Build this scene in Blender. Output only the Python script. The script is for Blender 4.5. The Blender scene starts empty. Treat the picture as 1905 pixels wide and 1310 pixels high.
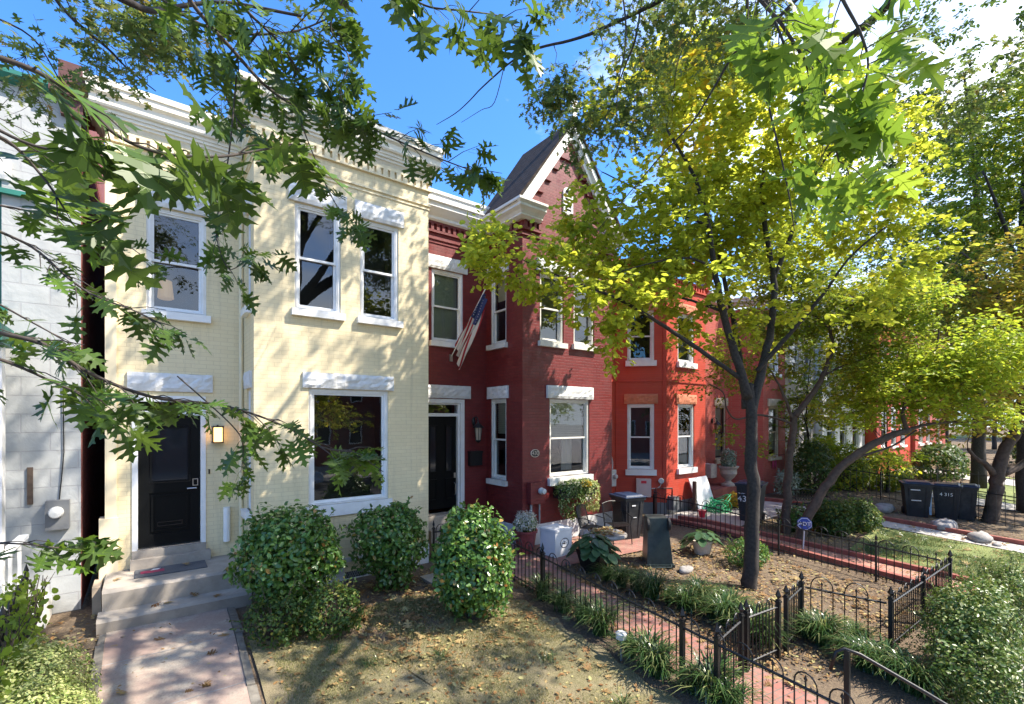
import bpy, math, random
import numpy as np
from mathutils import Vector, Matrix
random.seed(11)
RN = np.random.default_rng(7)
SC = bpy.context.scene
COL = SC.collection
PI = math.pi
# ---------------------------------------------------------------- camera
F_PX = 889.0; HZ = 780.0; YAW = math.radians(37.5); CZ = 2.9
cam_d = bpy.data.cameras.new("camera")
cam = bpy.data.objects.new("camera", cam_d); COL.objects.link(cam)
cam.location = (0, 0, CZ)
cam.rotation_euler = (math.radians(90), 0, -YAW)
cam_d.sensor_width = 36; cam_d.lens = 36 * F_PX / 1905
cam_d.shift_y = (HZ - 655) / 1905
cam_d.clip_start = 0.05; cam_d.clip_end = 1500
SC.camera = cam
# ---------------------------------------------------------------- sun and sky
SUN_DIR = Vector((1.14, -1.0, 1.816)).normalized()      # towards the sun
sun_d = bpy.data.lights.new("sun", 'SUN'); sun_d.energy = 5.0; sun_d.angle = math.radians(0.5)
sun_d.color = (1.0, 0.915, 0.80)
sun = bpy.data.objects.new("sun", sun_d); COL.objects.link(sun)
sun.rotation_euler = (-SUN_DIR).to_track_quat('-Z', 'Y').to_euler()
sun.location = (10, -8, 20)
W = bpy.data.worlds.new("World"); SC.world = W; W.use_nodes = True
nt = W.node_tree; nt.nodes.clear()
def N(t, typ, **k):
    n = t.nodes.new(typ)
    for a, b in k.items(): setattr(n, a, b)
    return n
sky = N(nt, 'ShaderNodeTexSky', sky_type='NISHITA', sun_disc=False)
sky.sun_elevation = math.asin(SUN_DIR.z)
sky.sun_rotation = math.atan2(SUN_DIR.x, SUN_DIR.y)
sky.altitude = 50; sky.air_density = 1.3; sky.dust_density = 0.4; sky.ozone_density = 4.0
geo = N(nt, 'ShaderNodeTexCoord')
mp = N(nt, 'ShaderNodeMapping'); mp.inputs['Scale'].default_value = (1.2, 1.2, 3.0); mp.inputs['Location'].default_value = (0.35, 0.2, 0.1)
nz = N(nt, 'ShaderNodeTexNoise'); nz.inputs['Scale'].default_value = 1.6; nz.inputs['Detail'].default_value = 8; nz.inputs['Roughness'].default_value = 0.62
nz.inputs['Distortion'].default_value = 0.4
# more cloud towards +X (right of the view), clear towards +Y
dp = N(nt, 'ShaderNodeVectorMath', operation='DOT_PRODUCT'); dp.inputs[1].default_value = (0.62, -0.42, -0.10)
ad = N(nt, 'ShaderNodeMath', operation='MULTIPLY_ADD'); ad.inputs[1].default_value = 0.34
rp = N(nt, 'ShaderNodeValToRGB'); rp.color_ramp.elements[0].position = 0.455; rp.color_ramp.elements[1].position = 0.76
mx = N(nt, 'ShaderNodeMixRGB'); mx.inputs['Color2'].default_value = (6.4, 6.9, 7.6, 1)
bg = N(nt, 'ShaderNodeBackground'); bg.inputs['Strength'].default_value = 0.15
wo = N(nt, 'ShaderNodeOutputWorld')
L = nt.links.new
L(geo.outputs['Generated'], mp.inputs[0]); L(mp.outputs[0], nz.inputs['Vector'])
L(geo.outputs['Generated'], dp.inputs[0]); L(dp.outputs['Value'], ad.inputs[0]); L(nz.outputs['Fac'], ad.inputs[2])
L(ad.outputs[0], rp.inputs[0]); L(rp.outputs[0], mx.inputs['Fac'])
tn = N(nt, 'ShaderNodeMixRGB', blend_type='MULTIPLY'); tn.inputs['Fac'].default_value = 1; tn.inputs['Color2'].default_value = (.38, .69, 1.08, 1)
L(sky.outputs[0], tn.inputs['Color1']); L(tn.outputs[0], mx.inputs['Color1']); L(mx.outputs[0], bg.inputs['Color']); L(bg.outputs[0], wo.inputs[0])
SC.view_settings.view_transform = 'Standard'; SC.view_settings.look = 'None'
SC.view_settings.exposure = 1.2; SC.view_settings.gamma = 1.0
SC.cycles.max_bounces = 7; SC.cycles.transparent_max_bounces = 12
SC.cycles.diffuse_bounces = 4; SC.cycles.glossy_bounces = 3; SC.cycles.transmission_bounces = 3
SC.cycles.caustics_reflective = False; SC.cycles.caustics_refractive = False
SC.cycles.sample_clamp_indirect = 8

# ---------------------------------------------------------------- measuring helpers: where a thing stands in the world
SY, CY = math.sin(YAW), math.cos(YAW)
def ray(px, py):
    u = (px - 952.5) / F_PX; v = (HZ - py) / F_PX
    return Vector((SY + u * CY, CY - u * SY, v))
def cp(px, py, zc):                    # point at a given distance along the view axis
    return Vector((0, 0, CZ)) + ray(px, py) * zc
def gz(y):                             # garden terrain height
    if y >= 7.2: return 0.0
    return -0.085 * (7.2 - max(y, 1.35))
def gp(px, py, dz=0):                  # point on the sloping garden
    d = ray(px, py); t = (0 - CZ) / d.z
    for _ in range(40):
        t = (gz(d.y * t) + dz - CZ) / d.z
    return Vector((d.x * t, d.y * t, gz(d.y * t) + dz))

# ---------------------------------------------------------------- materials
MATS = {}
def newmat(name):
    m = bpy.data.materials.new(name); m.use_nodes = True
    t = m.node_tree; t.nodes.clear()
    o = N(t, 'ShaderNodeOutputMaterial'); b = N(t, 'ShaderNodeBsdfPrincipled')
    t.links.new(b.outputs[0], o.inputs[0]); MATS[name] = m
    return m, t, b, o
def rgba(c): return (c[0], c[1], c[2], 1)
def mixc(t, f, a, b, mode='MIX'):
    n = N(t, 'ShaderNodeMixRGB', blend_type=mode)
    for i, v in ((0, f), (1, a), (2, b)):
        if isinstance(v, (tuple, list)): n.inputs[i].default_value = rgba(v)
        elif isinstance(v, (int, float)): n.inputs[i].default_value = v
        else: t.links.new(v, n.inputs[i])
    return n.outputs[0]
def ramp(t, src, stops):
    r = N(t, 'ShaderNodeValToRGB'); e = r.color_ramp.elements
    while len(e) < len(stops): e.new(0.5)
    for k, (p, c) in enumerate(stops):
        e[k].position = p; e[k].color = rgba(c) if isinstance(c, (tuple, list)) else (c, c, c, 1)
    t.links.new(src, r.inputs[0]); return r.outputs[0]
def noise(t, scale, detail=5, rough=.55, vec=None, dist=0):
    n = N(t, 'ShaderNodeTexNoise'); n.inputs['Scale'].default_value = scale
    n.inputs['Detail'].default_value = detail; n.inputs['Roughness'].default_value = rough; n.inputs['Distortion'].default_value = dist
    if vec is None: vec = N(t, 'ShaderNodeNewGeometry').outputs['Position']
    t.links.new(vec, n.inputs['Vector']); return n.outputs['Fac']
def bump(t, b, h, strength, dist=0.01, prev=None):
    n = N(t, 'ShaderNodeBump'); n.inputs['Strength'].default_value = strength; n.inputs['Distance'].default_value = dist
    t.links.new(h, n.inputs['Height'])
    if prev is not None: t.links.new(prev, n.inputs['Normal'])
    t.links.new(n.outputs[0], b.inputs['Normal']); return n.outputs[0]
def plain(name, c, rough=.6, var=.15, scale=6, metal=0, bmp=.15, bscale=60, spec=.5, dirt=None):
    m, t, b, o = newmat(name)
    f = noise(t, scale)
    col = mixc(t, ramp(t, f, [(.3, 0), (.7, 1)]), tuple(x * (1 - var) for x in c), tuple(min(1, x * (1 + var)) for x in c))
    if dirt:
        g = noise(t, 1.7, 8, .7)
        col = mixc(t, ramp(t, g, [(.52, 0), (.72, 1)]), col, dirt)
    t.links.new(col, b.inputs['Base Color'])
    b.inputs['Roughness'].default_value = rough; b.inputs['Metallic'].default_value = metal
    b.inputs['Specular IOR Level'].default_value = spec
    if bmp: bump(t, b, noise(t, bscale), bmp, .005)
    return m
def wall_uv(t):
    g = N(t, 'ShaderNodeNewGeometry'); s = N(t, 'ShaderNodeSeparateXYZ'); t.links.new(g.outputs['Position'], s.inputs[0])
    a = N(t, 'ShaderNodeMath', operation='ADD'); t.links.new(s.outputs[0], a.inputs[0]); t.links.new(s.outputs[1], a.inputs[1])
    c = N(t, 'ShaderNodeCombineXYZ'); t.links.new(a.outputs[0], c.inputs[0]); t.links.new(s.outputs[2], c.inputs[1])
    return c.outputs[0]
def brick(name, c, c2, bw=.215, bh=.07, mortar=None, msize=.006, rough=.55, stain=(.3, .25, .18), stainf=.25, bmp=.7, spec=.4, patch=.12):
    m, t, b, o = newmat(name)
    v0 = wall_uv(t); nn_ = N(t, 'ShaderNodeTexNoise'); nn_.inputs['Scale'].default_value = 9; nn_.inputs['Detail'].default_value = 3; t.links.new(v0, nn_.inputs['Vector'])
    vs = N(t, 'ShaderNodeVectorMath', operation='SCALE'); vs.inputs['Scale'].default_value = .012; t.links.new(nn_.outputs['Color'], vs.inputs[0])
    va = N(t, 'ShaderNodeVectorMath', operation='ADD'); t.links.new(v0, va.inputs[0]); t.links.new(vs.outputs[0], va.inputs[1]); v = va.outputs[0]
    br = N(t, 'ShaderNodeTexBrick'); t.links.new(v, br.inputs['Vector'])
    br.inputs['Scale'].default_value = 1; br.inputs['Brick Width'].default_value = bw; br.inputs['Row Height'].default_value = bh
    br.inputs['Mortar Size'].default_value = msize; br.inputs['Mortar Smooth'].default_value = .35
    br.inputs['Color1'].default_value = rgba(c); br.inputs['Color2'].default_value = rgba(c2)
    br.inputs['Mortar'].default_value = rgba(mortar or tuple(x * .8 for x in c))
    f = noise(t, 2.3, 9, .7)
    col = mixc(t, ramp(t, f, [(.35, 0), (.7, patch)]), br.outputs['Color'], tuple(min(1, x * 1.25 + .03) for x in c))
    g = noise(t, 1.1, 10, .72)
    col = mixc(t, ramp(t, g, [(.56, 0), (.78, stainf)]), col, stain)
    mp_ = N(t, 'ShaderNodeMapping'); mp_.inputs['Scale'].default_value = (7, .45, 1); t.links.new(v0, mp_.inputs[0])
    col = mixc(t, ramp(t, noise(t, 1.0, 7, .7, mp_.outputs[0]), [(.52, 0), (.74, .38)]), col, tuple(x * .62 for x in stain))
    t.links.new(col, b.inputs['Base Color'])
    rg_ = ramp(t, noise(t, 3.1, 6, .7), [(.3, max(.1, rough - .12)), (.7, min(1, rough + .25))]); t.links.new(rg_, b.inputs['Roughness']); b.inputs['Specular IOR Level'].default_value = spec
    fine = noise(t, 45, 4, .6)
    p = bump(t, b, fine, .25, .004)
    inv = N(t, 'ShaderNodeMath', operation='SUBTRACT'); inv.inputs[0].default_value = 1
    t.links.new(br.outputs['Fac'], inv.inputs[1])
    bump(t, b, inv.outputs[0], bmp, .006, p)
    return m
M = {}
M['cream'] = brick('cream_painted_brick', (.77, .655, .415), (.74, .62, .385), mortar=(.66, .55, .34), bmp=.32, stain=(.50, .43, .30), stainf=.35)
M['cream_flat'] = plain('cream_paint', (.77, .66, .44), .5, .06)
M['dred'] = brick('dark_red_painted_brick', (.175, .020, .019), (.14, .015, .015), mortar=(.10, .012, .012), rough=.40, stain=(.22, .055, .05), spec=.5, bmp=.5)
M['ored'] = brick('orange_red_painted_brick', (.50, .060, .030), (.45, .05, .025), mortar=(.40, .05, .03), rough=.5, stain=(.5, .16, .1), bmp=.4)
M['pred'] = brick('rose_red_brick', (.44, .085, .06), (.38, .07, .05), mortar=(.36, .12, .09), rough=.6)
M['brown_brick'] = brick('old_brown_brick', (.26, .075, .055), (.20, .055, .045), mortar=(.22, .12, .1), rough=.8, stain=(.12, .07, .1), stainf=.7)
M['tan'] = plain('tan_stone', (.48, .38, .27), .8, .15)
M['greyhouse'] = plain('grey_siding', (.42, .38, .35), .7, .05)
M['whitehouse'] = brick('white_painted_brick', (.78, .78, .76), (.74, .74, .72), mortar=(.68, .68, .66))
M['white'] = plain('white_trim_paint', (.80, .80, .79), .35, .04, bmp=.05, dirt=(.66, .65, .60))
M['creamwhite'] = plain('cream_white_cornice_paint', (.76, .71, .60), .45, .05, bmp=.05, dirt=(.62, .57, .47))
M['white2'] = plain('off_white_trim_paint', (.72, .70, .64), .4, .06, bmp=.08, dirt=(.5, .47, .4))
M['stonewhite'] = plain('rough_white_painted_stone', (.66, .665, .66), .6, .07, 14, bmp=.7, bscale=34, dirt=(.55, .54, .50))
M['black'] = plain('black_door_paint', (.004, .0045, .005), .45, .1, bmp=.02, spec=.15)
M['iron'] = plain('black_painted_iron', (.006, .006, .007), .45, .3, 30, bmp=.3, bscale=90)
M['darkmetal'] = plain('dark_bronze_metal', (.035, .03, .028), .4, .2, metal=.5)
M['silver'] = plain('brushed_metal', (.6, .6, .6), .3, .05, metal=1)
M['grey'] = plain('grey_painted_metal', (.15, .155, .16), .45, .12)
M['ltgrey'] = plain('light_grey_plastic', (.55, .55, .53), .45, .08)
M['conc'] = plain('weathered_concrete', (.34, .30, .25), .85, .22, 3, bmp=.5, bscale=70, dirt=(.22, .19, .16))
M['slate'] = None
M['binblk'] = plain('black_bin_plastic', (.015, .017, .021), .55, .3, 9, bmp=.15, dirt=(.055, .055, .055))
M['bingrn'] = plain('dark_green_bin_plastic', (.022, .034, .032), .45, .3, 9, bmp=.1, dirt=(.07, .08, .075))
M['binlid'] = plain('navy_bin_lid_plastic', (.012, .030, .072), .38, .2, 9, bmp=.06)
M['rubber'] = plain('black_rubber', (.02, .02, .02), .7, .2)
M['terracotta'] = plain('maroon_glazed_clay', (.22, .05, .05), .35, .3, 12)
M['urn'] = plain('cast_stone_urn', (.52, .44, .36), .85, .15, 9, bmp=.5)
M['rock'] = plain('grey_field_stone', (.30, .28, .26), .9, .3, 7, bmp=1, bscale=22)
M['bark'] = plain('dark_grey_bark', (.036, .030, .026), .9, .45, 22, bmp=1, bscale=40)
M['bark2'] = plain('brown_smooth_bark', (.075, .052, .038), .85, .35, 12, bmp=.8, bscale=30)
M['twig'] = plain('twig_bark', (.055, .043, .035), .85, .3, 30, bmp=0)
M['room'] = plain('dim_interior', (.05, .045, .04), .9, .3, 2, bmp=0)  # near-black colour stands in for the lack of light inside the rooms
M['blind'] = plain('pale_slatted_blind', (.80, .84, .74), .6, .05, bmp=0)
M['curtain'] = plain('white_curtain', (.72, .74, .74), .8, .05, bmp=0)
M['asphalt'] = plain('asphalt', (.055, .055, .055), .9, .25, 4, bmp=.6, bscale=120)
M['sidewalk'] = plain('sidewalk_concrete', (.38, .36, .33), .9, .18, 2, bmp=.3, bscale=90)
M['carpaint'] = plain('silver_white_car_paint', (.72, .73, .74), .2, .02, bmp=0)
M['carglass'] = plain('car_glass', (.02, .022, .025), .05, 0, bmp=0)
M['hose'] = plain('green_garden_hose', (.03, .42, .16), .4, .15, bmp=0)
M['mattex'] = plain('grey_coir_mat', (.10, .105, .115), .95, .3, 60, bmp=1, bscale=200)
M['mark'] = plain('white_marking', (.75, .75, .75), .5, .05, bmp=0)
M['markblk'] = plain('black_marking', (.03, .03, .035), .5, .05, bmp=0)
M['blue'] = plain('blue_sign_paint', (.03, .07, .36), .4, .05, bmp=0)
M['pinkpaint'] = plain('pale_pink_metal_box', (.62, .46, .42), .5, .06)
M['redlabel'] = plain('red_label', (.7, .03, .05), .4, .03, bmp=0)
M['board'] = plain('white_board', (.78, .79, .80), .5, .05, bmp=.05)
M['greenpaint'] = plain('dark_green_trim_paint', (.02, .16, .12), .5, .1)
M['brownpaint'] = plain('dark_brown_chimney_cap', (.10, .035, .028), .6, .25)
M['pvc'] = plain('grey_conduit', (.30, .30, .29), .5, .1)
M['crimson'] = plain('crimson_petals', (.35, .02, .08), .6, .2, bmp=0)
def shingle():
    m, t, b, o = newmat('dark_roof_shingles')
    v = N(t, 'ShaderNodeNewGeometry'); s = N(t, 'ShaderNodeSeparateXYZ'); t.links.new(v.outputs['Position'], s.inputs[0])
    c = N(t, 'ShaderNodeCombineXYZ'); t.links.new(s.outputs[1], c.inputs[0]); t.links.new(s.outputs[2], c.inputs[1])
    br = N(t, 'ShaderNodeTexBrick'); t.links.new(c.outputs[0], br.inputs['Vector'])
    br.inputs['Scale'].default_value = 1; br.inputs['Brick Width'].default_value = .28; br.inputs['Row Height'].default_value = .115
    br.inputs['Mortar Size'].default_value = .012; br.inputs['Color1'].default_value = (.035, .026, .022, 1)
    br.inputs['Color2'].default_value = (.07, .052, .045, 1); br.inputs['Mortar'].default_value = (.012, .01, .01, 1)
    t.links.new(mixc(t, noise(t, 6), br.outputs[0], (.085, .065, .055)), b.inputs['Base Color']); b.inputs['Roughness'].default_value = .95; b.inputs['Specular IOR Level'].default_value = .1
    inv = N(t, 'ShaderNodeMath', operation='SUBTRACT'); inv.inputs[0].default_value = 1; t.links.new(br.outputs['Fac'], inv.inputs[1])
    bump(t, b, inv.outputs[0], 1, .02); return m
M['slate'] = shingle()
def glass():
    m, t, b, o = newmat('window_glass'); t.nodes.remove(b)
    tr = N(t, 'ShaderNodeBsdfTransparent'); tr.inputs[0].default_value = (.80, .84, .82, 1)
    gl = N(t, 'ShaderNodeBsdfGlossy'); gl.inputs['Roughness'].default_value = .012; gl.inputs[0].default_value = (.95, .97, 1, 1)
    fr = N(t, 'ShaderNodeFresnel'); fr.inputs['IOR'].default_value = 1.85
    ms = N(t, 'ShaderNodeMixShader'); g = N(t, 'ShaderNodeBump'); g.inputs['Strength'].default_value = .06; g.inputs['Distance'].default_value = .02
    t.links.new(noise(t, 1.6, 2), g.inputs['Height']); t.links.new(g.outputs[0], gl.inputs['Normal'])
    t.links.new(fr.outputs[0], ms.inputs[0]); t.links.new(tr.outputs[0], ms.inputs[1]); t.links.new(gl.outputs[0], ms.inputs[2])
    t.links.new(ms.outputs[0], o.inputs[0]); return m
M['glass'] = glass()
def lampglow(name, c, s):
    m, t, b, o = newmat(name)
    b.inputs['Base Color'].default_value = rgba(c); b.inputs['Roughness'].default_value = .4
    b.inputs['Emission Color'].default_value = rgba(c); b.inputs['Emission Strength'].default_value = s; return m
M['glow'] = lampglow('lit_lamp_glass', (1, .55, .2), 1.6)
M['lampshade'] = lampglow('lit_lamp_shade', (1, .62, .25), .12)
M['lampglass'] = plain('frosted_lamp_glass', (.35, .30, .24), .2, .1, bmp=0)
def leafmat(name, stops, trans=.35, rough=.45, spec=.3, tcol=1.3, vein=False):
    m, t, b, o = newmat(name)
    a = N(t, 'ShaderNodeAttribute'); a.attribute_name = 'tint'
    c = ramp(t, a.outputs['Fac'], stops)
    c = mixc(t, ramp(t, noise(t, 14, 2), [(.35, .0), (.75, .25)]), c, tuple(x * .6 for x in stops[0][1]))
    t.links.new(c, b.inputs['Base Color']); b.inputs['Roughness'].default_value = rough; b.inputs['Specular IOR Level'].default_value = spec
    tl = N(t, 'ShaderNodeBsdfTranslucent'); ms = N(t, 'ShaderNodeMixShader'); ms.inputs[0].default_value = trans
    sc = mixc(t, 1.0, c, (min(1, tcol * 1.25), min(1, tcol), .45), 'MULTIPLY')
    g = N(t, 'ShaderNodeGamma'); g.inputs[1].default_value = .72; t.links.new(sc, g.inputs[0])
    t.links.new(g.outputs[0], tl.inputs[0]); t.links.new(b.outputs[0], ms.inputs[1]); t.links.new(tl.outputs[0], ms.inputs[2])
    t.links.new(ms.outputs[0], o.inputs[0]); return m
M['lf_oak'] = leafmat('pin_oak_leaf', [(0, (.035, .070, .012)), (.6, (.060, .115, .016)), (.85, (.10, .19, .020)), (1, (.16, .27, .025))], .36, .40, .4)
M['lf_oakhi'] = leafmat('oak_crown_leaf', [(0, (.07, .12, .035)), (.7, (.13, .19, .055)), (.9, (.28, .24, .07)), (1, (.42, .20, .07))], .42)
M['lf_kat'] = leafmat('yellow_green_round_leaf', [(0, (.30, .38, .04)), (.45, (.50, .56, .05)), (.76, (.70, .62, .05)), (1, (.85, .48, .04))], .62)
M['lf_gold'] = leafmat('golden_leaf', [(0, (.25, .25, .03)), (.5, (.5, .36, .03)), (1, (.62, .27, .03))], .45)
M['lf_myr'] = leafmat('small_mid_green_leaf', [(0, (.11, .18, .024)), (.6, (.24, .33, .03)), (.9, (.46, .44, .035)), (1, (.55, .32, .03))], .5)
M['lf_dark'] = leafmat('dark_green_leaf', [(0, (.035, .075, .018)), (.8, (.075, .14, .028)), (1, (.26, .24, .05))], .35)
M['lf_orng'] = leafmat('orange_turning_leaf', [(0, (.18, .24, .03)), (.5, (.42, .36, .04)), (1, (.60, .28, .05))], .48)
M['lf_bright'] = leafmat('bright_yellow_green_leaf', [(0, (.22, .34, .03)), (.6, (.38, .48, .035)), (1, (.62, .52, .04))], .52)
M['lf_shrub'] = leafmat('privet_leaf', [(0, (.05, .12, .022)), (.6, (.09, .20, .035)), (.94, (.20, .34, .07)), (1, (.42, .18, .06))], .28, .30, .6)
M['lf_var'] = leafmat('variegated_cream_leaf', [(0, (.11, .17, .035)), (.4, (.30, .36, .11)), (1, (.56, .56, .24))], .25, .4)
M['lf_varg'] = leafmat('variegated_green_leaf', [(0, (.05, .10, .022)), (.65, (.10, .17, .032)), (.88, (.32, .36, .14)), (1, (.46, .47, .24))], .25, .35)
M['lf_lir'] = leafmat('strap_leaf', [(0, (.025, .065, .018)), (.7, (.05, .11, .028)), (1, (.28, .30, .12))], .2, .3, .6)
M['lf_hosta'] = leafmat('broad_blue_green_leaf', [(0, (.035, .085, .035)), (1, (.075, .15, .06))], .25, .35, .5)
M['lf_grass'] = leafmat('lawn_blade', [(0, (.09, .12, .03)), (.45, (.21, .20, .07)), (1, (.50, .42, .22))], .2, .7, .2)
M['lf_dead'] = leafmat('fallen_leaf', [(0, (.16, .075, .03)), (.4, (.28, .16, .065)), (.75, (.40, .29, .13)), (1, (.40, .38, .16))], .1, .7, .2)
M['petal'] = leafmat('white_blossom', [(0, (.30, .34, .2)), (.4, (.6, .55, .5)), (1, (.8, .76, .72))], .2)
M['lf_silver'] = leafmat('silver_green_leaf', [(0, (.15, .22, .14)), (1, (.42, .48, .38))], .2)
def ground_mat():
    m, t, b, o = newmat('garden_soil_and_leaf_litter')
    n1 = noise(t, .8, 8, .65); n2 = noise(t, 26, 6, .7)
    c = ramp(t, n1, [(.3, (.085, .062, .045)), (.5, (.14, .105, .075)), (.7, (.20, .16, .11))])
    c = mixc(t, ramp(t, n2, [(.45, 0), (.65, .7)]), c, (.27, .20, .13))
    c = mixc(t, ramp(t, noise(t, 60, 3, .7), [(.55, 0), (.7, .8)]), c, (.045, .035, .028))
    t.links.new(c, b.inputs['Base Color']); b.inputs['Roughness'].default_value = .95; b.inputs['Specular IOR Level'].default_value = .1
    p = bump(t, b, n2, .8, .03); bump(t, b, noise(t, 110, 3), .6, .01, p); return m
M['soil'] = ground_mat()
def lawn_mat():
    m, t, b, o = newmat('thin_dry_lawn')
    c = ramp(t, noise(t, 1.3, 8, .7), [(.30, (.15, .11, .07)), (.42, (.30, .24, .15)), (.54, (.18, .165, .075)), (.68, (.38, .32, .19))])
    c = mixc(t, ramp(t, noise(t, 70, 5, .7), [(.4, 0), (.62, .8)]), c, (.34, .29, .17))
    c = mixc(t, ramp(t, noise(t, 120, 2, .7), [(.5, 0), (.66, .8)]), c, (.06, .06, .03))
    t.links.new(c, b.inputs['Base Color']); b.inputs['Roughness'].default_value = .95; b.inputs['Specular IOR Level'].default_value = .1
    bump(t, b, noise(t, 90, 4, .7), 1, .02); return m
M['lawn'] = lawn_mat()
def green_lawn():
    m, t, b, o = newmat('park_grass')
    c = ramp(t, noise(t, .7, 8, .7), [(.35, (.10, .14, .035)), (.6, (.22, .25, .08)), (.75, (.32, .29, .15))])
    t.links.new(c, b.inputs['Base Color']); b.inputs['Roughness'].default_value = .95; bump(t, b, noise(t, 60, 4, .7), 1, .02); return m
M['park'] = green_lawn()
def paver(name, c1, c2, rot=0, mo=(.16, .13, .11)):
    m, t, b, o = newmat(name)
    g = N(t, 'ShaderNodeNewGeometry'); mp = N(t, 'ShaderNodeMapping'); mp.inputs['Rotation'].default_value = (0, 0, rot)
    t.links.new(g.outputs['Position'], mp.inputs[0])
    br = N(t, 'ShaderNodeTexBrick'); t.links.new(mp.outputs[0], br.inputs['Vector'])
    br.inputs['Scale'].default_value = 1; br.inputs['Brick Width'].default_value = .2; br.inputs['Row Height'].default_value = .1
    br.inputs['Mortar Size'].default_value = .006; br.inputs['Color1'].default_value = rgba(c1); br.inputs['Color2'].default_value = rgba(c2)
    br.inputs['Mortar'].default_value = rgba(mo)
    c = mixc(t, ramp(t, noise(t, 2, 8, .7), [(.4, 0), (.75, .55)]), br.outputs[0], (.34, .27, .21))
    t.links.new(c, b.inputs['Base Color']); b.inputs['Roughness'].default_value = .85
    inv = N(t, 'ShaderNodeMath', operation='SUBTRACT'); inv.inputs[0].default_value = 1; t.links.new(br.outputs['Fac'], inv.inputs[1])
    p = bump(t, b, noise(t, 60), .4, .006); bump(t, b, inv.outputs[0], .8, .008, p); return m
M['paver'] = paver('red_brick_paving', (.32, .13, .10), (.25, .10, .08), .15)
M['paver2'] = paver('bright_red_brick_paving', (.44, .20, .14), (.36, .15, .10), .0)
M['kerb'] = plain('red_concrete_edging', (.25, .075, .055), .8, .25, 6, bmp=.5)
def pathmat():
    m, t, b, o = newmat('pinkish_worn_concrete')
    f = noise(t, 1.1, 8, .7)
    c = ramp(t, f, [(.35, (.30, .205, .17)), (.50, (.34, .26, .21)), (.58, (.40, .34, .27)), (.72, (.38, .35, .29))])
    c = mixc(t, ramp(t, noise(t, 50, 6, .7), [(.48, 0), (.66, .65)]), c, (.20, .16, .13))
    t.links.new(c, b.inputs['Base Color']); b.inputs['Roughness'].default_value = .9; bump(t, b, noise(t, 80), .5, .005); return m
M['path'] = pathmat()
def white_stone():
    m, t, b, o = newmat('white_painted_rusticated_stone')
    v = wall_uv(t)
    br = N(t, 'ShaderNodeTexBrick'); t.links.new(v, br.inputs['Vector']); br.inputs['Scale'].default_value = 1
    br.inputs['Brick Width'].default_value = .62; br.inputs['Row Height'].default_value = .27; br.inputs['Mortar Size'].default_value = .008
    br.inputs['Color1'].default_value = (.42, .43, .42, 1); br.inputs['Color2'].default_value = (.38, .39, .38, 1); br.inputs['Mortar'].default_value = (.36, .36, .36, 1)
    f = noise(t, 2.6, 7, .55, dist=.3)
    t.links.new(mixc(t, ramp(t, f, [(.5, 0), (.7, .5)]), br.outputs[0], (.33, .335, .32)), b.inputs['Base Color'])
    b.inputs['Roughness'].default_value = .7
    p = bump(t, b, f, .45, .05); inv = N(t, 'ShaderNodeMath', operation='SUBTRACT'); inv.inputs[0].default_value = 1; t.links.new(br.outputs['Fac'], inv.inputs[1])
    bump(t, b, inv.outputs[0], .8, .02, p); return m
M['wstone'] = white_stone()
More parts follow.
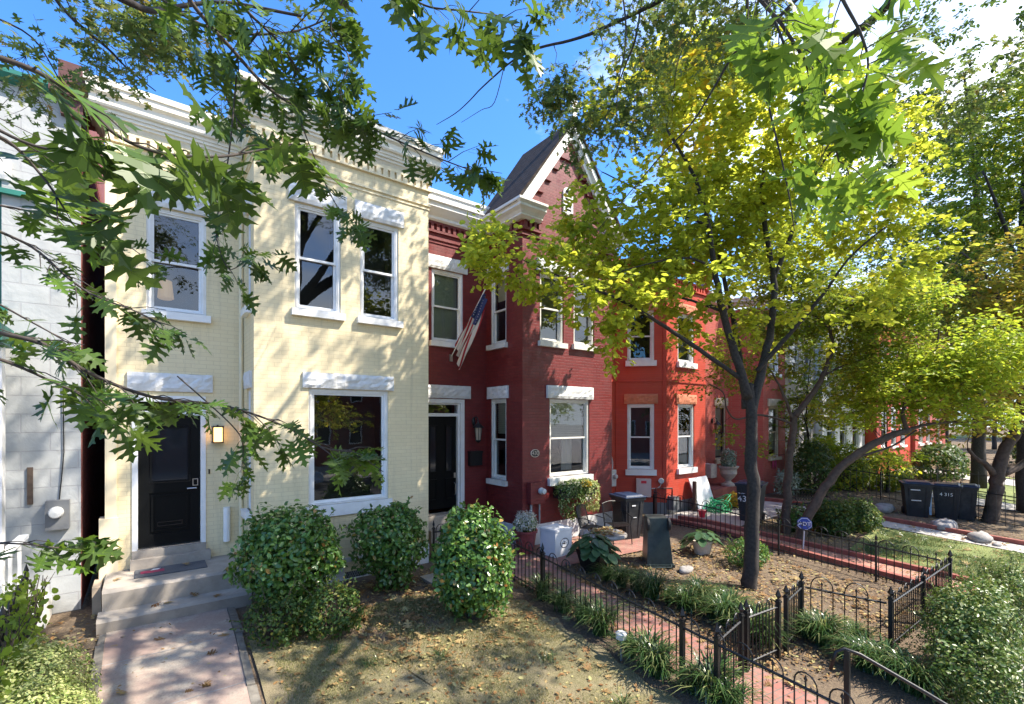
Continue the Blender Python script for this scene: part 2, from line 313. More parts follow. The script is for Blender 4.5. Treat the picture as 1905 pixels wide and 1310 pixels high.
# ---------------------------------------------------------------- building helpers
class MB:
    def __init__(s): s.v = []; s.f = []
    def poly(s, pts):
        i = len(s.v); s.v += [tuple(p) for p in pts]; s.f.append(tuple(range(i, i + len(pts))))
    def hexa(s, c):
        i = len(s.v); s.v += [tuple(p) for p in c]
        for q in ((0, 3, 2, 1), (4, 5, 6, 7), (0, 1, 5, 4), (1, 2, 6, 5), (2, 3, 7, 6), (3, 0, 4, 7)): s.f.append(tuple(i + k for k in q))
    def box(s, x0, x1, y0, y1, z0, z1, M=None):
        c = [Vector(p) for p in ((x0, y0, z0), (x1, y0, z0), (x1, y1, z0), (x0, y1, z0), (x0, y0, z1), (x1, y0, z1), (x1, y1, z1), (x0, y1, z1))]
        if M: c = [M @ p for p in c]
        s.hexa(c)
    def tube(s, pts, r, n=6, cap=True, jit=0):
        pts = [Vector(p) for p in pts]; rs = r if isinstance(r, (list, tuple)) else [r] * len(pts)
        base = len(s.v); up = Vector((.13, .21, .97)); rings = len(pts)
        for k, p in enumerate(pts):
            d = (pts[min(k + 1, rings - 1)] - pts[max(k - 1, 0)])
            if d.length < 1e-9: d = Vector((0, 0, 1))
            d.normalize()
            a = d.cross(up)
            if a.length < .05: a = d.cross(Vector((1, 0, 0)))
            a.normalize(); b = d.cross(a)
            for j in range(n):
                t = 2 * PI * j / n; q_ = 1 + (jit * (math.sin(3 * t + k * .5) * .5 + math.sin(5 * t - k * .8 + 1) * .4 + math.sin(k * 2.3 + 7 * t) * .5) if jit else 0); s.v.append(tuple(p + (a * math.cos(t) + b * math.sin(t)) * rs[k] * q_))
        for k in range(rings - 1):
            for j in range(n):
                a = base + k * n + j; b = base + k * n + (j + 1) % n
                s.f.append((a, b, b + n, a + n))
        if cap:
            s.f.append(tuple(base + j for j in range(n))[::-1]); s.f.append(tuple(base + (rings - 1) * n + j for j in range(n)))
    def lathe(s, c, prof, n=20, M=None):
        base = len(s.v); c = Vector(c)
        for r, z in prof:
            for j in range(n):
                t = 2 * PI * j / n; p = Vector((r * math.cos(t), r * math.sin(t), z))
                if M: p = M @ p
                s.v.append(tuple(c + p))
        for k in range(len(prof) - 1):
            for j in range(n):
                a = base + k * n + j; b = base + k * n + (j + 1) % n; s.f.append((a, b, b + n, a + n))
        s.f.append(tuple(base + j for j in range(n))[::-1]); s.f.append(tuple(base + (len(prof) - 1) * n + j for j in range(n)))
    def prism(s, poly, d):              # closed polygon of 3D points extruded by vector d
        poly = [Vector(p) for p in poly]; d = Vector(d); n = len(poly); i = len(s.v)
        s.v += [tuple(p) for p in poly] + [tuple(p + d) for p in poly]
        s.f.append(tuple(range(i, i + n))); s.f.append(tuple(range(i + n, i + 2 * n))[::-1])
        for k in range(n): s.f.append((i + k, i + n + k, i + n + (k + 1) % n, i + (k + 1) % n))
    def blob(s, c, r, seed=0, rough=.15, n=10, m=7):
        rr = random.Random(seed); c = Vector(c); base = len(s.v)
        ph = [rr.uniform(0, 6) for _ in range(6)]
        for i in range(m + 1):
            th = PI * i / m
            for j in range(n):
                a = 2 * PI * j / n
                k = 1 + rough * (math.sin(2 * a + ph[0]) * math.sin(th * 2 + ph[1]) + .7 * math.sin(3 * a + ph[2] + th * 2) + rr.uniform(-.3, .3) * (0 < i < m))
                s.v.append((c.x + r[0] * k * math.sin(th) * math.cos(a), c.y + r[1] * k * math.sin(th) * math.sin(a), c.z + r[2] * k * math.cos(th)))
        for i in range(m):
            for j in range(n):
                a = base + i * n + j; b = base + i * n + (j + 1) % n; s.f.append((a, a + n, b + n, b))
    def build(s, name, mat, parent=None, smooth=False, fix=True):
        me = bpy.data.meshes.new(name)
        off = Vector((0, 0, 0))
        if parent is not None:
            q = parent
            while q is not None: off += Vector(q.location); q = q.parent
        me.from_pydata([(a - off.x, b - off.y, c - off.z) for a, b, c in s.v] if off.length else s.v, [], s.f)
        me.materials.append(mat)
        if fix:
            import bmesh
            bm = bmesh.new(); bm.from_mesh(me); bmesh.ops.recalc_face_normals(bm, faces=bm.faces); bm.to_mesh(me); bm.free()
        if smooth: me.polygons.foreach_set('use_smooth', [True] * len(me.polygons))
        o = bpy.data.objects.new(name, me); COL.objects.link(o)
        if parent is not None: o.parent = parent
        return o
def tag(o, label=None, cat=None, group=None, kind=None):
    if label: o['label'] = label
    if cat: o['category'] = cat
    if group: o['group'] = group
    if kind: o['kind'] = kind
    return o
def thing(name, loc, label, cat, group=None):
    o = bpy.data.objects.new(name, None); COL.objects.link(o); o.location = loc; o.empty_display_size = .1
    return tag(o, label, cat, group)
def copy_tree(o, parent=None):
    c = o.copy(); COL.objects.link(c)
    if parent is not None: c.parent = parent
    for ch in [x for x in bpy.data.objects if x.parent == o]: copy_tree(ch, c)
    return c
def np_mesh(name, v, faces, counts, mat, parent=None, tint=None, smooth=False):
    me = bpy.data.meshes.new(name)
    off = np.zeros(3)
    q = parent
    while q is not None: off += np.array(q.location); q = q.parent
    v = np.asarray(v, np.float32) - off.astype(np.float32)
    me.vertices.add(len(v)); me.vertices.foreach_set('co', v.ravel())
    faces = np.asarray(faces, np.int32).ravel(); counts = np.asarray(counts, np.int32)
    me.loops.add(len(faces)); me.loops.foreach_set('vertex_index', faces)
    st = np.zeros(len(counts), np.int32); st[1:] = np.cumsum(counts)[:-1]
    me.polygons.add(len(counts)); me.polygons.foreach_set('loop_start', st); me.polygons.foreach_set('loop_total', counts)
    if smooth: me.polygons.foreach_set('use_smooth', np.ones(len(counts), bool))
    me.update(calc_edges=True)
    if tint is not None:
        a = me.attributes.new('tint', 'FLOAT', 'POINT'); a.data.foreach_set('value', np.asarray(tint, np.float32))
    me.materials.append(mat)
    o = bpy.data.objects.new(name, me); COL.objects.link(o)
    if parent is not None: o.parent = parent
    return o
def norm(a): return a / np.maximum(np.linalg.norm(a, axis=-1, keepdims=True), 1e-9)
# leaf templates: x across, y along the leaf, z up; length 1
T_OVAL = (np.array([(0, 0, 0), (.24, .22, .04), (.27, .62, .05), (0, 1, -.06), (-.27, .62, .05), (-.24, .22, .04)], float), [(0, 1, 2, 3), (0, 3, 4, 5)])
T_ROUND = (np.array([(0, 0, 0), (.30, .15, .03), (.40, .50, .05), (.22, .86, .0), (0, 1, -.05), (-.22, .86, .0), (-.40, .50, .05), (-.30, .15, .03)], float), [(0, 1, 2, 3, 4), (0, 4, 5, 6, 7)])
T_NARROW = (np.array([(0, 0, 0), (.13, .35, .03), (0, 1, -.08), (-.13, .35, .03)], float), [(0, 1, 2), (0, 2, 3)])
def oak_template(far=False):
    if far:
        v = [(0, 0, 0), (.07, .2, 0), (.38, .18, .0), (.10, .38, 0), (.42, .55, 0), (.10, .62, 0), (.16, .85, 0), (0, 1, 0),
             (-.16, .85, 0), (-.10, .62, 0), (-.42, .55, 0), (-.10, .38, 0), (-.38, .18, 0), (-.07, .2, 0)]
        return (np.array(v, float), [(0, 1, 2, 3, 4, 5, 6, 7), (0, 7, 8, 9, 10, 11, 12, 13)])
    # right side outline of a pin oak leaf, lobe by lobe
    mid = [(0, 0), (0, .16), (0, .36), (0, .58), (0, .80), (0, 1.0)]
    V = []; Fc = []
    def sd(sg):
        lobes = [
            [(.03, .14), (.16, .17), (.27, .10), (.36, .12), (.30, .19), (.25, .26), (.07, .30)],
            [(.07, .30), (.20, .37), (.36, .36), (.50, .41), (.40, .46), (.38, .55), (.27, .50), (.08, .50)],
            [(.08, .50), (.16, .60), (.30, .64), (.43, .74), (.30, .73), (.24, .79), (.16, .72), (.06, .73)],
            [(.06, .73), (.09, .83), (.19, .91), (.08, .92), (0, 1.05)]]
        mids = [(0, .10), (0, .28), (0, .50), (0, .72), (0, 1.05)]
        for k, lb in enumerate(lobes):
            pts = [mids[k]] + lb + ([mids[k + 1]] if k < 3 else [])
            i = len(V)
            for x, y in pts:
                V.append((sg * x, y, .10 * abs(x) - .16 * max(0, abs(x) - .2) - .10 * (y - .3) ** 2))
            idx = list(range(i, i + len(pts)))
            Fc.append(tuple(idx if sg > 0 else idx[::-1]))
    sd(1); sd(-1)
    def zz(x, y): return .10 * abs(x) - .16 * max(0, abs(x) - .2) - .10 * (y - .3) ** 2
    tv = [None] * len(V)
    for off in (.006, -.006):                      # pale midrib and side veins, seen from both faces
        segs = [((0, -.30), (0, .5), .014), ((0, .5), (0, 1.0), .009)] + [((0, a), (sx * b, c), .007) for sx in (1, -1) for a, b, c in ((.12, .30, .13), (.30, .42, .42), (.52, .36, .70), (.72, .15, .87))]
        for (x0, y0), (x1, y1), w_ in segs:
            i = len(V); dx, dy = (1, 0) if abs(x1) < .01 else (0, 1)
            V.extend([(x0 - w_ * dx * .5, y0 - w_ * dy, zz(x0, y0) + off), (x0 + w_ * dx * .5, y0 + w_ * dy, zz(x0, y0) + off), (x1 + .001, y1, zz(x1, y1) + off), (x1 - .001, y1, zz(x1, y1) + off)]); Fc.append((i, i + 1, i + 2, i + 3)); tv += [.97] * 4
    return (np.array(V, float), Fc, tv)
T_OAK = oak_template(); T_OAKF = oak_template(True)
def leaf_arrays(P, A, Nn, size, tmpl, tint):
    tv, tf = tmpl[0], tmpl[1]; n = len(P); ov = tmpl[2] if len(tmpl) > 2 else None
    A = norm(A); X = norm(np.cross(A, Nn)); Z = np.cross(X, A)
    sz = np.broadcast_to(np.asarray(size, float), (n,))[:, None, None]
    V = P[:, None, :] + sz * (tv[None, :, 0:1] * X[:, None] + tv[None, :, 1:2] * A[:, None] + tv[None, :, 2:3] * Z[:, None])
    k = len(tv)
    fl = np.concatenate([np.array(f) for f in tf]); cn = np.array([len(f) for f in tf])
    F = (fl[None, :] + (np.arange(n) * k)[:, None]).ravel(); C = np.tile(cn, n)
    T = np.repeat(tint, k).reshape(n, k)
    if ov is not None:
        for q, val in enumerate(ov):
            if val is not None: T[:, q] = val
        # every leaf curls by its own amount
        cu = RN.normal(size=(n, 1, 1)) * .35; yy = tv[None, :, 1:2]; xx = tv[None, :, 0:1]
        V = V + sz * (cu * yy ** 2 * .6 + RN.normal(size=(n, 1, 1)) * .5 * xx ** 2 + RN.normal(size=(n, 1, 1)) * .3 * xx * yy) * Z[:, None]
    return V.reshape(-1, 3), F, C, T.ravel()
def leaves(name, P, A, Nn, size, tmpl, mat, parent=None, tint=None):
    if tint is None: tint = RN.random(len(P))
    V, F, C, t = leaf_arrays(P, A, Nn, size, tmpl, tint)
    return np_mesh(name, V, F, C, mat, parent, t)
def tubes_np(name, paths, mat, parent=None, n=3):
    """paths: list of (pts list[k,3], radii list[k])"""
    m = MB()
    for p, r in paths: m.tube(p, list(r), n, cap=False)
    return m.build(name, mat, parent, smooth=True, fix=False)
def in_ell(p, ells):
    return any(((p[0] - c[0]) / r[0]) ** 2 + ((p[1] - c[1]) / r[1]) ** 2 + ((p[2] - c[2]) / r[2]) ** 2 < 1 for c, r in ells)
def nfield(p, s, seed):
    x, y, z = p[0] * s + seed, p[1] * s + seed * 1.7, p[2] * s - seed
    return (math.sin(x * 1.3 + 2.1 * math.sin(y * .7)) + math.sin(y * 1.1 + 1.7 * math.sin(z * .9)) + math.sin(z * 1.5 + 1.9 * math.sin(x * .8))) / 3
def make_tree(name, loc, label, cat, limbs, ells, ncl, nleaf, lsize, tmpl, lmat, bark, seed=1, spread=.32, twig_r=.006, gap=-.25,
              group=None, weights=None, droop=.15, fs=1.1, flat=.45, crown_name='crown', tintf=None, extra=None, reach=99, root=None, outer=0):
    rr = random.Random(seed); rn = np.random.default_rng(seed)
    if root is None: root = thing(name, loc, label, cat, group)
    mb = MB(); nodes = []
    for pts, r0, r1 in limbs:
        pts = [Vector(p) for p in pts]
        # smooth the limb with a Catmull-Rom curve and a little wobble
        sm = []; k = len(pts)
        for i in range(k - 1):
            p0, p1, p2, p3 = pts[max(i - 1, 0)], pts[i], pts[i + 1], pts[min(i + 2, k - 1)]
            for j in range(5):
                t = j / 5
                sm.append(.5 * ((2 * p1) + (p2 - p0) * t + (2 * p0 - 5 * p1 + 4 * p2 - p3) * t * t + (3 * p1 - p0 - 3 * p2 + p3) * t ** 3))
        sm.append(pts[-1])
        n = len(sm); rad = [r0 + (r1 - r0) * (i / (n - 1)) ** .8 for i in range(n)]
        sm = [p + Vector((rr.uniform(-1, 1), rr.uniform(-1, 1), 0)) * rad[i] * .22 for i, p in enumerate(sm)]
        mb.tube(sm, rad, 14 if r0 > .05 else 7, jit=.09 if r0 > .04 else .05)
        if r0 < .2:
            for i, p in enumerate(sm):
                if i >= n * .25: nodes.append((p, rad[i]))
    tr = mb.build('trunk', bark, root, smooth=True, fix=False)
    # cluster centres
    cl = []; w = weights or [c[1][0] * c[1][1] * c[1][2] for c in ells]; tries = 0
    while len(cl) < ncl and tries < ncl * 30:
        tries += 1
        e = rr.choices(ells, w)[0]
        d = Vector((rr.gauss(0, 1), rr.gauss(0, 1), rr.gauss(0, 1))).normalized() * (rr.random() ** (.33 if not outer else .12))
        p = Vector((e[0][0] + d.x * e[1][0], e[0][1] + d.y * e[1][1], e[0][2] + d.z * e[1][2]))
        if nfield(p, fs, seed) < gap: continue
        cl.append(p)
    if not nodes: nodes = [(Vector(loc), .03)]
    NP = np.array([p for p, r in nodes]); NR = [r for p, r in nodes]
    dist = [np.min(np.linalg.norm(NP - np.array(c), axis=1)) for c in cl]
    order = np.argsort(dist); paths = []
    P = []; A = []; Nn = []
    for ci in order:
        c = cl[ci]; dd = np.linalg.norm(NP - np.array(c), axis=1); k = int(np.argmin(dd)); b = Vector(NP[k]); ln = dd[k]
        if ln > reach: continue
        r = min(NR[k] * .6, twig_r * (1 + ln * 1.2)); r = max(r, twig_r * .5)
        mid = []
        nseg = max(2, int(ln / .25) + 1); side = Vector((rr.uniform(-1, 1), rr.uniform(-1, 1), rr.uniform(-.2, .6))) * ln * .16
        for i in range(nseg + 1):
            t = i / nseg; mid.append(b.lerp(c, t) + side * math.sin(PI * t))
        rads = [r * (1 - .6 * i / nseg) for i in range(nseg + 1)]
        paths.append((mid, rads))
        NP = np.vstack([NP] + [np.array(m)[None] for m in mid[1:]]); NR += rads[1:]
        # spray of leaves around the centre
        dirn = (c - b); dirn = dirn.normalized() if dirn.length > 1e-5 else Vector((1, 0, 0))
        for s_ in range(3):
            tw = (dirn + Vector((rr.gauss(0, .8), rr.gauss(0, .8), rr.gauss(-droop, .35)))).normalized()
            L_ = spread * rr.uniform(.7, 1.4); e = c + tw * L_
            paths.append(([c, c + tw * L_ * .5 + Vector((0, 0, -.02)), e], [twig_r * .5, twig_r * .35, twig_r * .2]))
            m = nleaf // 3
            for i in range(m):
                t = (i + rr.random()) / m; pos = c + tw * L_ * t
                sd = tw.cross(Vector((0, 0, 1))); sd = sd.normalized() if sd.length > .05 else Vector((1, 0, 0))
                sg = 1 if i % 2 else -1
                a = (tw * rr.uniform(.1, .9) + sd * sg * rr.uniform(.5, 1.1) + Vector((0, 0, rr.gauss(-.25, .3))))
                P.append(tuple(pos + Vector((rr.gauss(0, 1), rr.gauss(0, 1), rr.gauss(0, .7))) * spread * .12)); A.append(tuple(a))
                Nn.append((rr.gauss(0, flat), rr.gauss(0, flat), 1))
    P = np.array(P); A = np.array(A); Nn = np.array(Nn); n = len(P)
    sz = lsize * rn.uniform(.65, 1.25, n)
    tint = rn.random(n) * .75 + .25 * rn.random(n)
    if tintf is not None: tint = np.clip(tint * .75 + np.array([tintf(p) for p in P]), 0, 1)
    cr = leaves(crown_name, P, A, Nn, sz, tmpl, lmat, root, tint)
    tubes_np('twigs', paths, M['twig'] if bark is not M['bark2'] else bark, root, 3)
    return root
def leafy_blob(parent, c, r, n, lsize, mat, tmpl=T_OVAL, seed=1, name='foliage', rough=.12, ground=None, up=.35, shell=.22, acc=None, flush=True):
    rn = np.random.default_rng(seed); c = np.array(c, float); r = np.array(r, float)
    d = norm(rn.normal(size=(n, 3)))
    k = 1 + rough * (np.sin(d[:, 0] * 5 + seed) * np.sin(d[:, 1] * 4 + seed * 2) + np.sin(d[:, 2] * 6 + seed * 3) * .6 + .6 * np.sin(d[:, 0] * 11 + d[:, 2] * 9 + seed))
    rad = (1 - shell * rn.random(n) ** 1.6) * k
    P = c + d * r * rad[:, None]
    if ground is not None:
        P = P[P[:, 2] > ground + .02]; d = norm((P - c) / r)
    n = len(P)
    Nn = norm(d / r * r.mean() + rn.normal(size=(n, 3)) * .55 + np.array([0, 0, up]))
    A = norm(np.cross(Nn, rn.normal(size=(n, 3)))); A[:, 2] -= .15
    S = lsize * rn.uniform(.6, 1.3, n)
    if acc is not None:
        acc.append((P, A, Nn, S))
        if not flush: return None
        P, A, Nn, S = [np.concatenate([q[i] for q in acc]) for i in range(4)]; n = len(P)
    return leaves(name, P, A, Nn, S, tmpl, mat, parent, rn.random(n))
def tuft(parent, base, h, n, mat, seed=1, name='leaf_tuft', width=.012, spread=.3, lean=(0, 0)):
    """arching strap leaves from one point"""
    rn = np.random.default_rng(seed); V = []; F = []; C = []; T = []; i = 0
    for k in range(n):
        a = rn.uniform(0, 2 * PI); R = spread * rn.uniform(.35, 1.15); hh = h * rn.uniform(.55, 1.1)
        dx, dy = math.cos(a) + lean[0], math.sin(a) + lean[1]; px, py = -dy, dx; w = width * rn.uniform(.7, 1.2)
        b = np.array(base) + np.array([rn.normal() * .04, rn.normal() * .04, 0]); t0 = rn.random()
        for s in range(5):
            t = s / 4; rr_ = R * t ** 1.3; z = hh * (2.1 * t - 1.45 * t * t) ; ww = w * (1 - t ** 2.5) + .0008
            q = b + np.array([dx * rr_, dy * rr_, z])
            V += [q + np.array([px, py, 0]) * ww / 2, q - np.array([px, py, 0]) * ww / 2]; T += [t0, t0]
        for s in range(4): F += [i + 2 * s, i + 2 * s + 1, i + 2 * s + 3, i + 2 * s + 2]; C.append(4)
        i += 10
    return np_mesh(name, V, F, C, mat, parent, T)
def text(s, parent, loc, rot, size, mat, name='lettering', ext=.002, bold=0, sx=1):
    cu = bpy.data.curves.new(name, 'FONT'); cu.body = s; cu.size = size; cu.extrude = ext; cu.align_x = 'CENTER'; cu.align_y = 'CENTER'; cu.offset = bold
    t = bpy.data.objects.new('tmp_text', cu); COL.objects.link(t); bpy.context.view_layer.update()
    me = bpy.data.meshes.new_from_object(t); bpy.data.objects.remove(t)
    o = bpy.data.objects.new(name, me); COL.objects.link(o); me.materials.clear(); me.materials.append(mat)
    off = Vector((0, 0, 0)); q = parent
    while q is not None: off += Vector(q.location); q = q.parent
    o.location = Vector(loc) - off; o.rotation_euler = rot; o.scale = (sx, 1, 1); o.parent = parent; return o
# ---- façade frame: o + u*a + z, n points outwards
class Fr:
    def __init__(s, x, y, ux, uy):
        s.o = Vector((x, y, 0)); s.u = Vector((ux, uy, 0)).normalized(); s.n = Vector((s.u.y, -s.u.x, 0))
    def p(s, a, z, d=0): return s.o + s.u * a + s.n * d + Vector((0, 0, z))
def fbox(mb, fr, a0, a1, z0, z1, d0, d1):
    mb.hexa([fr.p(a0, z0, d1), fr.p(a1, z0, d1), fr.p(a1, z0, d0), fr.p(a0, z0, d0), fr.p(a0, z1, d1), fr.p(a1, z1, d1), fr.p(a1, z1, d0), fr.p(a0, z1, d0)])
def fring(mb, fr, a0, a1, z0, z1, w, d0, d1, wt=None, wb=None):
    wt = w if wt is None else wt; wb = w if wb is None else wb
    fbox(mb, fr, a0, a0 + w, z0, z1, d0, d1); fbox(mb, fr, a1 - w, a1, z0, z1, d0, d1)
    fbox(mb, fr, a0 + w, a1 - w, z1 - wt, z1, d0, d1)
    if wb: fbox(mb, fr, a0 + w, a1 - w, z0, z0 + wb, d0, d1)
def wall(mb, fr, a0, a1, z0, z1, holes=(), depth=.25):
    A = sorted({a0, a1, *[h[0] for h in holes], *[h[1] for h in holes]}); Z = sorted({z0, z1, *[h[2] for h in holes], *[h[3] for h in holes]})
    A = [a for a in A if a0 <= a <= a1]; Z = [z for z in Z if z0 <= z <= z1]
    for i in range(len(A) - 1):
        for j in range(len(Z) - 1):
            ca, cz = (A[i] + A[i + 1]) / 2, (Z[j] + Z[j + 1]) / 2
            if any(h[0] < ca < h[1] and h[2] < cz < h[3] for h in holes): continue
            mb.poly([fr.p(A[i], Z[j]), fr.p(A[i + 1], Z[j]), fr.p(A[i + 1], Z[j + 1]), fr.p(A[i], Z[j + 1])])
    for h in holes:
        b0, b1, c0, c1 = h
        for q in (((b0, c0), (b0, c1)), ((b1, c1), (b1, c0)), ((b0, c1), (b1, c1)), ((b1, c0), (b0, c0))):
            mb.poly([fr.p(*q[0]), fr.p(*q[1]), fr.p(*q[1], -depth), fr.p(*q[0], -depth)])
def stone(mb, fr, a0, a1, z0, z1, d0=.0, d1=.05, rough=.014, seed=0, nx=None):
    rr = random.Random(seed); nx = nx or max(4, int((a1 - a0) / .07)); nz = 5; g = {}
    for i in range(nx + 1):
        for j in range(nz + 1):
            e = i in (0, nx) or j in (0, nz)
            g[i, j] = fr.p(a0 + (a1 - a0) * i / nx + (0 if e else rr.uniform(-.012, .012)), z0 + (z1 - z0) * j / nz + (rr.uniform(-.004, .004) if e else rr.uniform(-.008, .008)), d1 - (rough if e else 0) + (rr.uniform(-rough * .6, rough) if not e else rr.uniform(-.004, .004)))
    for i in range(nx):
        for j in range(nz): mb.poly([g[i, j], g[i + 1, j], g[i + 1, j + 1], g[i, j + 1]])
    for (s, e) in (((a0, z0), (a1, z0)), ((a1, z0), (a1, z1)), ((a1, z1), (a0, z1)), ((a0, z1), (a0, z0))):
        mb.poly([fr.p(*s, d0), fr.p(*e, d0), fr.p(*e, d1 - rough), fr.p(*s, d1 - rough)])
def sweep(mb, pts, prof, close_ends=True):
    """profile [(outward, z)] swept along plan polyline pts; outward = right-hand side of travel direction"""
    pts = [Vector((p[0], p[1], p[2] if len(p) > 2 else 0)) for p in pts]; n = len(pts); rings = []
    for i in range(n):
        dirs = []
        if i > 0: d = pts[i] - pts[i - 1]; d.z = 0; dirs.append(d.normalized())
        if i < n - 1: d = pts[i + 1] - pts[i]; d.z = 0; dirs.append(d.normalized())
        ns = [Vector((d.y, -d.x, 0)) for d in dirs]
        if len(ns) == 2: m = ns[0] + ns[1]; m = m / (m.dot(ns[0]))
        else: m = ns[0]
        rings.append([pts[i] + m * o + Vector((0, 0, z)) for o, z in prof])
    k = len(prof)
    for i in range(n - 1):
        for j in range(k):
            a, b = rings[i], rings[i + 1]; jj = (j + 1) % k
            mb.poly([a[j], b[j], b[jj], a[jj]])
    if close_ends: mb.poly(rings[0]); mb.poly(rings[-1][::-1])
def window(house, fr, a0, a1, z0, z1, mat=None, sill=True, lintel=None, seed=1, mid=None, blind=0, cw=.07, pic=False, sash_mat=None, curtain=False, sillw=.09, sillh=.12, label=None, lint_mat=None, lint_w=.10, lint_d=.05, sill_rough=False, room=True):
    mat = mat or M['white']
    mb = MB(); fring(mb, fr, a0, a1, z0, z1, cw, -.16, -.035, wb=.05)
    fring(mb, fr, a0 + cw * .45, a1 - cw * .45, z0 + .03, z1 - cw * .4, .018, -.035, -.022)
    w = mb.build('window', mat, house)
    if label: w['label'] = label
    i0, i1, k0, k1 = a0 + cw, a1 - cw, z0 + .05, z1 - cw
    sm = sash_mat or mat; s = MB(); g = MB()
    if pic:
        fring(s, fr, i0, i1, k0, k1, .035, -.10, -.06); g.poly([fr.p(i0 + .035, k0 + .035, -.08), fr.p(i1 - .035, k0 + .035, -.08), fr.p(i1 - .035, k1 - .035, -.08), fr.p(i0 + .035, k1 - .035, -.08)])
    else:
        m = mid if mid else (k0 + k1) / 2; st = .035
        fring(s, fr, i0, i1, m - .02, k1, st, -.10, -.065, wb=.04)
        fring(s, fr, i0, i1, k0, m + .02, st, -.14, -.103, wb=.05)
        for (q0, q1, d) in ((m + .02, k1 - st, -.083), (k0 + .05, m - .015, -.122)):
            g.poly([fr.p(i0 + st, q0, d), fr.p(i1 - st, q0, d), fr.p(i1 - st, q1, d), fr.p(i0 + st, q1, d)])
    s.build('sash', sm, w); g.build('pane', M['glass'], w, fix=False)
    if room:
        b = MB()
        b.poly([fr.p(i0 - .1, k0 - .1, -.75), fr.p(i1 + .1, k0 - .1, -.75), fr.p(i1 + .1, k1 + .1, -.75), fr.p(i0 - .1, k1 + .1, -.75)])
        for q in (((i0 - .1, k0 - .1), (i0 - .1, k1 + .1)), ((i1 + .1, k1 + .1), (i1 + .1, k0 - .1)), ((i0 - .1, k1 + .1), (i1 + .1, k1 + .1)), ((i1 + .1, k0 - .1), (i0 - .1, k0 - .1))):
            b.poly([fr.p(*q[0], -.26), fr.p(*q[1], -.26), fr.p(*q[1], -.75), fr.p(*q[0], -.75)])
        b.build('room_lining', M['room'], w, fix=False)
    if blind:
        b = MB(); zt = k1 - .01; zb = k1 - (k1 - k0) * blind; n = int((zt - zb) / .045)
        for i in range(n):
            z = zt - i * .045; b.poly([fr.p(i0 + .01, z, -.165), fr.p(i1 - .01, z, -.165), fr.p(i1 - .01, z - .043, -.19), fr.p(i0 + .01, z - .043, -.19)])
        b.build('blind', M['blind'], w, fix=False)
    if curtain:
        b = MB(); n = 24
        for i in range(n):
            x, y = i0 + (i1 - i0) * i / n, i0 + (i1 - i0) * (i + 1) / n
            b.poly([fr.p(x, k0, -.22 - .02 * math.sin(i * 1.6)), fr.p(y, k0, -.22 - .02 * math.sin(i * 1.6 + 1.6)), fr.p(y, k0 + (k1 - k0) * curtain, -.22 - .02 * math.sin(i * 1.6 + 1.6)), fr.p(x, k0 + (k1 - k0) * curtain, -.22 - .02 * math.sin(i * 1.6))])
        b.build('curtain', M['curtain'], w, fix=False)
    if sill:
        b = MB(); fbox(b, fr, a0 - .06, a1 + .06, z0 - sillh, z0, -.03, sillw); b.build('sill', mat, w)
    if lintel:
        b = MB(); stone(b, fr, a0 - lint_w, a1 + lint_w, z1 + .005, z1 + .005 + lintel, -.01, lint_d, seed=seed); b.build('lintel', lint_mat or M['stonewhite'], w)
    return w
# ================================================================ setting
def sheet(name, pts_or_grid, mat, kind='structure', parent=None, z=0.0, follow=True, nx=1, ny=24):
    """ground strip: quad corners (bl, br, tr, tl) draped on the garden slope"""
    mb = MB(); a, b, c, d = [Vector((p[0], p[1], 0)) for p in pts_or_grid]
    for i in range(ny):
        for j in range(nx):
            q = []
            for (s, t) in ((j / nx, i / ny), ((j + 1) / nx, i / ny), ((j + 1) / nx, (i + 1) / ny), (j / nx, (i + 1) / ny)):
                p = a.lerp(b, s).lerp(d.lerp(c, s), t); q.append((p.x, p.y, (gz(p.y) if follow else 0) + z))
            mb.poly(q)
    o = mb.build(name, mat, parent, fix=False); tag(o, kind=kind); return o
# ground: garden terrace with gentle slope and small bumps
rg = random.Random(5); mb = MB(); xs = [-60, -20, -6] + [-3 + .3 * i for i in range(87)] + [30, 45, 90, 250]; ys = [1.35 + .3 * i for i in range(21)] + [7.9, 9, 14, 40, 120, 300]
P = {}
for i, x in enumerate(xs):
    for j, y in enumerate(ys):
        b = .02 * math.sin(x * 2.1 + y) * math.sin(y * 1.7 - x * .6) if 1.5 < y < 8 else 0
        P[i, j] = (x, y, gz(y) + b - .01)
for i in range(len(xs) - 1):
    for j in range(len(ys) - 1): mb.poly([P[i, j], P[i + 1, j], P[i + 1, j + 1], P[i, j + 1]])
tag(mb.build('ground', M['soil'], smooth=True, fix=False), kind='structure')
mb = MB(); mb.poly([(-80, 1.36, -.52), (250, 1.36, -.52), (250, 1.3, -1.1), (-80, 1.3, -1.1)])
for x in range(-10, 40): mb.blob((x * .62 + rg.uniform(-.1, .1), 1.28, -.80), (.36, .12, .30), seed=x, rough=.12)
tag(mb.build('retaining_edge', M['rock'], smooth=True), kind='structure')
def flat(name, x0, x1, y0, y1, z, mat):
    mb = MB(); mb.poly([(x0, y0, z), (x1, y0, z), (x1, y1, z), (x0, y1, z)]); tag(mb.build(name, mat, fix=False), kind='structure')
flat('sidewalk', -80, 250, -1.6, 1.34, -1.06, M['sidewalk'])
flat('verge', -80, 250, -3.0, -1.6, -1.07, M['park'])
mb = MB(); mb.box(-80, 250, -3.18, -3.0, -1.4, -1.05); mb.box(-80, 250, -14.2, -14.0, -1.4, -1.05); tag(mb.build('kerb', M['conc']), kind='structure')
flat('road', -80, 250, -14.0, -3.18, -1.2, M['asphalt'])
flat('far_sidewalk', -80, 250, -300, -14.2, -1.06, M['sidewalk'])
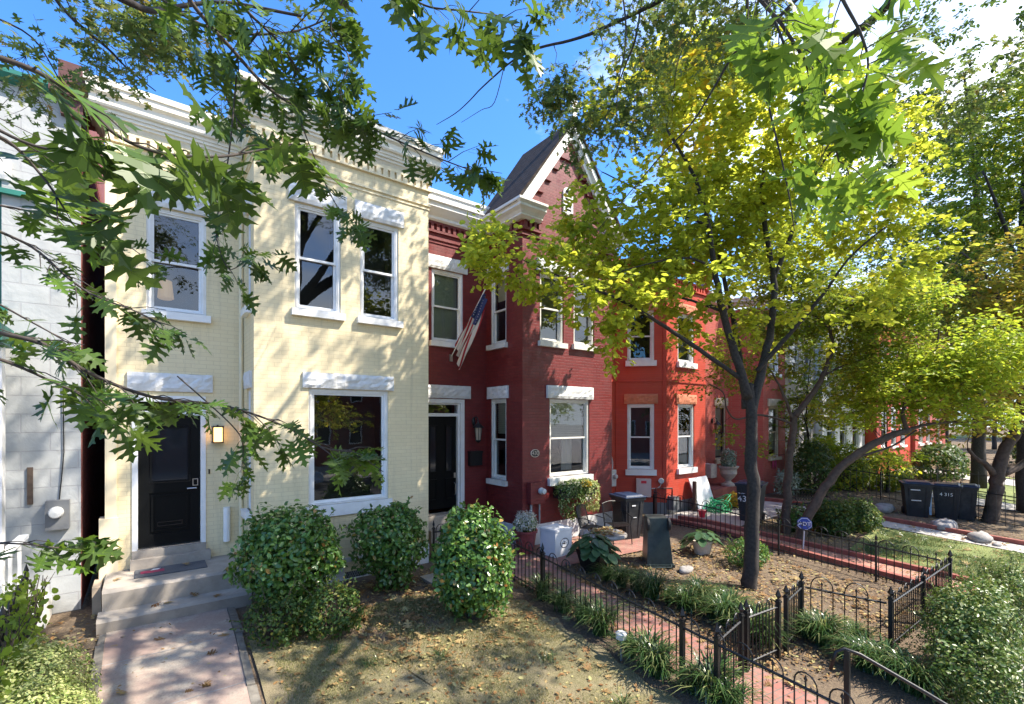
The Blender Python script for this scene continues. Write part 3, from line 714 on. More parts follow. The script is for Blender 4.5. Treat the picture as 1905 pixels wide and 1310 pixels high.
# lawn of the cream house and the front walk
mb = MB(); rr = random.Random(12); ring = []
for (a, b, n) in (((.88, 1.5), (4.75, 1.5), 8), ((4.75, 1.5), (5.0, 6.3), 26), ((4.6, 6.4), (3.0, 5.9), 10), ((3.0, 5.9), (1.7, 6.7), 8), ((1.6, 6.7), (1.08, 7.2), 5), ((1.08, 7.2), (.88, 1.5), 20)):
    for i in range(n): t = i / n; ring.append((a[0] + (b[0] - a[0]) * t + rr.uniform(-.09, .09) * (a[0] > 1.5 and i > 0), a[1] + (b[1] - a[1]) * t + rr.uniform(-.12, .12) * (i > 0 and a[1] > 1.6)))
c0 = (2.8, 4.2)
for i in range(len(ring)):
    a, b = ring[i], ring[(i + 1) % len(ring)]
    for k in range(6):
        q = [(c0[0] + (p[0] - c0[0]) * t, c0[1] + (p[1] - c0[1]) * t) for p, t in ((a, k / 6), (b, k / 6), (b, (k + 1) / 6), (a, (k + 1) / 6))]
        mb.poly([(x, y, gz(y) + .014) for x, y in (q[1:] if k == 0 else q)])
tag(mb.build('lawn', M['lawn'], fix=False), kind='structure')
sheet('front_walk', ((-.35, 1.4), (.75, 1.4), (.98, 8.45), (-.42, 8.45)), M['path'], z=.03)
mb = MB()
for y in (3.0, 4.6, 6.1, 7.3): mb.box(-.40, .93, y, y + .015, gz(y) + .026, gz(y) + .0335)
tag(mb.build('walk_joint', M['rock']), kind='structure')
mb = MB(); rr = random.Random(3)
for (xa, xb, sg_) in ((.75, .98, 1), (-.35, -.42, -1)):
    y = 1.5
    while y < 8.2:
        l_ = rr.uniform(.35, .8); f = lambda q: xa + (xb - xa) * (q - 1.4) / 7; a, b = y, min(8.35, y + l_); w_ = rr.uniform(.07, .10); hh = rr.uniform(.03, .06)
        x0, x1 = f(a) + sg_ * rr.uniform(-.01, .01), f(b) + sg_ * rr.uniform(-.01, .01)
        mb.hexa([(x0, a, gz(a) - .05), (x0 + sg_ * w_, a, gz(a) - .05), (x1 + sg_ * w_, b - .01, gz(b) - .05), (x1, b - .01, gz(b) - .05), (x0, a, gz(a) + hh), (x0 + sg_ * w_, a, gz(a) + hh * .8), (x1 + sg_ * w_, b - .01, gz(b) + hh * .7), (x1, b - .01, gz(b) + hh)]); y += l_
tag(mb.build('walk_edging', plain('mossy_edging_stone', (.16, .145, .12), .9, .35, 8, bmp=1, bscale=30)), kind='structure')
# brick walks
sheet('brick_walk', ((5.32, 1.36), (6.32, 1.36), (6.35, 8.3), (5.35, 8.3)), M['paver'], z=.02)
sheet('brick_patio', ((6.3, 6.9), (9.6, 6.6), (9.73, 8.36), (6.3, 8.36)), M['paver'], z=.024)
sheet('brick_recess', ((5.0, 8.3), (6.72, 8.3), (6.72, 9.8), (4.56, 9.8)), M['paver'], z=.021)
def along(x0, y0, x1, y1, n): return [(x0 + (x1 - x0) * i / n, y0 + (y1 - y0) * i / n) for i in range(n + 1)]
sheet('red_brick_walk', ((12.2, 1.36), (13.35, 1.36), (12.2, 8.0), (11.55, 8.0)), M['paver2'], z=.02)
mb = MB()
for xa, xb in ((13.35, 12.15), (12.15, 11.6)):
    for i in range(20):
        y0, y1 = 1.4 + i * .33, 1.4 + (i + 1) * .33; f = lambda y: xa + (xb - xa) * (y - 1.4) / 6.6
        mb.hexa([(f(y0), y0, gz(y0) - .05), (f(y0) + .13, y0, gz(y0) - .05), (f(y1) + .13, y1, gz(y1) - .05), (f(y1), y1, gz(y1) - .05), (f(y0), y0, gz(y0) + .12), (f(y0) + .13, y0, gz(y0) + .12), (f(y1) + .13, y1, gz(y1) + .12), (f(y1), y1, gz(y1) + .12)])
tag(mb.build('walk_kerb', M['kerb']), kind='structure')
sheet('rose_patio', ((12.4, 6.6), (17.0, 6.6), (17.4, 8.6), (12.0, 8.6)), M['sidewalk'], z=.016)
sheet('side_grass', ((13.6, 1.5), (17.4, 1.5), (16.9, 4.6), (13.5, 4.2)), M['park'], z=.014)
sheet('second_walk', ((17.5, 1.4), (18.5, 1.4), (17.3, 8.4), (16.4, 8.4)), M['sidewalk'], z=.018)
mb = MB()
for i in range(20):
    y0, y1 = 1.4 + i * .33, 1.4 + (i + 1) * .33; f = lambda y: 18.5 - .18 * (y - 1.4)
    mb.hexa([(f(y0), y0, gz(y0) - .05), (f(y0) + .14, y0, gz(y0) - .05), (f(y1) + .14, y1, gz(y1) - .05), (f(y1), y1, gz(y1) - .05), (f(y0), y0, gz(y0) + .13), (f(y0) + .14, y0, gz(y0) + .13), (f(y1) + .14, y1, gz(y1) + .13), (f(y1), y1, gz(y1) + .13)])
tag(mb.build('second_walk_kerb', M['kerb']), kind='structure')
sheet('park_lawn', ((26.5, 1.36), (120, 1.36), (120, 30), (26.5, 9)), M['park'], z=.014)
sheet('park_path', ((24.6, 1.4), (26.4, 1.4), (26.4, 8.6), (24.6, 8.6)), M['sidewalk'], z=.02)
sheet('park_cross_path', ((33, 1.4), (36, 1.4), (36, 24), (33, 24)), M['sidewalk'], z=.022)

# ================================================================ cream house
YR, YB, XB, XE, XL = 9.8, 8.72, 1.40, 4.555, -.50
yh = thing('row_house', (2, 9.8, 0), 'two-storey cream painted brick row house with white trim and a black front door', 'house', 'row houses along the terrace')
fr_r = Fr(XL, YR, 1, 0); fr_s = Fr(XB, YR, 0, -1); fr_b = Fr(XB, YB, 1, 0); fr_e = Fr(XE, YB, 0, 1)
D = [(-.17 - XL, .83 - XL, .72, 3.29)]                     # doorway
wr = (.01 - XL, .84 - XL, 4.68, 6.40)
bw1 = (2.02 - XB, 2.80 - XB, 4.79, 6.62); bw2 = (3.15 - XB, 3.91 - XB, 4.79, 6.62); bwp = (2.245 - XB, 3.70 - XB, 1.38, 3.44)
sw_up = (.42, .80, 4.79, 6.45); sw_lo = (.42, .80, 1.35, 3.42)
mb = MB()
wall(mb, fr_r, 0, XB - XL, 0, 8.0, [D[0], wr]); wall(mb, fr_s, 0, YR - YB, 0, 8.1, [sw_up, sw_lo]); wall(mb, fr_b, 0, XE - XB, .12, 8.1, [bw1, bw2, bwp])
wall(mb, fr_e, 0, YR - YB, 0, 8.1)
mb.poly([(XL, YR, 0), (XL, YR, 8.0), (XL, 22, 8.0), (XL, 22, 0)]); mb.poly([(XE, YR, 7), (XE, YR, 8.0), (XE, 22, 8.0), (XE, 22, 7)]); mb.poly([(XL, 22, 0), (XE, 22, 0), (XE, 22, 8), (XL, 22, 8)])
mb.build('wall', M['cream'], yh, fix=False)
mb = MB(); fbox(mb, fr_r, -.07, .16, .0, 1.35, -.2, .06); fbox(mb, fr_r, 0, .14, 1.35, 7.2, -.02, .035); mb.build('corner_pilaster', M['cream_flat'], yh)
mb = MB(); mb.box(XL, XE, YR + .02, 22, 7.7, 7.75); mb.box(XB, XE, YB + .02, YR, 7.7, 7.75); mb.build('roof', M['slate'], yh)
# base course with vent
mb = MB(); fbox(mb, fr_b, -.01, 2.87 - XB, -.1, .12, -.2, .012); fbox(mb, fr_b, 3.28 - XB, XE - XB, -.1, .12, -.2, .012); fbox(mb, fr_b, 0, XE - XB, -.1, .0, -.2, .014)
fbox(mb, fr_b, -.01, 2.85 - XB, .12, .38, -.02, .015); fbox(mb, fr_b, 3.31 - XB, XE - XB + .01, .12, .38, -.02, .015); fbox(mb, fr_b, 2.85 - XB, 3.31 - XB, .30, .38, -.02, .013)
mb.build('base_course', M['stonewhite'], yh)
mb = MB(); fbox(mb, fr_b, 2.85 - XB, 3.31 - XB, .0, .30, -.3, -.02); mb.build('vent_dark_block', M['rubber'], yh)  # solid black block stands in for the darkness behind the grille
mb = MB()
for k in range(14):
    for s in (1, -1):
        a = 2.87 - XB + k * .032; b = a + s * .10; lo, hi = 2.86 - XB, 3.30 - XB
        if lo <= a <= hi and lo <= b <= hi: mb.tube([fr_b.p(a, .02, -.005), fr_b.p(b, .30, -.005)], .0035, 4)
mb.build('vent_grille', M['ltgrey'], yh)
# cornices
PROF = [(0, -.02), (.24, -.02), (.24, -.11), (.215, -.115), (.215, -.215), (.235, -.225), (.20, -.25), (.18, -.26), (.18, -.37), (.205, -.38), (.19, -.41), (.15, -.42), (.15, -.47), (.13, -.475), (.13, -.52), (.10, -.53), (.10, -.57), (.075, -.58), (.05, -.63), (0, -.63)]
PROF_U = [(o, z + 8.36) for o, z in PROF]; PROF_R = [(o, z + 8.12) for o, z in PROF]
mb = MB(); sweep(mb, [(XL, YR + .6), (XL, YR), (XB - .01, YR)], PROF_R); mb.build('recess_cornice', M['creamwhite'], yh, fix=True)
mb = MB(); sweep(mb, [(XB, YR + .3), (XB, YB), (XE, YB), (XE, YR + .3)], PROF_U); mb.build('bay_cornice', M['creamwhite'], yh, fix=True)
mb = MB()
def course(mb, pts, z0, z1, o): sweep(mb, pts, [(0, z0), (o, z0), (o, z1), (0, z1)])
bp = [(XB, YR), (XB, YB), (XE, YB), (XE, YR)]
course(mb, bp, 7.655, 7.75, .05); course(mb, bp, 7.50, 7.535, .05); course(mb, bp, 7.20, 7.235, .03); course(mb, bp, 7.13, 7.155, .018)
for fr, ln in ((fr_b, XE - XB), (fr_s, YR - YB)):
    k = 0
    while k * .135 + .06 < ln:
        fbox(mb, fr, k * .135 + .02, k * .135 + .112, 7.535, 7.655, -.01, .048); k += 1
rp = [(XL, YR), (XB, YR)]
course(mb, rp, 7.42, 7.5, .05); course(mb, rp, 7.27, 7.30, .05); course(mb, rp, 7.02, 7.05, .03); course(mb, rp, 6.95, 6.97, .018)
for k in range(14): fbox(mb, fr_r, k * .135 + .02, k * .135 + .112, 7.30, 7.42, -.01, .048)
mb.build('dentil_course', M['cream_flat'], yh)
# windows
w = window(yh, fr_r, *wr, lintel=.30, seed=1, label='upper window above the black door')
m_ = MB(); m_.lathe((.28, YR + .45, 4.98), [(.09, 0), (.12, .02), (.09, .32), (.07, .33)], 14); m_.build('lamp_shade', M['lampshade'], w)
window(yh, fr_b, *bw1, lintel=.30, seed=2, label='left upper window of the cream bay'); window(yh, fr_b, *bw2, lintel=.30, seed=3, label='right upper window of the cream bay')
window(yh, fr_b, *bwp, lintel=.27, seed=4, pic=True, cw=.075, sillh=.20, sillw=.06, label='wide single-pane picture window')
window(yh, fr_s, *sw_up, lintel=.28, seed=5); window(yh, fr_s, *sw_lo, lintel=.28, seed=6)
# door
mb = MB(); a0, a1 = D[0][0], D[0][1]
fring(mb, fr_r, a0, a1, .72, 3.29, .075, -.15, .02, wt=.10, wb=0); fbox(mb, fr_r, a0 + .075, a1 - .075, 2.965, 3.035, -.15, .0); mb.build('door_frame', M['white'], yh)
mb = MB(); l0, l1 = a0 + .077, a1 - .077
fbox(mb, fr_r, l0, l1, .80, 1.0, -.11, -.055); fbox(mb, fr_r, l0, l1, 1.68, 1.84, -.11, -.055); fbox(mb, fr_r, l0, l1, 2.80, 2.963, -.11, -.055)
for (x, y) in ((l0, l0 + .14), (l1 - .14, l1)):
    fbox(mb, fr_r, x, y, 1.0, 1.68, -.11, -.055); fbox(mb, fr_r, x, y, 1.84, 2.80, -.11, -.055)
fbox(mb, fr_r, l0 + .14, l1 - .14, 1.0, 1.68, -.10, -.075)
fring(mb, fr_r, l0 + .17, l1 - .17, 1.04, 1.64, .03, -.075, -.060); fring(mb, fr_r, l0 + .15, l1 - .15, 1.85, 2.79, .025, -.09, -.05)
dr = mb.build('door', M['black'], yh)
mb = MB(); fbox(mb, fr_r, l0 + .14, l1 - .14, 1.84, 2.80, -.085, -.08); mb.build('door_glass', M['carglass'], dr)
mb = MB(); mb.tube([fr_r.p(l1 - .06, 1.72, -.02), fr_r.p(l1 - .19, 1.72, -.02)], .011, 8); mb.tube([fr_r.p(l1 - .06, 1.72, -.06), fr_r.p(l1 - .06, 1.72, -.015)], .012, 8); mb.build('handle', M['silver'], dr)
mb = MB(); fring(mb, fr_r, l1 - .11, l1 - .03, 1.76, 1.88, .012, -.06, -.04); mb.build('lock', M['silver'], dr)
mb = MB(); fring(mb, fr_r, l0 + .25, l1 - .25, 1.12, 1.19, .01, -.076, -.062); mb.build('letter_slot', M['darkmetal'], dr)
mb = MB(); mb.poly([fr_r.p(l0, 3.04, -.08), fr_r.p(l1, 3.04, -.08), fr_r.p(l1, 3.19, -.08), fr_r.p(l0, 3.19, -.08)]); mb.build('transom', M['glass'], yh, fix=False)
mb = MB(); fbox(mb, fr_r, l0 - .1, l1 + .1, 3.0, 3.3, -.6, -.5); mb.build('transom_backing', M['room'], yh)
mb = MB(); stone(mb, fr_r, a0 - .06, a1 + .10, 3.36, 3.66, -.01, .05, seed=9); mb.build('door_lintel', M['stonewhite'], yh)
mb = MB(); fbox(mb, fr_r, a0 - .02, a1 + .06, .50, .66, -.2, .17); fbox(mb, fr_r, a0 + .0, a1 + .0, .66, .78, -.2, .07); mb.build('door_sill', M['conc'], yh)
mb = MB(); fbox(mb, fr_r, l0 - .01, l1 + .01, .782, .80, -.14, .035); mb.build('threshold', M['silver'], yh)
mb = MB(); mb.tube([(XB - .04, YR - .05, .35), (XB - .04, YR - .05, 7.0)], .035, 10); mb.build('downpipe', M['cream_flat'], yh)
mb = MB(); mb.tube([fr_r.p(1.64, .75, .05), fr_r.p(1.64, 1.35, .05)], .055, 12); mb.build('pipe_shoe', M['white'], yh)
mb = MB(); fbox(mb, fr_r, 1.37, 1.39, 1.95, 2.03, 0, .02); mb.build('doorbell', M['darkmetal'], yh)

# steps (three treads)
st = thing('concrete_steps', (.4, 8.9, 0), 'worn concrete front steps leading up to the black door', 'steps')
mb = MB()
def tread(mb, x0, x1, y0, y1, z0, z1):
    mb.prism([(x0, y0 + .02, z0), (x0, y0, z0 + .03), (x0, y0 - .02, z1 - .04), (x0, y0 + .01, z1), (x0, y1, z1), (x0, y1, z0)], (x1 - x0, 0, 0))
tread(mb, -.52, 1.32, 8.42, 8.80, -.05, .21); mb.build('tread', M['conc'], st)
mb = MB(); tread(mb, -.48, 1.34, 8.76, YR, -.05, .50); mb.build('landing', M['conc'], st)
mb = MB(); mb.box(-.62, -.52, 9.3, 9.79, -.05, .42); mb.build('side_block', M['tan'], st)
dm = thing('door_mat', (.33, 9.42, .5), 'grey door mat printed with a small red house on the top step', 'door mat')
mb = MB(); mb.box(-.13, .80, 9.14, 9.60, .502, .516); mb.build('mat', M['mattex'], dm)
mb = MB(); mb.box(-.06, .24, 9.30, 9.44, .5165, .519); mb.build('house_motif', M['crimson'], dm)
mb = MB(); mb.poly([(.06, 9.42, .5205), (.16, 9.42, .5205), (.20, 9.50, .5205), (.10, 9.50, .5205)]); mb.build('roof_motif', M['mark'], dm)
# lit wall lamp
def cage_lamp(loc, label, glow, metal, s=1, group=None):
    t = thing('wall_lamp', loc, label, 'wall lamp', group); x, y, z = loc
    mb = MB(); mb.box(x - .05 * s, x + .05 * s, y - .015, y, z - .06 * s, z + .1 * s); mb.box(x - .012, x + .012, y - .07 * s, y, z + .14 * s, z + .16 * s)
    mb.box(x - .085 * s, x + .085 * s, y - .17 * s, y, z + .12 * s, z + .14 * s); mb.box(x - .085 * s, x + .085 * s, y - .17 * s, y - .0, z - .15 * s, z - .135 * s)
    for a in (-.08, .068):
        for b in (-.168, -.02): mb.box(x + a * s, x + (a + .012) * s, y + b * s, y + (b + .012) * s, z - .135 * s, z + .12 * s)
    mb.build('cage', metal, t)
    mb = MB(); mb.box(x - .062 * s, x + .062 * s, y - .15 * s, y - .03 * s, z - .13 * s, z + .115 * s); mb.build('lamp_glass', glow, t); return t
cage_lamp((1.0, YR - .002, 2.64), 'small lit amber lamp on the cream wall beside the black door', M['glow'], M['darkmetal'])

# ================================================================ dark red house
XB2, XE2, YB2 = 6.72, 9.73, 8.37
rh = thing('row_house', (7, 9.8, 0), 'dark red brick row house with a steep gable over its bay', 'house', 'row houses along the terrace')
g_r = Fr(XE, YR, 1, 0); g_s = Fr(XB2, YR, 0, -1); g_b = Fr(XB2, YB2, 1, 0); g_e = Fr(XE2, YB2, 0, 1)
dD = (4.95 - XE, 6.07 - XE, .74, 3.37); rw = (5.2 - XE, 6.05 - XE, 4.70, 6.37)
s_up = (.17, .82, 4.70, 6.35); s_lo = (.17, .82, 1.45, 3.39)
f1 = (7.23 - XB2, 7.99 - XB2, 4.71, 6.33); f2 = (8.32 - XB2, 9.06 - XB2, 4.73, 6.33); f3 = (7.53 - XB2, 8.88 - XB2, 1.52, 3.39)
mb = MB()
wall(mb, g_r, 0, XB2 - XE, 0, 7.6, [dD, rw]); wall(mb, g_s, 0, YR - YB2, 0, 7.45, [s_up, s_lo]); wall(mb, g_b, 0, XE2 - XB2, .0, 7.45, [f1, f2, f3]); wall(mb, g_e, 0, YR - YB2, 0, 7.45)
mb.poly([(XB2, YB2, 7.45), (XE2, YB2, 7.45), (XE2 - .05, YB2, 7.8), (8.16, YB2, 9.75), (XB2 + .05, YB2, 7.8)])
mb.poly([(XE2, YR, 0), (XE2, 22, 0), (XE2, 22, 7.6), (XE2, YR, 7.6)]); mb.poly([(XE, 22, 0), (XE2, 22, 0), (XE2, 22, 8), (XE, 22, 8)])
mb.build('wall', M['dred'], rh, fix=False)
mb = MB(); fbox(mb, g_b, -.01, XE2 - XB2 + .01, -.1, .48, -.2, .015); fbox(mb, g_s, .0, YR - YB2 - .01, -.1, .48, -.2, .015); fbox(mb, g_r, 1.55, XB2 - XE - .02, -.1, .48, -.2, .015); mb.build('base_course', M['stonewhite'], rh)
P2 = [(0, 0), (.30, 0), (.30, -.07), (.27, -.075), (.27, -.20), (.30, -.215), (.30, -.24), (.25, -.25), (.25, -.35), (.16, -.45), (.10, -.50), (.10, -.56), (.04, -.60), (0, -.60)]
mb = MB(); sweep(mb, [(XE + .02, YR), (XB2 - .0, YR)], [(o, z + 8.03) for o, z in P2]); mb.build('recess_cornice', M['white'], rh)
P3 = [(0, .02), (.36, 0), (.36, -.05), (.30, -.10), (.30, -.15), (.22, -.20), (.17, -.26), (.17, -.29), (.08, -.33), (0, -.33)]
mb = MB(); sweep(mb, [(XB2, YR), (XB2, YB2), (XB2 + .46, YB2)], [(o, z + 7.71) for o, z in P3]); mb.build('bay_cornice', M['white2'], rh); mb = MB()
sweep(mb, [(XE2 - .46, YB2), (XE2, YB2), (XE2, YR)], [(o, z + 7.71) for o, z in P3]); mb.build('bay_cornice', M['white2'], rh)
mb = MB(); rp = [(XE, YR), (XB2, YR)]
course(mb, rp, 7.38, 7.46, .05); course(mb, rp, 7.19, 7.24, .045); course(mb, rp, 7.03, 7.06, .03); course(mb, rp, 6.95, 6.98, .018)
for k in range(15): fbox(mb, g_r, .03 + k * .145, .1 + k * .145, 7.24, 7.38, -.01, .048)
mb.build('dentil_course', M['dred'], rh); mb = MB()
for pth, fr, st_, nn in (([(XB2, YR), (XB2, YB2), (XB2 + .52, YB2)], g_s, 0, 9), ([(XE2 - .52, YB2), (XE2, YB2), (XE2, YR)], g_b, XE2 - XB2 - .5, 4)):
    course(mb, pth, 7.40, 7.46, .09); course(mb, pth, 7.17, 7.23, .07); course(mb, pth, 7.05, 7.08, .04)
    for k in range(nn): fbox(mb, fr, st_ + .04 + k * .145, st_ + .11 + k * .145, 7.23, 7.40, -.01, .075)
    if fr is g_s:
        for k in range(4): fbox(mb, g_b, .02 + k * .135, .085 + k * .135, 7.23, 7.40, -.01, .075)
    mb.build('dentil_course', M['dred'], rh); mb = MB()
# gable trim, corbels, louvre, roof
gx, gzz = 8.16, 10.06; RT = MB(); GB = YB2
for sx, x1 in ((-1, 6.50), (1, 9.84)):
    # rake board: from eave to apex, 0.24 wide, standing proud of the gable wall
    e = Vector((x1, 0, 7.72)); ap = Vector((gx, 0, gzz)); d = (ap - e).normalized(); nn = Vector((-d.z, 0, d.x)) * (1 if sx < 0 else -1)
    for w0, w1, y0, y1 in ((0, -.11, -.20, .05), (-.11, -.24, -.13, .05)):
        RT.prism([e + nn * w0 + Vector((0, GB + y0, 0)), ap + (nn * w0) + Vector((0, GB + y0, 0)), ap + Vector((0, 0, w1 / abs(nn.z))) + Vector((0, GB + y0, 0)), e + nn * w1 + Vector((0, GB + y0, 0))], (0, y1 - y0, 0))
RT.build('rake_board', M['white'], rh)
mb = MB(); mb.box(gx - .06, gx + .06, GB - .22, GB - .10, gzz - .05, gzz + .22); mb.prism([(gx - .10, GB - .24, gzz + .22), (gx + .10, GB - .24, gzz + .22), (gx + .14, GB - .24, gzz + .36), (gx, GB - .24, gzz + .52), (gx - .14, GB - .24, gzz + .36)], (0, .16, 0)); mb.build('finial', M['white2'], rh)
mb = MB()
def rakeline(x): # height of underside of rake at x
    return 7.72 + (gzz - 7.72) * ((x - 6.5) / (gx - 6.5) if x < gx else (9.84 - x) / (9.84 - gx)) - .12
for s in (-1, 1):
    for k in range(6):
        xa = gx + s * (.12 + k * .24); xb = gx + s * (.12 + (k + 1) * .24); zb = rakeline(xa) - .62
        if k == 0: xa = gx
        lo, hi = sorted((xa, xb))
        ps = [(lo, GB + .02, zb), (hi, GB + .02, zb), (hi, GB + .02, max(zb + .05, rakeline(hi))), (lo, GB + .02, max(zb + .05, rakeline(lo)))]
        if s > 0 or k in (0, 1, 2, 3): mb.prism(ps, (0, -.055 - .02, 0))
mb.build('stepped_corbel', M['dred'], rh)
mb = MB(); fring(mb, g_b, 7.955 - XB2, 8.275 - XB2, 7.84, 8.36, .055, -.02, .035, wt=.0)
lx = (7.955 + 8.275) / 2 - XB2
pts = [(lx + .16 * math.cos(PI * i / 10), 8.36 + .14 * math.sin(PI * i / 10)) for i in range(11)]; ptsi = [(lx + .105 * math.cos(PI * i / 10), 8.36 + .09 * math.sin(PI * i / 10)) for i in range(11)]
for i in range(10):
    q = [pts[i], pts[i + 1], ptsi[i + 1], ptsi[i]]; mb.prism([g_b.p(a, z, -.02) for a, z in q], g_b.n * .055)
for k in range(6):
    z = 7.90 + k * .085; mb.hexa([g_b.p(lx - .105, z, .03), g_b.p(lx + .105, z, .03), g_b.p(lx + .105, z + .055, -.01), g_b.p(lx - .105, z + .055, -.01), g_b.p(lx - .105, z + .012, .03), g_b.p(lx + .105, z + .012, .03), g_b.p(lx + .105, z + .067, -.01), g_b.p(lx - .105, z + .067, -.01)])
lv = mb.build('louvre_vent', M['white'], rh)
mb = MB(); fbox(mb, g_b, lx - .11, lx + .11, 7.86, 8.42, .003, .006); mb.build('louvre_dark_sheet', M['rubber'], lv)  # thin black sheet on the wall, painted shade behind the slats
mb = MB(); th = .07; yb = 10.15
for a, b in (((6.38, 7.70), (gx, gzz + .05)), ((gx, gzz + .05), (9.98, 7.70))):
    mb.prism([(a[0], GB - .24, a[1]), (b[0], GB - .24, b[1]), (b[0], yb, b[1]), (a[0], 9.70, a[1])] if a[0] < gx - .5 else [(a[0], GB - .24, a[1]), (b[0], GB - .24, b[1]), (b[0], 9.70, b[1]), (a[0], yb, a[1])], (0, 0, -th))
mb.prism([(6.38, 9.70, 7.70), (gx, yb, gzz + .05), (9.98, 9.70, 7.70), (gx, 12.2, 7.7)], (0, 0, -th))
mb.build('gable_roof', M['slate'], rh)
mb = MB(); mb.box(XE, XE2, YR + .05, 22, 7.5, 7.56); mb.build('roof', M['slate'], rh)
W2 = M['white2']
window(rh, g_r, *rw, lintel=.30, seed=11, blind=1, mat=M['white'], label='shaded upper window over the dark red entrance')
window(rh, g_s, *s_up, lintel=.30, seed=12, mat=W2, blind=.35, label='narrow upper side window of the dark red bay'); window(rh, g_s, *s_lo, lintel=.29, seed=13, mat=W2, blind=.45, label='narrow lower side window of the dark red bay')
window(rh, g_b, *f1, lintel=.28, seed=14, mat=W2, blind=1, lint_d=.09, label='left upper window under the gable'); window(rh, g_b, *f2, lintel=.28, seed=15, mat=W2, blind=.75, lint_d=.09, label='right upper window under the gable')
w = window(rh, g_b, *f3, lintel=.30, seed=16, mat=W2, blind=.5, sillh=.18, lint_d=.07, label='wide lower window with half drawn blind and a flower box')
mb = MB()
for k in range(5): mb.poly([g_b.p(f3[0] + .75 + k * .08, f3[2] + .1, -.4 - .03 * (k % 2)), g_b.p(f3[0] + .83 + k * .08, f3[2] + .1, -.4 - .03 * ((k + 1) % 2)), g_b.p(f3[0] + .83 + k * .08, f3[2] + .95, -.4 - .03 * ((k + 1) % 2)), g_b.p(f3[0] + .75 + k * .08, f3[2] + .95, -.4 - .03 * (k % 2))])
mb.build('curtain', M['curtain'], w, fix=False)
mb = MB(); a0, a1 = dD[0], dD[1]
fring(mb, g_r, a0, a1, .74, 3.37, .10, -.14, .02, wt=.09, wb=0); fring(mb, g_r, a0 + .1, a1 - .1, .74, 3.28, .05, -.2, -.04, wt=.04, wb=0); fbox(mb, g_r, a0 + .15, a1 - .15, 2.965, 3.04, -.2, -.05); mb.build('door_frame', M['white'], rh)
mb = MB(); l0, l1 = a0 + .152, a1 - .152
fbox(mb, g_r, l0, l1, .80, 2.963, -.16, -.12)
for (x, y, z0, z1) in ((l0 + .09, l0 + .30, 1.0, 1.5), (l1 - .30, l1 - .09, 1.0, 1.5), (l0 + .09, l0 + .30, 1.65, 2.75), (l1 - .30, l1 - .09, 1.65, 2.75)):
    fring(mb, g_r, x, y, z0, z1, .03, -.12, -.10)
dr = mb.build('door', M['black'], rh)
mb = MB()
for x in (l0 + .12, l1 - .27): fbox(mb, g_r, x, x + .15, 1.68, 2.72, -.12, -.115)
mb.build('door_glass', M['carglass'], dr)
mb = MB(); fbox(mb, g_r, l1 - .075, l1 - .025, 1.50, 1.62, -.12, -.09); mb.tube([g_r.p(l1 - .05, 1.38, -.11), g_r.p(l1 - .05, 1.35, -.06), g_r.p(l1 - .05, 1.12, -.06), g_r.p(l1 - .05, 1.09, -.11)], .012, 8); mb.build('handle', M['silver'], dr)
mb = MB(); mb.poly([g_r.p(l0, 3.05, -.1), g_r.p(l1, 3.05, -.1), g_r.p(l1, 3.24, -.1), g_r.p(l0, 3.24, -.1)]); mb.build('transom', M['glass'], rh, fix=False)
mb = MB(); fbox(mb, g_r, l0 - .1, l1 + .1, 3.0, 3.3, -.6, -.5); mb.build('transom_backing', M['room'], rh)
mb = MB(); stone(mb, g_r, a0 - .12, a1 + .17, 3.39, 3.69, -.01, .05, seed=19); mb.build('door_lintel', M['stonewhite'], rh)
mb = MB(); fbox(mb, g_r, a0 - .1, a1 + .1, .5, .74, -.2, .35); fbox(mb, g_r, a0 - .1, a1 + .1, .25, .5, -.2, .65); fbox(mb, g_r, a0 - .1, a1 + .1, 0, .25, -.2, .95); mb.build('door_step', M['conc'], rh)
# plaque 430
pl = MB(); PM = Matrix.Rotation(PI / 2, 4, 'X')
pl2 = [(.13 * math.cos(2 * PI * i / 28), .092 * math.sin(2 * PI * i / 28)) for i in range(28)]
pl.prism([g_b.p(7.08 - XB2 + a, 2.12 + z, .0) for a, z in pl2], g_b.n * .02); pq = pl.build('house_number_plaque', M['urn'], rh)
pl = MB(); pl.prism([g_b.p(7.08 - XB2 + a * .86, 2.12 + z * .82, .0) for a, z in pl2], g_b.n * .023); pl.build('plaque_field', M['iron'], pq)
text('430', pq, (7.08, YB2 - .026, 2.12), (PI / 2, 0, 0), .13, M['urn'], 'house_number')
def lantern(loc, label, s=1, metal=None, arm=True):
    t = thing('wall_lantern', loc, label, 'wall lantern', 'carriage lanterns on the house fronts'); x, y, z = loc; metal = metal or M['iron']; c = (x, y - .20 * s, z)
    mb = MB(); mb.blob((x, y - .02 * s, z + .22 * s), (.05 * s, .03 * s, .10 * s), rough=.02)
    mb.tube([(x, y, z + .2 * s), (x, y - .08 * s, z + .33 * s), (x, y - .18 * s, z + .30 * s), (x, y - .20 * s, z + .22 * s)], .012 * s, 8); mb.build('bracket', metal, t)
    mb = MB(); mb.lathe(c, [(.008 * s, .24 * s), (.02 * s, .22 * s), (.03 * s, .19 * s), (.13 * s, .10 * s), (.135 * s, .085 * s), (.09 * s, .085 * s)], 16); mb.lathe(c, [(.02 * s, -.24 * s), (.06 * s, -.20 * s), (.065 * s, -.18 * s), (.05 * s, -.18 * s)], 12)
    for k in range(6):
        a = k * PI / 3; mb.tube([(c[0] + .088 * s * math.cos(a), c[1] + .088 * s * math.sin(a), z + .09 * s), (c[0] + .06 * s * math.cos(a), c[1] + .06 * s * math.sin(a), z - .18 * s)], .006 * s, 4)
    mb.build('cap_and_frame', metal, t)
    mb = MB(); mb.lathe(c, [(.055 * s, -.18 * s), (.082 * s, .085 * s)], 12); mb.build('lamp_glass', M['lampglass'], t); return t
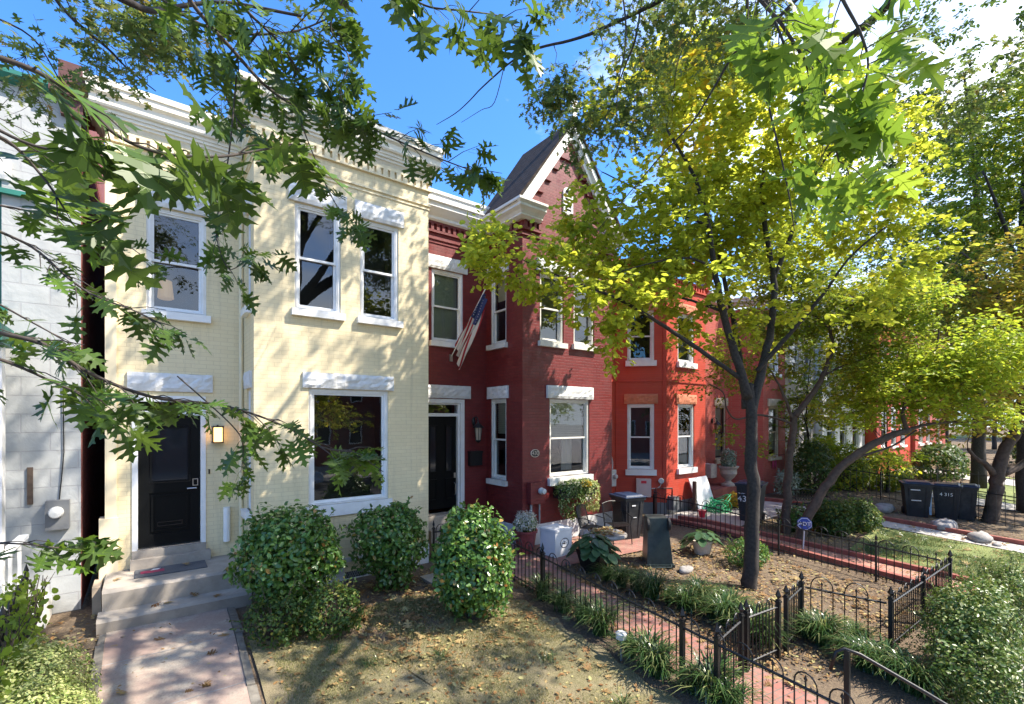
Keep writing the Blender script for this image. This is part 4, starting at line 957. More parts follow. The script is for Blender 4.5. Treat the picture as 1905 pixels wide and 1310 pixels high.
lantern((6.33, YR, 2.60), 'dark carriage lantern beside the dark red house entrance', 1.1)
lantern((17.1, YR, 2.60), 'black carriage lantern on the rose brick wall by the shuttered window', 1.1)
mbx = thing('mailbox', (6.35, YR, 1.95), 'black wall mailbox below the carriage lantern', 'mailbox')
mb = MB(); mb.box(6.18, 6.52, YR - .12, YR, 1.78, 2.08); mb.build('box', M['iron'], mbx); mb = MB(); mb.box(6.17, 6.53, YR - .14, YR, 2.08, 2.13); mb.build('lid', M['iron'], mbx)
# meter on the red bay
me_ = thing('electric_meter', (7.05, YB2, 1.2), 'dark red painted electric meter box with round glass dial', 'meter', 'utility meters on the walls')
mb = MB(); mb.box(6.85, 7.26, YB2 - .14, YB2, .98, 1.47); mb.build('box', M['dred'], me_)
mb = MB(); mb.lathe((7.14, YB2 - .14, 1.27), [(.075, 0), (.075, .05), (.06, .07), (.06, .13), (.0, .14)], 18, Matrix.Rotation(PI / 2, 4, 'X')); mb.build('dial', M['ltgrey'], me_)
mb = MB(); mb.tube([(6.93, YB2 - .05, 1.0), (6.93, YB2 - .05, .05)], .028, 8); mb.tube([(7.18, YB2 - .05, 1.0), (7.18, YB2 - .05, .5)], .02, 8); mb.build('conduit', M['pvc'], me_)

# flag on the red recess wall
fl = thing('flag', (6.05, YR, 5.35), 'furled stars and stripes flag hanging from an angled pole on the dark red house', 'flag')
p0 = Vector((6.22, YR - .02, 5.30)); p1 = Vector((5.66, YR - 1.22, 4.28)) ; 
pole0 = Vector((6.12, YR - .92, 5.93)); pole1 = Vector((5.70, YR, 4.34))
mb = MB(); mb.tube([pole0, pole1], .013, 8); mb.build('pole', M['white2'], fl); mb = MB(); mb.blob(pole0, (.028, .028, .028), rough=0); mb.build('pole_ball', M['silver'], fl)
mb = MB(); mb.box(5.66, 5.74, YR - .03, YR, 4.26, 4.42); mb.build('bracket', M['silver'], fl)
RGT = Vector((.79, -.61, 0))
def flag_pt(u, v):
    b = pole0.lerp(pole1, .10 + .72 * u)
    lat = -.02 + .115 * v * (.55 + .45 * math.sin(PI * min(1, u + .25))) + .035 * math.sin(v * 19 + u * 4)
    return b + RGT * lat + Vector((.3, .6, 0)) * (.05 * math.sin(v * 15 + u * 6)) + Vector((0, 0, -(.18 + .42 * u) * v - .03 * math.sin(v * 11 + u * 5)))
def flagpart(name, mat, sel):
    mb = MB(); nu, nv = 26, 20
    pt = flag_pt
    for i in range(nu):
        for j in range(nv):
            if sel(i / nu, j / nv): mb.poly([pt(i / nu, j / nv), pt((i + 1) / nu, j / nv), pt((i + 1) / nu, (j + 1) / nv), pt(i / nu, (j + 1) / nv)])
    return mb.build(name, mat, fl, smooth=True, fix=False)
M['flagred'] = plain('flag_red_cloth', (.28, .012, .02), .8, .08, bmp=0); M['flagwhite'] = plain('flag_white_cloth', (.50, .47, .42), .8, .05, bmp=0); M['flagblue'] = plain('flag_blue_cloth', (.02, .03, .10), .8, .1, bmp=0)
flagpart('canton', M['flagblue'], lambda u, v: u < .42 and v < .75); flagpart('red_stripe', M['flagred'], lambda u, v: not (u < .42 and v < .75) and int(v * 13) % 2 == 0); flagpart('white_stripe', M['flagwhite'], lambda u, v: not (u < .42 and v < .75) and int(v * 13) % 2 == 1)
mb = MB()
for i in range(9):
    for j in range(4):
        u, v = .04 + i * .042, .08 + j * .17; c = flag_pt(u, v) - Vector((.006, .01, 0))
        mb.blob(c, (.009, .009, .009), rough=0, n=5, m=3)
mb.build('star', M['flagwhite'], fl)

# ================================================================ further houses
oh = thing('row_house', (12.5, 9.8, 0), 'bright orange red brick row house with an angled bay and white windows', 'house', 'row houses along the terrace')
B0 = (11.56, YR); B1 = (12.64, 8.72); B2 = (14.82, 8.72); B3 = (15.9, YR)
h_r = Fr(XE2, YR, 1, 0); h_a = Fr(*B0, 1, -1); h_f = Fr(*B1, 1, 0); h_c = Fr(*B2, 1, 1); la = math.hypot(B1[0] - B0[0], B1[1] - B0[1])
aw = (.36, 1.17, 1.35, 3.37); awu = (.36, 1.17, 4.7, 6.25); fw = (.60, 1.52, 1.35, 3.38); fwu = (.60, 1.52, 4.7, 6.25)
mb = MB(); wall(mb, h_r, 0, B0[0] - XE2, 0, 7.3); wall(mb, h_a, 0, la, 0, 7.3, [aw, awu]); wall(mb, h_f, 0, B2[0] - B1[0], 0, 7.3, [fw, fwu]); wall(mb, h_c, 0, la, 0, 7.3)
mb.poly([(XE2, YR, 0), (XE2, 20, 0), (XE2, 20, 7.3), (XE2, YR, 7.3)]); mb.build('wall', M['ored'], oh, fix=False)
path = [(XE2 + .02, YR), B0, B1, B2, B3, (16.4, YR)]
mb = MB(); sweep(mb, path, [(o, z + 7.75) for o, z in P3[:-1] + [(0, -.33)]]); mb.build('cornice', M['ored'], oh)
mb = MB(); course(mb, path, 7.22, 7.28, .06); mb.build('corbel_course', M['ored'], oh); mb = MB(); course(mb, path, 7.0, 7.05, .06); mb.build('corbel_course', M['ored'], oh); mb = MB(); course(mb, path, 4.05, 4.12, .03)
mb.build('corbel_course', M['ored'], oh)
for fr, ln in ((h_a, la), (h_f, 2.18)):
    mb = MB()
    for k in range(int(ln / .15)): fbox(mb, fr, .03 + k * .15, .1 + k * .15, 7.05, 7.22, -.01, .055)
    mb.build('brick_dentils', M['ored'], oh)
mb = MB(); fbox(mb, h_a, 0, la, -.1, .35, -.2, .02); fbox(mb, h_f, 0, 2.18, -.1, .35, -.2, .02); mb.build('base_course', M['grey'], oh)
mb = MB(); mb.box(XE2, 16.4, YR, 20, 7.4, 7.45); mb.build('roof', M['slate'], oh)
mb = MB(); fbox(mb, h_a, 0, .10, .35, 7.0, -.01, .03); fbox(mb, h_a, la - .1, la, .35, 7.0, -.01, .03); mb.build('corner_pilaster', M['ored'], oh)
lm = plain('orange_sandstone', (.55, .20, .11), .8, .15)
for fr, ww, sd, cu in ((h_a, aw, 21, .0), (h_a, awu, 22, 0), (h_f, fw, 23, .5), (h_f, fwu, 24, .6)): window(oh, fr, *ww, lintel=.30, seed=sd, mat=M['white'], sillh=.17, lint_mat=lm, curtain=cu, cw=.08)
gh = thing('row_house', (18, 9.8, 0), 'rose brick row house with stone lintels behind the young trees', 'house', 'row houses along the terrace')
C1, C2 = (18.35, 8.72), (20.6, 8.72); k_r = Fr(16.4, YR, 1, 0); k_a = Fr(17.9, YR, C1[0] - 17.9, C1[1] - YR); k_f = Fr(*C1, 1, 0); lb = math.hypot(C1[0] - 17.9, C1[1] - YR)
kw = (17.3 - 16.4, 18.05 - 16.4, 1.35, 3.40)
mb = MB(); wall(mb, k_r, 0, 1.9, 0, 7.2, [(.95, 1.75, 1.35, 3.42)]); 
k_a = Fr(18.3, YR, .6, -1.08); lb = math.hypot(.6, 1.08); k_f = Fr(18.9, 8.72, 1, 0); kf = (.45, 1.35, 1.4, 3.4); kfu = (.45, 1.35, 4.7, 6.2)
wall(mb, k_a, 0, lb, 0, 7.2); wall(mb, k_f, 0, 1.9, 0, 7.2, [kf, kfu]); wall(mb, Fr(20.8, 8.72, .6, 1.08), 0, lb, 0, 7.2); mb.build('wall', M['pred'], gh, fix=False)
window(gh, k_r, .95, 1.75, 1.35, 3.42, mat=M['tan'], sash_mat=M['iron'], lintel=.3, lint_mat=M['tan'], seed=31, blind=.98, sillh=.16); window(gh, k_f, *kf, mat=M['tan'], lintel=.3, lint_mat=M['tan'], seed=32, blind=.9); window(gh, k_f, *kfu, mat=M['white'], lintel=.3, lint_mat=M['tan'], seed=33, curtain=.8)
mb = MB(); sweep(mb, [(16.4, YR), (18.3, YR), (18.9, 8.72), (20.8, 8.72), (21.4, YR)], [(o, z + 7.6) for o, z in P3]); mb.build('cornice', M['white2'], gh)
mb = MB(); mb.box(16.41, 21.4, YR + .05, 20, 7.25, 7.3); mb.build('roof', M['slate'], gh)
mb = MB(); mb.box(15.6, 18.2, 8.9, 9.79, -.1, .45); mb.box(15.4, 18.0, 8.5, 8.9, -.1, .22); mb.build('front_step', M['kerb'], gh)
def plainhouse(x0, x1, y, h, wm, label, wins, trim, corn=True, cat='house', roofm=None):
    t = thing('row_house', ((x0 + x1) / 2, y, 0), label, cat, 'row houses along the terrace'); f = Fr(x0, y, 1, 0); mb = MB(); wall(mb, f, 0, x1 - x0, 0, h, wins)
    mb.poly([(x0, y, 0), (x0, y, h), (x0, y + 12, h), (x0, y + 12, 0)]); mb.poly([(x1, y, 0), (x1, y + 12, 0), (x1, y + 12, h), (x1, y, h)]); mb.poly([(x0, y + 12, 0), (x0, y + 12, h), (x1, y + 12, h), (x1, y + 12, 0)]); mb.build('wall', wm, t, fix=False)
    for i, w_ in enumerate(wins): window(t, f, *w_, mat=trim, lintel=.25, seed=50 + i, lint_mat=trim, blind=.4 if i % 2 else 0)
    mb = MB(); mb.box(x0, x1, y + .1, y + 12, h - .2, h - .14); mb.build('roof', M['slate'], t)
    if corn: mb = MB(); sweep(mb, [(x0, y), (x1, y)], [(o, z + h + .2) for o, z in P3]); mb.build('cornice', trim, t)
    return t
plainhouse(21.42, 24.6, 9.0, 7.6, M['greyhouse'], 'warm grey painted row house beyond the rose brick one', [(.5, 1.4, 1.4, 3.3), (1.9, 2.7, 1.4, 3.3), (.5, 1.4, 4.6, 6.2), (1.9, 2.7, 4.6, 6.2)], M['white2'])
plainhouse(24.6, 30.2, 8.7, 8.6, M['whitehouse'], 'white painted row house at the end of the near terrace', [(.5, 1.5, 1.4, 3.3), (2.1, 3.1, 1.4, 3.3), (3.8, 4.8, 1.4, 3.3), (.5, 1.5, 4.6, 6.4), (2.1, 3.1, 4.6, 6.4), (3.8, 4.8, 4.6, 6.4)], M['white'])
plainhouse(30.3, 36.5, 8.2, 9.6, M['ored'], 'tall red brick house rising behind the yellow trees', [(.7, 1.7, 1.4, 3.3), (2.4, 3.4, 1.4, 3.3), (4.1, 5.1, 1.4, 3.3), (.7, 1.7, 4.8, 6.6), (2.4, 3.4, 4.8, 6.6), (4.1, 5.1, 4.8, 6.6)], M['white'])
plainhouse(36.6, 44, 8.0, 8.4, M['pred'], 'farthest rose red brick house on the terrace', [(.7, 1.7, 1.4, 3.3), (2.4, 3.4, 1.4, 3.3), (4.9, 5.9, 1.4, 3.3), (.7, 1.7, 4.8, 6.6), (2.4, 3.4, 4.8, 6.6), (4.9, 5.9, 4.8, 6.6)], M['white2'])
# lamps & meters on the orange house
cage_lamp((11.15, YR, 2.75), 'small pale box lamp on the orange red wall', M['lampglass'], M['ltgrey'], .9)
em = thing('electric_meter', (11.2, YR, 1.4), 'grey electric meter with conduit on the orange red wall', 'meter', 'utility meters on the walls')
mb = MB(); mb.box(11.18, 11.46, YR - .12, YR, .85, 1.35); mb.build('box', M['ltgrey'], em)
mb = MB(); mb.lathe((11.37, YR - .12, 1.15), [(.07, 0), (.07, .06), (.055, .1), (0, .11)], 16, Matrix.Rotation(PI / 2, 4, 'X')); mb.build('dial', M['ltgrey'], em)
mb = MB(); mb.tube([(11.35, YR - .06, 1.35), (11.35, YR - .06, 1.6), (11.30, YR - .05, 1.78), (11.22, YR - .02, 1.95)], .022, 8); mb.tube([(11.25, YR - .05, .85), (11.25, YR - .05, 0)], .02, 8); mb.build('conduit', M['ltgrey'], em)
ub = thing('utility_box', (12.1, 9.3, 1.0), 'pale pink utility box with a red label under the angled bay window', 'utility box')
mb = MB(); fbox(mb, h_a, .62, 1.06, .52, 1.08, 0, .12); mb.build('box', M['pinkpaint'], ub); mb = MB(); fbox(mb, h_a, .76, .92, .94, 1.02, .12, .123); mb.build('red_label', M['redlabel'], ub)
gm = thing('gauge', (12.5, 9.0, 1.0), 'round white gas gauge with curved pipe on the angled bay', 'gauge')
mb = MB(); c = h_a.p(1.36, 1.02, .06); mb.lathe(c, [(.085, 0), (.085, .04), (.07, .05), (0, .05)], 16, Matrix.Rotation(-PI / 4, 4, 'Z') @ Matrix.Rotation(PI / 2, 4, 'X')); mb.build('dial', M['ltgrey'], gm)
mb = MB(); mb.tube([h_a.p(1.36, .94, .07), h_a.p(1.34, .86, .07), h_a.p(1.24, .79, .07), h_a.p(1.08, .78, .07)], .013, 6); mb.build('pipe', M['ltgrey'], gm)
ff = thing('gas_meter', (12.6, 8.6, .3), 'grey gas meter with pipes at the foot of the orange red bay', 'meter', 'utility meters on the walls')
mb = MB(); mb.box(12.62, 12.90, 8.45, 8.68, .15, .55); mb.build('body', M['grey'], ff); mb = MB(); mb.tube([(12.7, 8.56, .55), (12.7, 8.56, .8), (12.3, 8.85, .8), (12.3, 8.85, 0)], .03, 8); mb.build('pipe', M['brownpaint'], ff)
# ================================================================ white stone house on the left
wh = thing('row_house', (-3, 9.8, 0), 'white rusticated stone house with brown brick side wall at the left edge', 'house', 'row houses along the terrace')
XN = -.78; nf = Fr(-6, YR, 1, 0)
nw = (6 - 2.35, 6 - 1.62, 4.5, 6.3)
mb = MB(); wall(mb, nf, 0, 6 + XN, 0, 7.75, [nw]); mb.build('stone_front', M['wstone'], wh, fix=False)
window(wh, nf, *nw, mat=M['greenpaint'], seed=61, lintel=.28)
mb = MB(); mb.poly([(XN, YR, 0), (XN, 24, 0), (XN, 24, 9.9), (XN, 12.8, 9.4), (XN, 12.2, 9.2), (XN, 11.0, 8.4), (XN, YR, 7.75)][::-1]); mb.poly([(-6, 24, 0), (XN, 24, 0), (XN, 24, 9), (-6, 24, 9)]); mb.build('brick_side_wall', M['brown_brick'], wh, fix=False)
mb = MB(); mb.box(-6, XN, YR + .1, 24, 7.6, 7.65); mb.build('roof', M['slate'], wh)
mb = MB(); sweep(mb, [(-6, YR), (XN, YR)], [(0, 7.84), (.16, 7.84), (.16, 7.78), (.10, 7.72), (0, 7.70)]); mb.build('gutter', M['greenpaint'], wh)
mb = MB(); mb.box(-1.02, XN + .10, 9.66, 10.05, 7.80, 8.22); mb.box(-1.12, XN + .04, 9.62, 10.15, 7.72, 7.80); mb.box(-1.0, XN + .03, 9.7, 10.0, 7.45, 7.72); mb.box(XN - .05, XN + .12, 10.05, 11.0, 7.9, 8.1); mb.build('chimney', M['brownpaint'], wh)
mb = MB(); mb.box(-6, XN - .45, 9.72, 9.8, 6.10, 6.17); mb.build('string_course', M['greenpaint'], wh)
mb = MB(); mb.box(-1.80, -1.52, 9.2, 9.42, 0, 3.9); mb.build('porch_column', M['white'], wh)
mb = MB(); mb.box(-6, -1.48, 8.9, 9.7, 3.9, 4.15); mb.build('porch_roof', M['greenpaint'], wh)
rl = thing('porch_rail', (-1.2, 9.3, 0), 'white painted stair rail sloping down from the left porch', 'handrail')
mb = MB(); A_, B_ = Vector((-1.80, 8.9, .75)), Vector((-1.36, 9.55, 1.22)); mb.hexa([A_ + Vector(v) for v in ((-.05, 0, 0), (.05, 0, 0))] + [B_ + Vector(v) for v in ((.05, 0, 0), (-.05, 0, 0))] + [A_ + Vector(v) for v in ((-.05, 0, .05), (.05, 0, .05))] + [B_ + Vector(v) for v in ((.05, 0, .05), (-.05, 0, .05))]); mb.build('rail', M['white'], rl)
for k in range(6):
    p = A_.lerp(B_, (k + .5) / 6); mb = MB(); mb.box(p.x - .018, p.x + .018, p.y - .018, p.y + .018, .3, p.z); mb.build('baluster', M['white'], rl)
mb = MB(); mb.box(-1.9, -1.1, 9.2, 9.79, 0, .3); mb.build('landing', M['white2'], rl)
lm_ = thing('electric_meter', (-1.0, YR, 1.5), 'dark grey electric meter with cable on the white stone wall', 'meter', 'utility meters on the walls')
mb = MB(); mb.box(-1.16, -.90, YR - .14, YR, 1.27, 1.70); mb.build('box', M['grey'], lm_); mb = MB(); mb.lathe((-1.04, YR - .14, 1.53), [(.085, 0), (.085, .05), (.07, .08), (0, .09)], 18, Matrix.Rotation(PI / 2, 4, 'X')); mb.build('dial', M['ltgrey'], lm_)
mb = MB(); mb.tube([(-1.02, YR - .02, 1.70), (-1.0, YR - .02, 1.95), (-.97, YR - .02, 2.4), (-.98, YR - .02, 3.4)], .008, 5); mb.build('cable', M['iron'], lm_)
pk = MB(); pk.box(-1.36, -1.30, YR - .03, YR, 1.66, 2.2); tag(pk.build('wooden_plank', M['bark2']), 'narrow brown plank leaning on the white stone wall', 'plank')
# ================================================================ iron fences
def octa(mb, c, r, h):
    c = Vector(c); t = c + Vector((0, 0, h * .65)); b = c - Vector((0, 0, h * .35)); q = [c + Vector((r * math.cos(a), r * math.sin(a), 0)) for a in (0, PI / 2, PI, 3 * PI / 2)]
    for k in range(4): mb.poly([q[k], q[(k + 1) % 4], t]); mb.poly([q[(k + 1) % 4], q[k], b])
def fence(label, pts, posts, group='black hooped iron fences', h=.70, sp=.105, hoop=.15, big=False, zf=None, name='iron_fence', cat='fence', mat=None, plain_=False):
    """pts: plan polyline ; posts: distances along it"""
    mat = mat or M['iron']; zf = zf or (lambda p: gz(p.y)); P = [Vector((p[0], p[1], 0)) for p in pts]; L_ = [0]
    for a, b in zip(P, P[1:]): L_.append(L_[-1] + (b - a).length)
    def at(s):
        for k in range(len(P) - 1):
            if s <= L_[k + 1] + 1e-6: q = P[k].lerp(P[k + 1], (s - L_[k]) / (L_[k + 1] - L_[k])); return Vector((q.x, q.y, zf(q)))
        q = P[-1]; return Vector((q.x, q.y, zf(q)))
    t = thing(name, tuple(at(0)), label, cat, group); mb = MB()
    for z, r in ((h, .016), (.12, .012)):
        n = max(2, int(L_[-1] / .4)); mb = MB(); mb.tube([at(L_[-1] * i / n) + Vector((0, 0, z)) for i in range(n + 1)], r, 5); mb.build('rail', mat, t)
    mb = MB(); n = int(L_[-1] / sp); rr = .0085
    for i in range(n + 1):
        s = (i + .5) * L_[-1] / (n + 1); b = at(s); k = i % 3
        if plain_:
            mb.tube([b + Vector((0, 0, .02)), b + Vector((0, 0, h + .09))], rr, 5); octa(mb, b + Vector((0, 0, h + .10)), .014, .07); continue
        if k == 1:
            mb.tube([b + Vector((0, 0, .02)), b + Vector((0, 0, h + .07))], rr, 5); octa(mb, b + Vector((0, 0, h + .085)), .019, .075)
        elif k == 0 and i + 2 <= n:
            e = at((i + 2.5) * L_[-1] / (n + 1)); top = []
            for q in range(9):
                a = PI * q / 8; c = b.lerp(e, .5 - .5 * math.cos(a)); top.append(c + Vector((0, 0, h + .03 + (hoop - .03) * math.sin(a))))
            mb.tube([b + Vector((0, 0, .02))] + top + [e + Vector((0, 0, .02))], rr, 5)
        elif k == 0: mb.tube([b + Vector((0, 0, .02)), b + Vector((0, 0, h + .05))], rr, 5)
    mb.build('picket_row', mat, t)
    for s in posts:
        b = at(s); mb = MB(); w = .026 if big else .017
        mb.box(b.x - w, b.x + w, b.y - w, b.y + w, b.z - .1, b.z + h + .10); mb.box(b.x - w - .01, b.x + w + .01, b.y - w - .01, b.y + w + .01, b.z + h + .06, b.z + h + .08)
        octa(mb, b + Vector((0, 0, h + .15)), w * 1.6, .16); mb.build('post', mat, t)
    return t
fa0 = (5.30, 8.4); fa1 = (5.14, 1.5)
fence('black hooped iron fence along the left side of the brick walk', [fa0, fa1], [1.0, 2.4, 5.05, 5.5], big=True)
fence('short black iron fence panel with gate latch across the brick walk', [(5.19, 2.92), (6.02, 3.04)], [.8], big=True, sp=.09)
# open gate leaf swung inwards
fence('open black iron garden gate standing on the brick walk', [(6.08, 3.04), (6.90, 2.96)], [.04, .78], big=True, sp=.075, cat='gate', name='iron_gate', group=None)
fence('short black iron return fence between two spear-topped posts', [(7.10, 2.97), (7.92, 3.08)], [.02, .80], big=True, sp=.085)
fence('black hooped iron fence facing the open bed, with three wide hoops', [(7.96, 3.05), (8.4, 2.16)], [], sp=.165, hoop=.20)
fence('black iron fence of close pickets running along the front of the tree bed', [(8.42, 2.12), (11.72, 2.06)], [.02, 1.6, 3.28], big=True, sp=.095)
fence('long black hooped iron fence beside the bright red brick walk', [(11.39, 8.35), (11.39, 7.4), (11.5, 4.3), (11.74, 2.2)], [.1, 3.4, 5.2], sp=.125)
fence('low iron fence beside the cream house and the dark red doorstep', [(4.62, 8.62), (5.28, 8.45)], [.0], sp=.1, h=.62)
fence('vine covered iron fence along the left of the front walk', [(-1.25, 9.0), (-1.08, 5.2)], [.1, 1.9], sp=.11, h=.75)
fence('black iron fence of plain pickets by the far brick-edged bed', [(22.0, 8.4), (21.9, 5.8), (20.8, 1.7)], [.1, 2.6, 5.0], plain_=True, sp=.22, h=.95)
fence('park fence of thin black pickets on the far side of the path', [(26.6, 8.6), (26.6, 1.5)], [.1, 3.5, 7.0], plain_=True, sp=.25, h=.95)
fence('distant park railing across the grass', [(36.2, 14), (36.2, 1.5)], [.1, 4, 8], plain_=True, sp=.3, h=.95)
# handrail of the front steps
hr = thing('handrail', (6.0, 1.9, -.45), 'black iron handrail sloping down to the sidewalk steps', 'handrail')
mb = MB(); z0 = gz(1.9)
mb.tube([(5.93, 2.02, z0 + .62), (5.96, 1.98, z0 + .82), (6.02, 1.92, z0 + .86), (6.10, 1.80, z0 + .82), (6.34, 1.30, z0 + .55), (6.62, .72, z0 + .22), (6.75, .45, z0 + .05)], .019, 8); mb.build('rail', M['iron'], hr, smooth=True)
mb = MB(); mb.box(6.0, 6.05, 1.87, 1.92, z0 - .3, z0 + .85); mb.build('post', M['iron'], hr)
mb = MB(); mb.box(6.70, 6.74, .43, .47, -1.05, z0 + .06); mb.build('post', M['iron'], hr)
mb = MB(); mb.tube([(6.02, 1.9, z0 + .12), (6.72, .45, z0 - .65)], .012, 6); mb.build('lower_rail', M['iron'], hr)
fs = thing('sidewalk_steps', (5.5, 1.0, -1), 'brick steps from the sidewalk up to the brick walk', 'steps'); mb = MB()
for k in range(3): mb.box(4.95, 6.0, .35 + k * .34, 1.36, -1.1 + (0 if k == 0 else (k * .17)), -1.1 + (k + 1) * .17)
mb.build('tread', M['paver'], fs)

# ================================================================ bins
def bin_body(mb, x, y, z, w0, d0, w1, d1, h, T):
    c = [T @ Vector(p) for p in ((-w0, -d0, 0), (w0, -d0, 0), (w0, d0, 0), (-w0, d0, 0), (-w1, -d1, h), (w1, -d1, h), (w1, d1, h), (-w1, d1, h))]
    mb.hexa(c)
def wheelie(loc, rz, label, h=1.0, w=.27, d=.31, bodymat=None, lid=True, marks=None, inverted=False, tilt=0, s=1):
    """rolling refuse cart; local +Y is the front"""
    bodymat = bodymat or M['binblk']; t = thing('refuse_cart', tuple(loc), label, 'refuse cart', 'wheeled refuse carts'); L0 = Vector(loc)
    T = Matrix.Translation(L0) @ Matrix.Rotation(rz, 4, 'Z') @ Matrix.Scale(s, 4)
    if inverted: T = T @ Matrix.Rotation(tilt, 4, 'Y') @ Matrix.Translation((0, 0, h)) @ Matrix.Rotation(PI, 4, 'X')
    mb = MB(); bin_body(mb, 0, 0, 0, w * .74, d * .70, w, d, h, T)
    mb.hexa([T @ Vector(p) for p in ((-w - .025, -d - .025, h - .06), (w + .025, -d - .025, h - .06), (w + .025, d + .025, h - .06), (-w - .025, d + .025, h - .06), (-w - .025, -d - .025, h - .0), (w + .025, -d - .025, h - .0), (w + .025, d + .025, h), (-w - .025, d + .025, h))])
    for sx in (-1, 1):   # moulded ribs
        mb.hexa([T @ Vector(p) for p in ((sx * w * .5 - .02, d * .72, .08), (sx * w * .5 + .02, d * .72, .08), (sx * w * .5 + .02, d * .74, .08), (sx * w * .5 - .02, d * .74, .08), (sx * w * .62 - .02, d * .98, h - .1), (sx * w * .62 + .02, d * .98, h - .1), (sx * w * .62 + .02, d * 1.03, h - .1), (sx * w * .62 - .02, d * 1.03, h - .1))])
    b = mb.build('body', bodymat, t)
    m = b.modifiers.new('bevel', 'BEVEL'); m.width = .018; m.segments = 2
    if lid:
        mb = MB(); ww, dd = w + .05, d + .05
        mb.hexa([T @ Vector(p) for p in ((-ww, -dd, h), (ww, -dd, h), (ww, dd, h), (-ww, dd, h), (-ww * .98, -dd * .95, h + .035), (ww * .98, -dd * .95, h + .035), (ww * .98, dd, h + .03), (-ww * .98, dd, h + .03))])
        mb.hexa([T @ Vector(p) for p in ((-ww * .85, -dd * .8, h + .03), (ww * .85, -dd * .8, h + .03), (ww * .85, dd * .85, h + .03), (-ww * .85, dd * .85, h + .03), (-ww * .7, -dd * .6, h + .075), (ww * .7, -dd * .6, h + .075), (ww * .7, dd * .7, h + .07), (-ww * .7, dd * .7, h + .07))])
        l = mb.build('lid', M['binlid'], t); m = l.modifiers.new('bevel', 'BEVEL'); m.width = .015; m.segments = 2
    mb = MB(); mb.tube([T @ Vector((-w * .8, -d - .09, h - .03)), T @ Vector((w * .8, -d - .09, h - .03))], .016, 8)
    for sx in (-1, 1): mb.tube([T @ Vector((sx * w * .8, -d - .0, h - .07)), T @ Vector((sx * w * .8, -d - .09, h - .03))], .014, 6)
    mb.build('handle', bodymat, t)
    for sx in (-1, 1):
        mb = MB(); c = T @ Vector((sx * w * .80, -d * .78, .12)); mb.lathe(c, [(.02, -.03), (.10, -.03), (.125, -.02), (.125, .02), (.10, .03), (.02, .03)], 18, (Matrix.Rotation(rz, 4, 'Z') @ Matrix.Rotation(PI / 2, 4, 'Y'))); mb.build('wheel', M['rubber'], t)
    if inverted:
        mb = MB(); mb.hexa([T @ Vector(p) for p in ((-w * .42, d * .70, .15), (w * .42, d * .70, .15), (w * .42, d * .80, .15), (-w * .42, d * .80, .15), (-w * .5, d * .86, .62), (w * .5, d * .86, .62), (w * .5, d * .95, .62), (-w * .5, d * .95, .62))]); mb.build('dark_front_panel', M['binblk'], t)  # raised black block, its colour standing in for shade in a sunken channel
    return t, T
def facing(px, py):   # heading that makes a cart's front look at the camera
    p = gp(px, py); return p, math.atan2(-p.y, -p.x) - PI / 2
p, a = facing(1160, 1002); t, T = wheelie((9.35, 7.55, .02), PI - .25, 'black refuse cart with a navy lid standing against the dark red bay', h=1.0)
def ptext(s, parent, T, loc, size, mat=None, rot=(PI / 2, 0, PI)):
    R_ = T @ Matrix.Translation(loc) @ Matrix.Rotation(rot[2], 4, 'Z') @ Matrix.Rotation(rot[0], 4, 'X')
    return text(s, parent, R_.to_translation(), R_.to_euler(), size, mat or M['mark'])
def smark(parent, T, y0, y1, z0, z1, x, mat=None):
    mb = MB(); mb.hexa([T @ Vector(q) for q in ((x, y0, z0), (x + .004, y0, z0), (x + .004, y1, z0), (x, y1, z0), (x, y0, z1), (x + .004, y0, z1), (x + .004, y1, z1), (x, y1, z1))]); return mb.build('white_mark', mat or M['mark'], parent)
def mark(parent, T, x0, x1, z0, z1, y, name='white_mark', mat=None):
    mb = MB(); mb.hexa([T @ Vector(q) for q in ((x0, y, z0), (x1, y, z0), (x1, y + .004, z0), (x0, y + .004, z0), (x0, y, z1), (x1, y, z1), (x1, y + .004, z1), (x0, y + .004, z1))]); return mb.build(name, mat or M['mark'], parent)
mark(t, T, -.02, .09, .80, .83, .30); mark(t, T, -.06, .03, .52, .535, .275)
t, T = wheelie((8.45, 6.05, gz(6.05)), PI - .75, 'dark green refuse cart standing upside down with its rim on the ground', inverted=True, tilt=.03, bodymat=M['bingrn'], lid=False, h=.98, w=.26, d=.30)
smark(t, T, -.10, .10, .72, .735, -.262); smark(t, T, -.08, .10, .69, .70, -.26); smark(t, T, -.06, .06, .75, .76, -.264); mark(t, T, -.10, .08, .78, .83, .295); mark(t, T, -.1, .09, .50, .515, .262)
t, T = wheelie((13.9, 6.75, gz(6.75)), PI / 2 + .25, 'black refuse cart with a navy lid numbered 43, behind the dark tree trunk', h=1.08, w=.33, d=.36)
ptext('43', t, T, (.17, .335, .66), .24); mark(t, T, .09, .28, .82, .83, .345); ptext('...', t, T, (.18, .35, .87), .2)
t, T = wheelie((19.95, 4.35, gz(4.35)), 1.95, 'black refuse cart with pale streak and two white dashes, left of the far pair', h=1.06, w=.36, d=.38)
mark(t, T, -.05, .19, .86, .89, .37); mark(t, T, -.08, .17, .52, .55, .335); mark(t, T, -.34, -.28, .10, .98, .30, 'pale_streak', plain('pale_blue_streak', (.25, .36, .45), .6, .3))
t, T = wheelie((20.55, 3.70, gz(3.7)), 1.72, 'black refuse cart marked 4 315 in the middle of the far group', h=1.06, w=.34, d=.38)
ptext('4 315', t, T, (-.0, .375, .80), .14)
wheelie((21.1, 3.35, gz(3.35)), 1.72, 'black refuse cart mostly hidden behind the one marked 4 315', h=1.06, w=.30, d=.36)
wheelie((24.0, 7.3, 0), PI + .8, 'distant cart with a blue lid beyond the hedge', h=1.2, w=.5, d=.4)

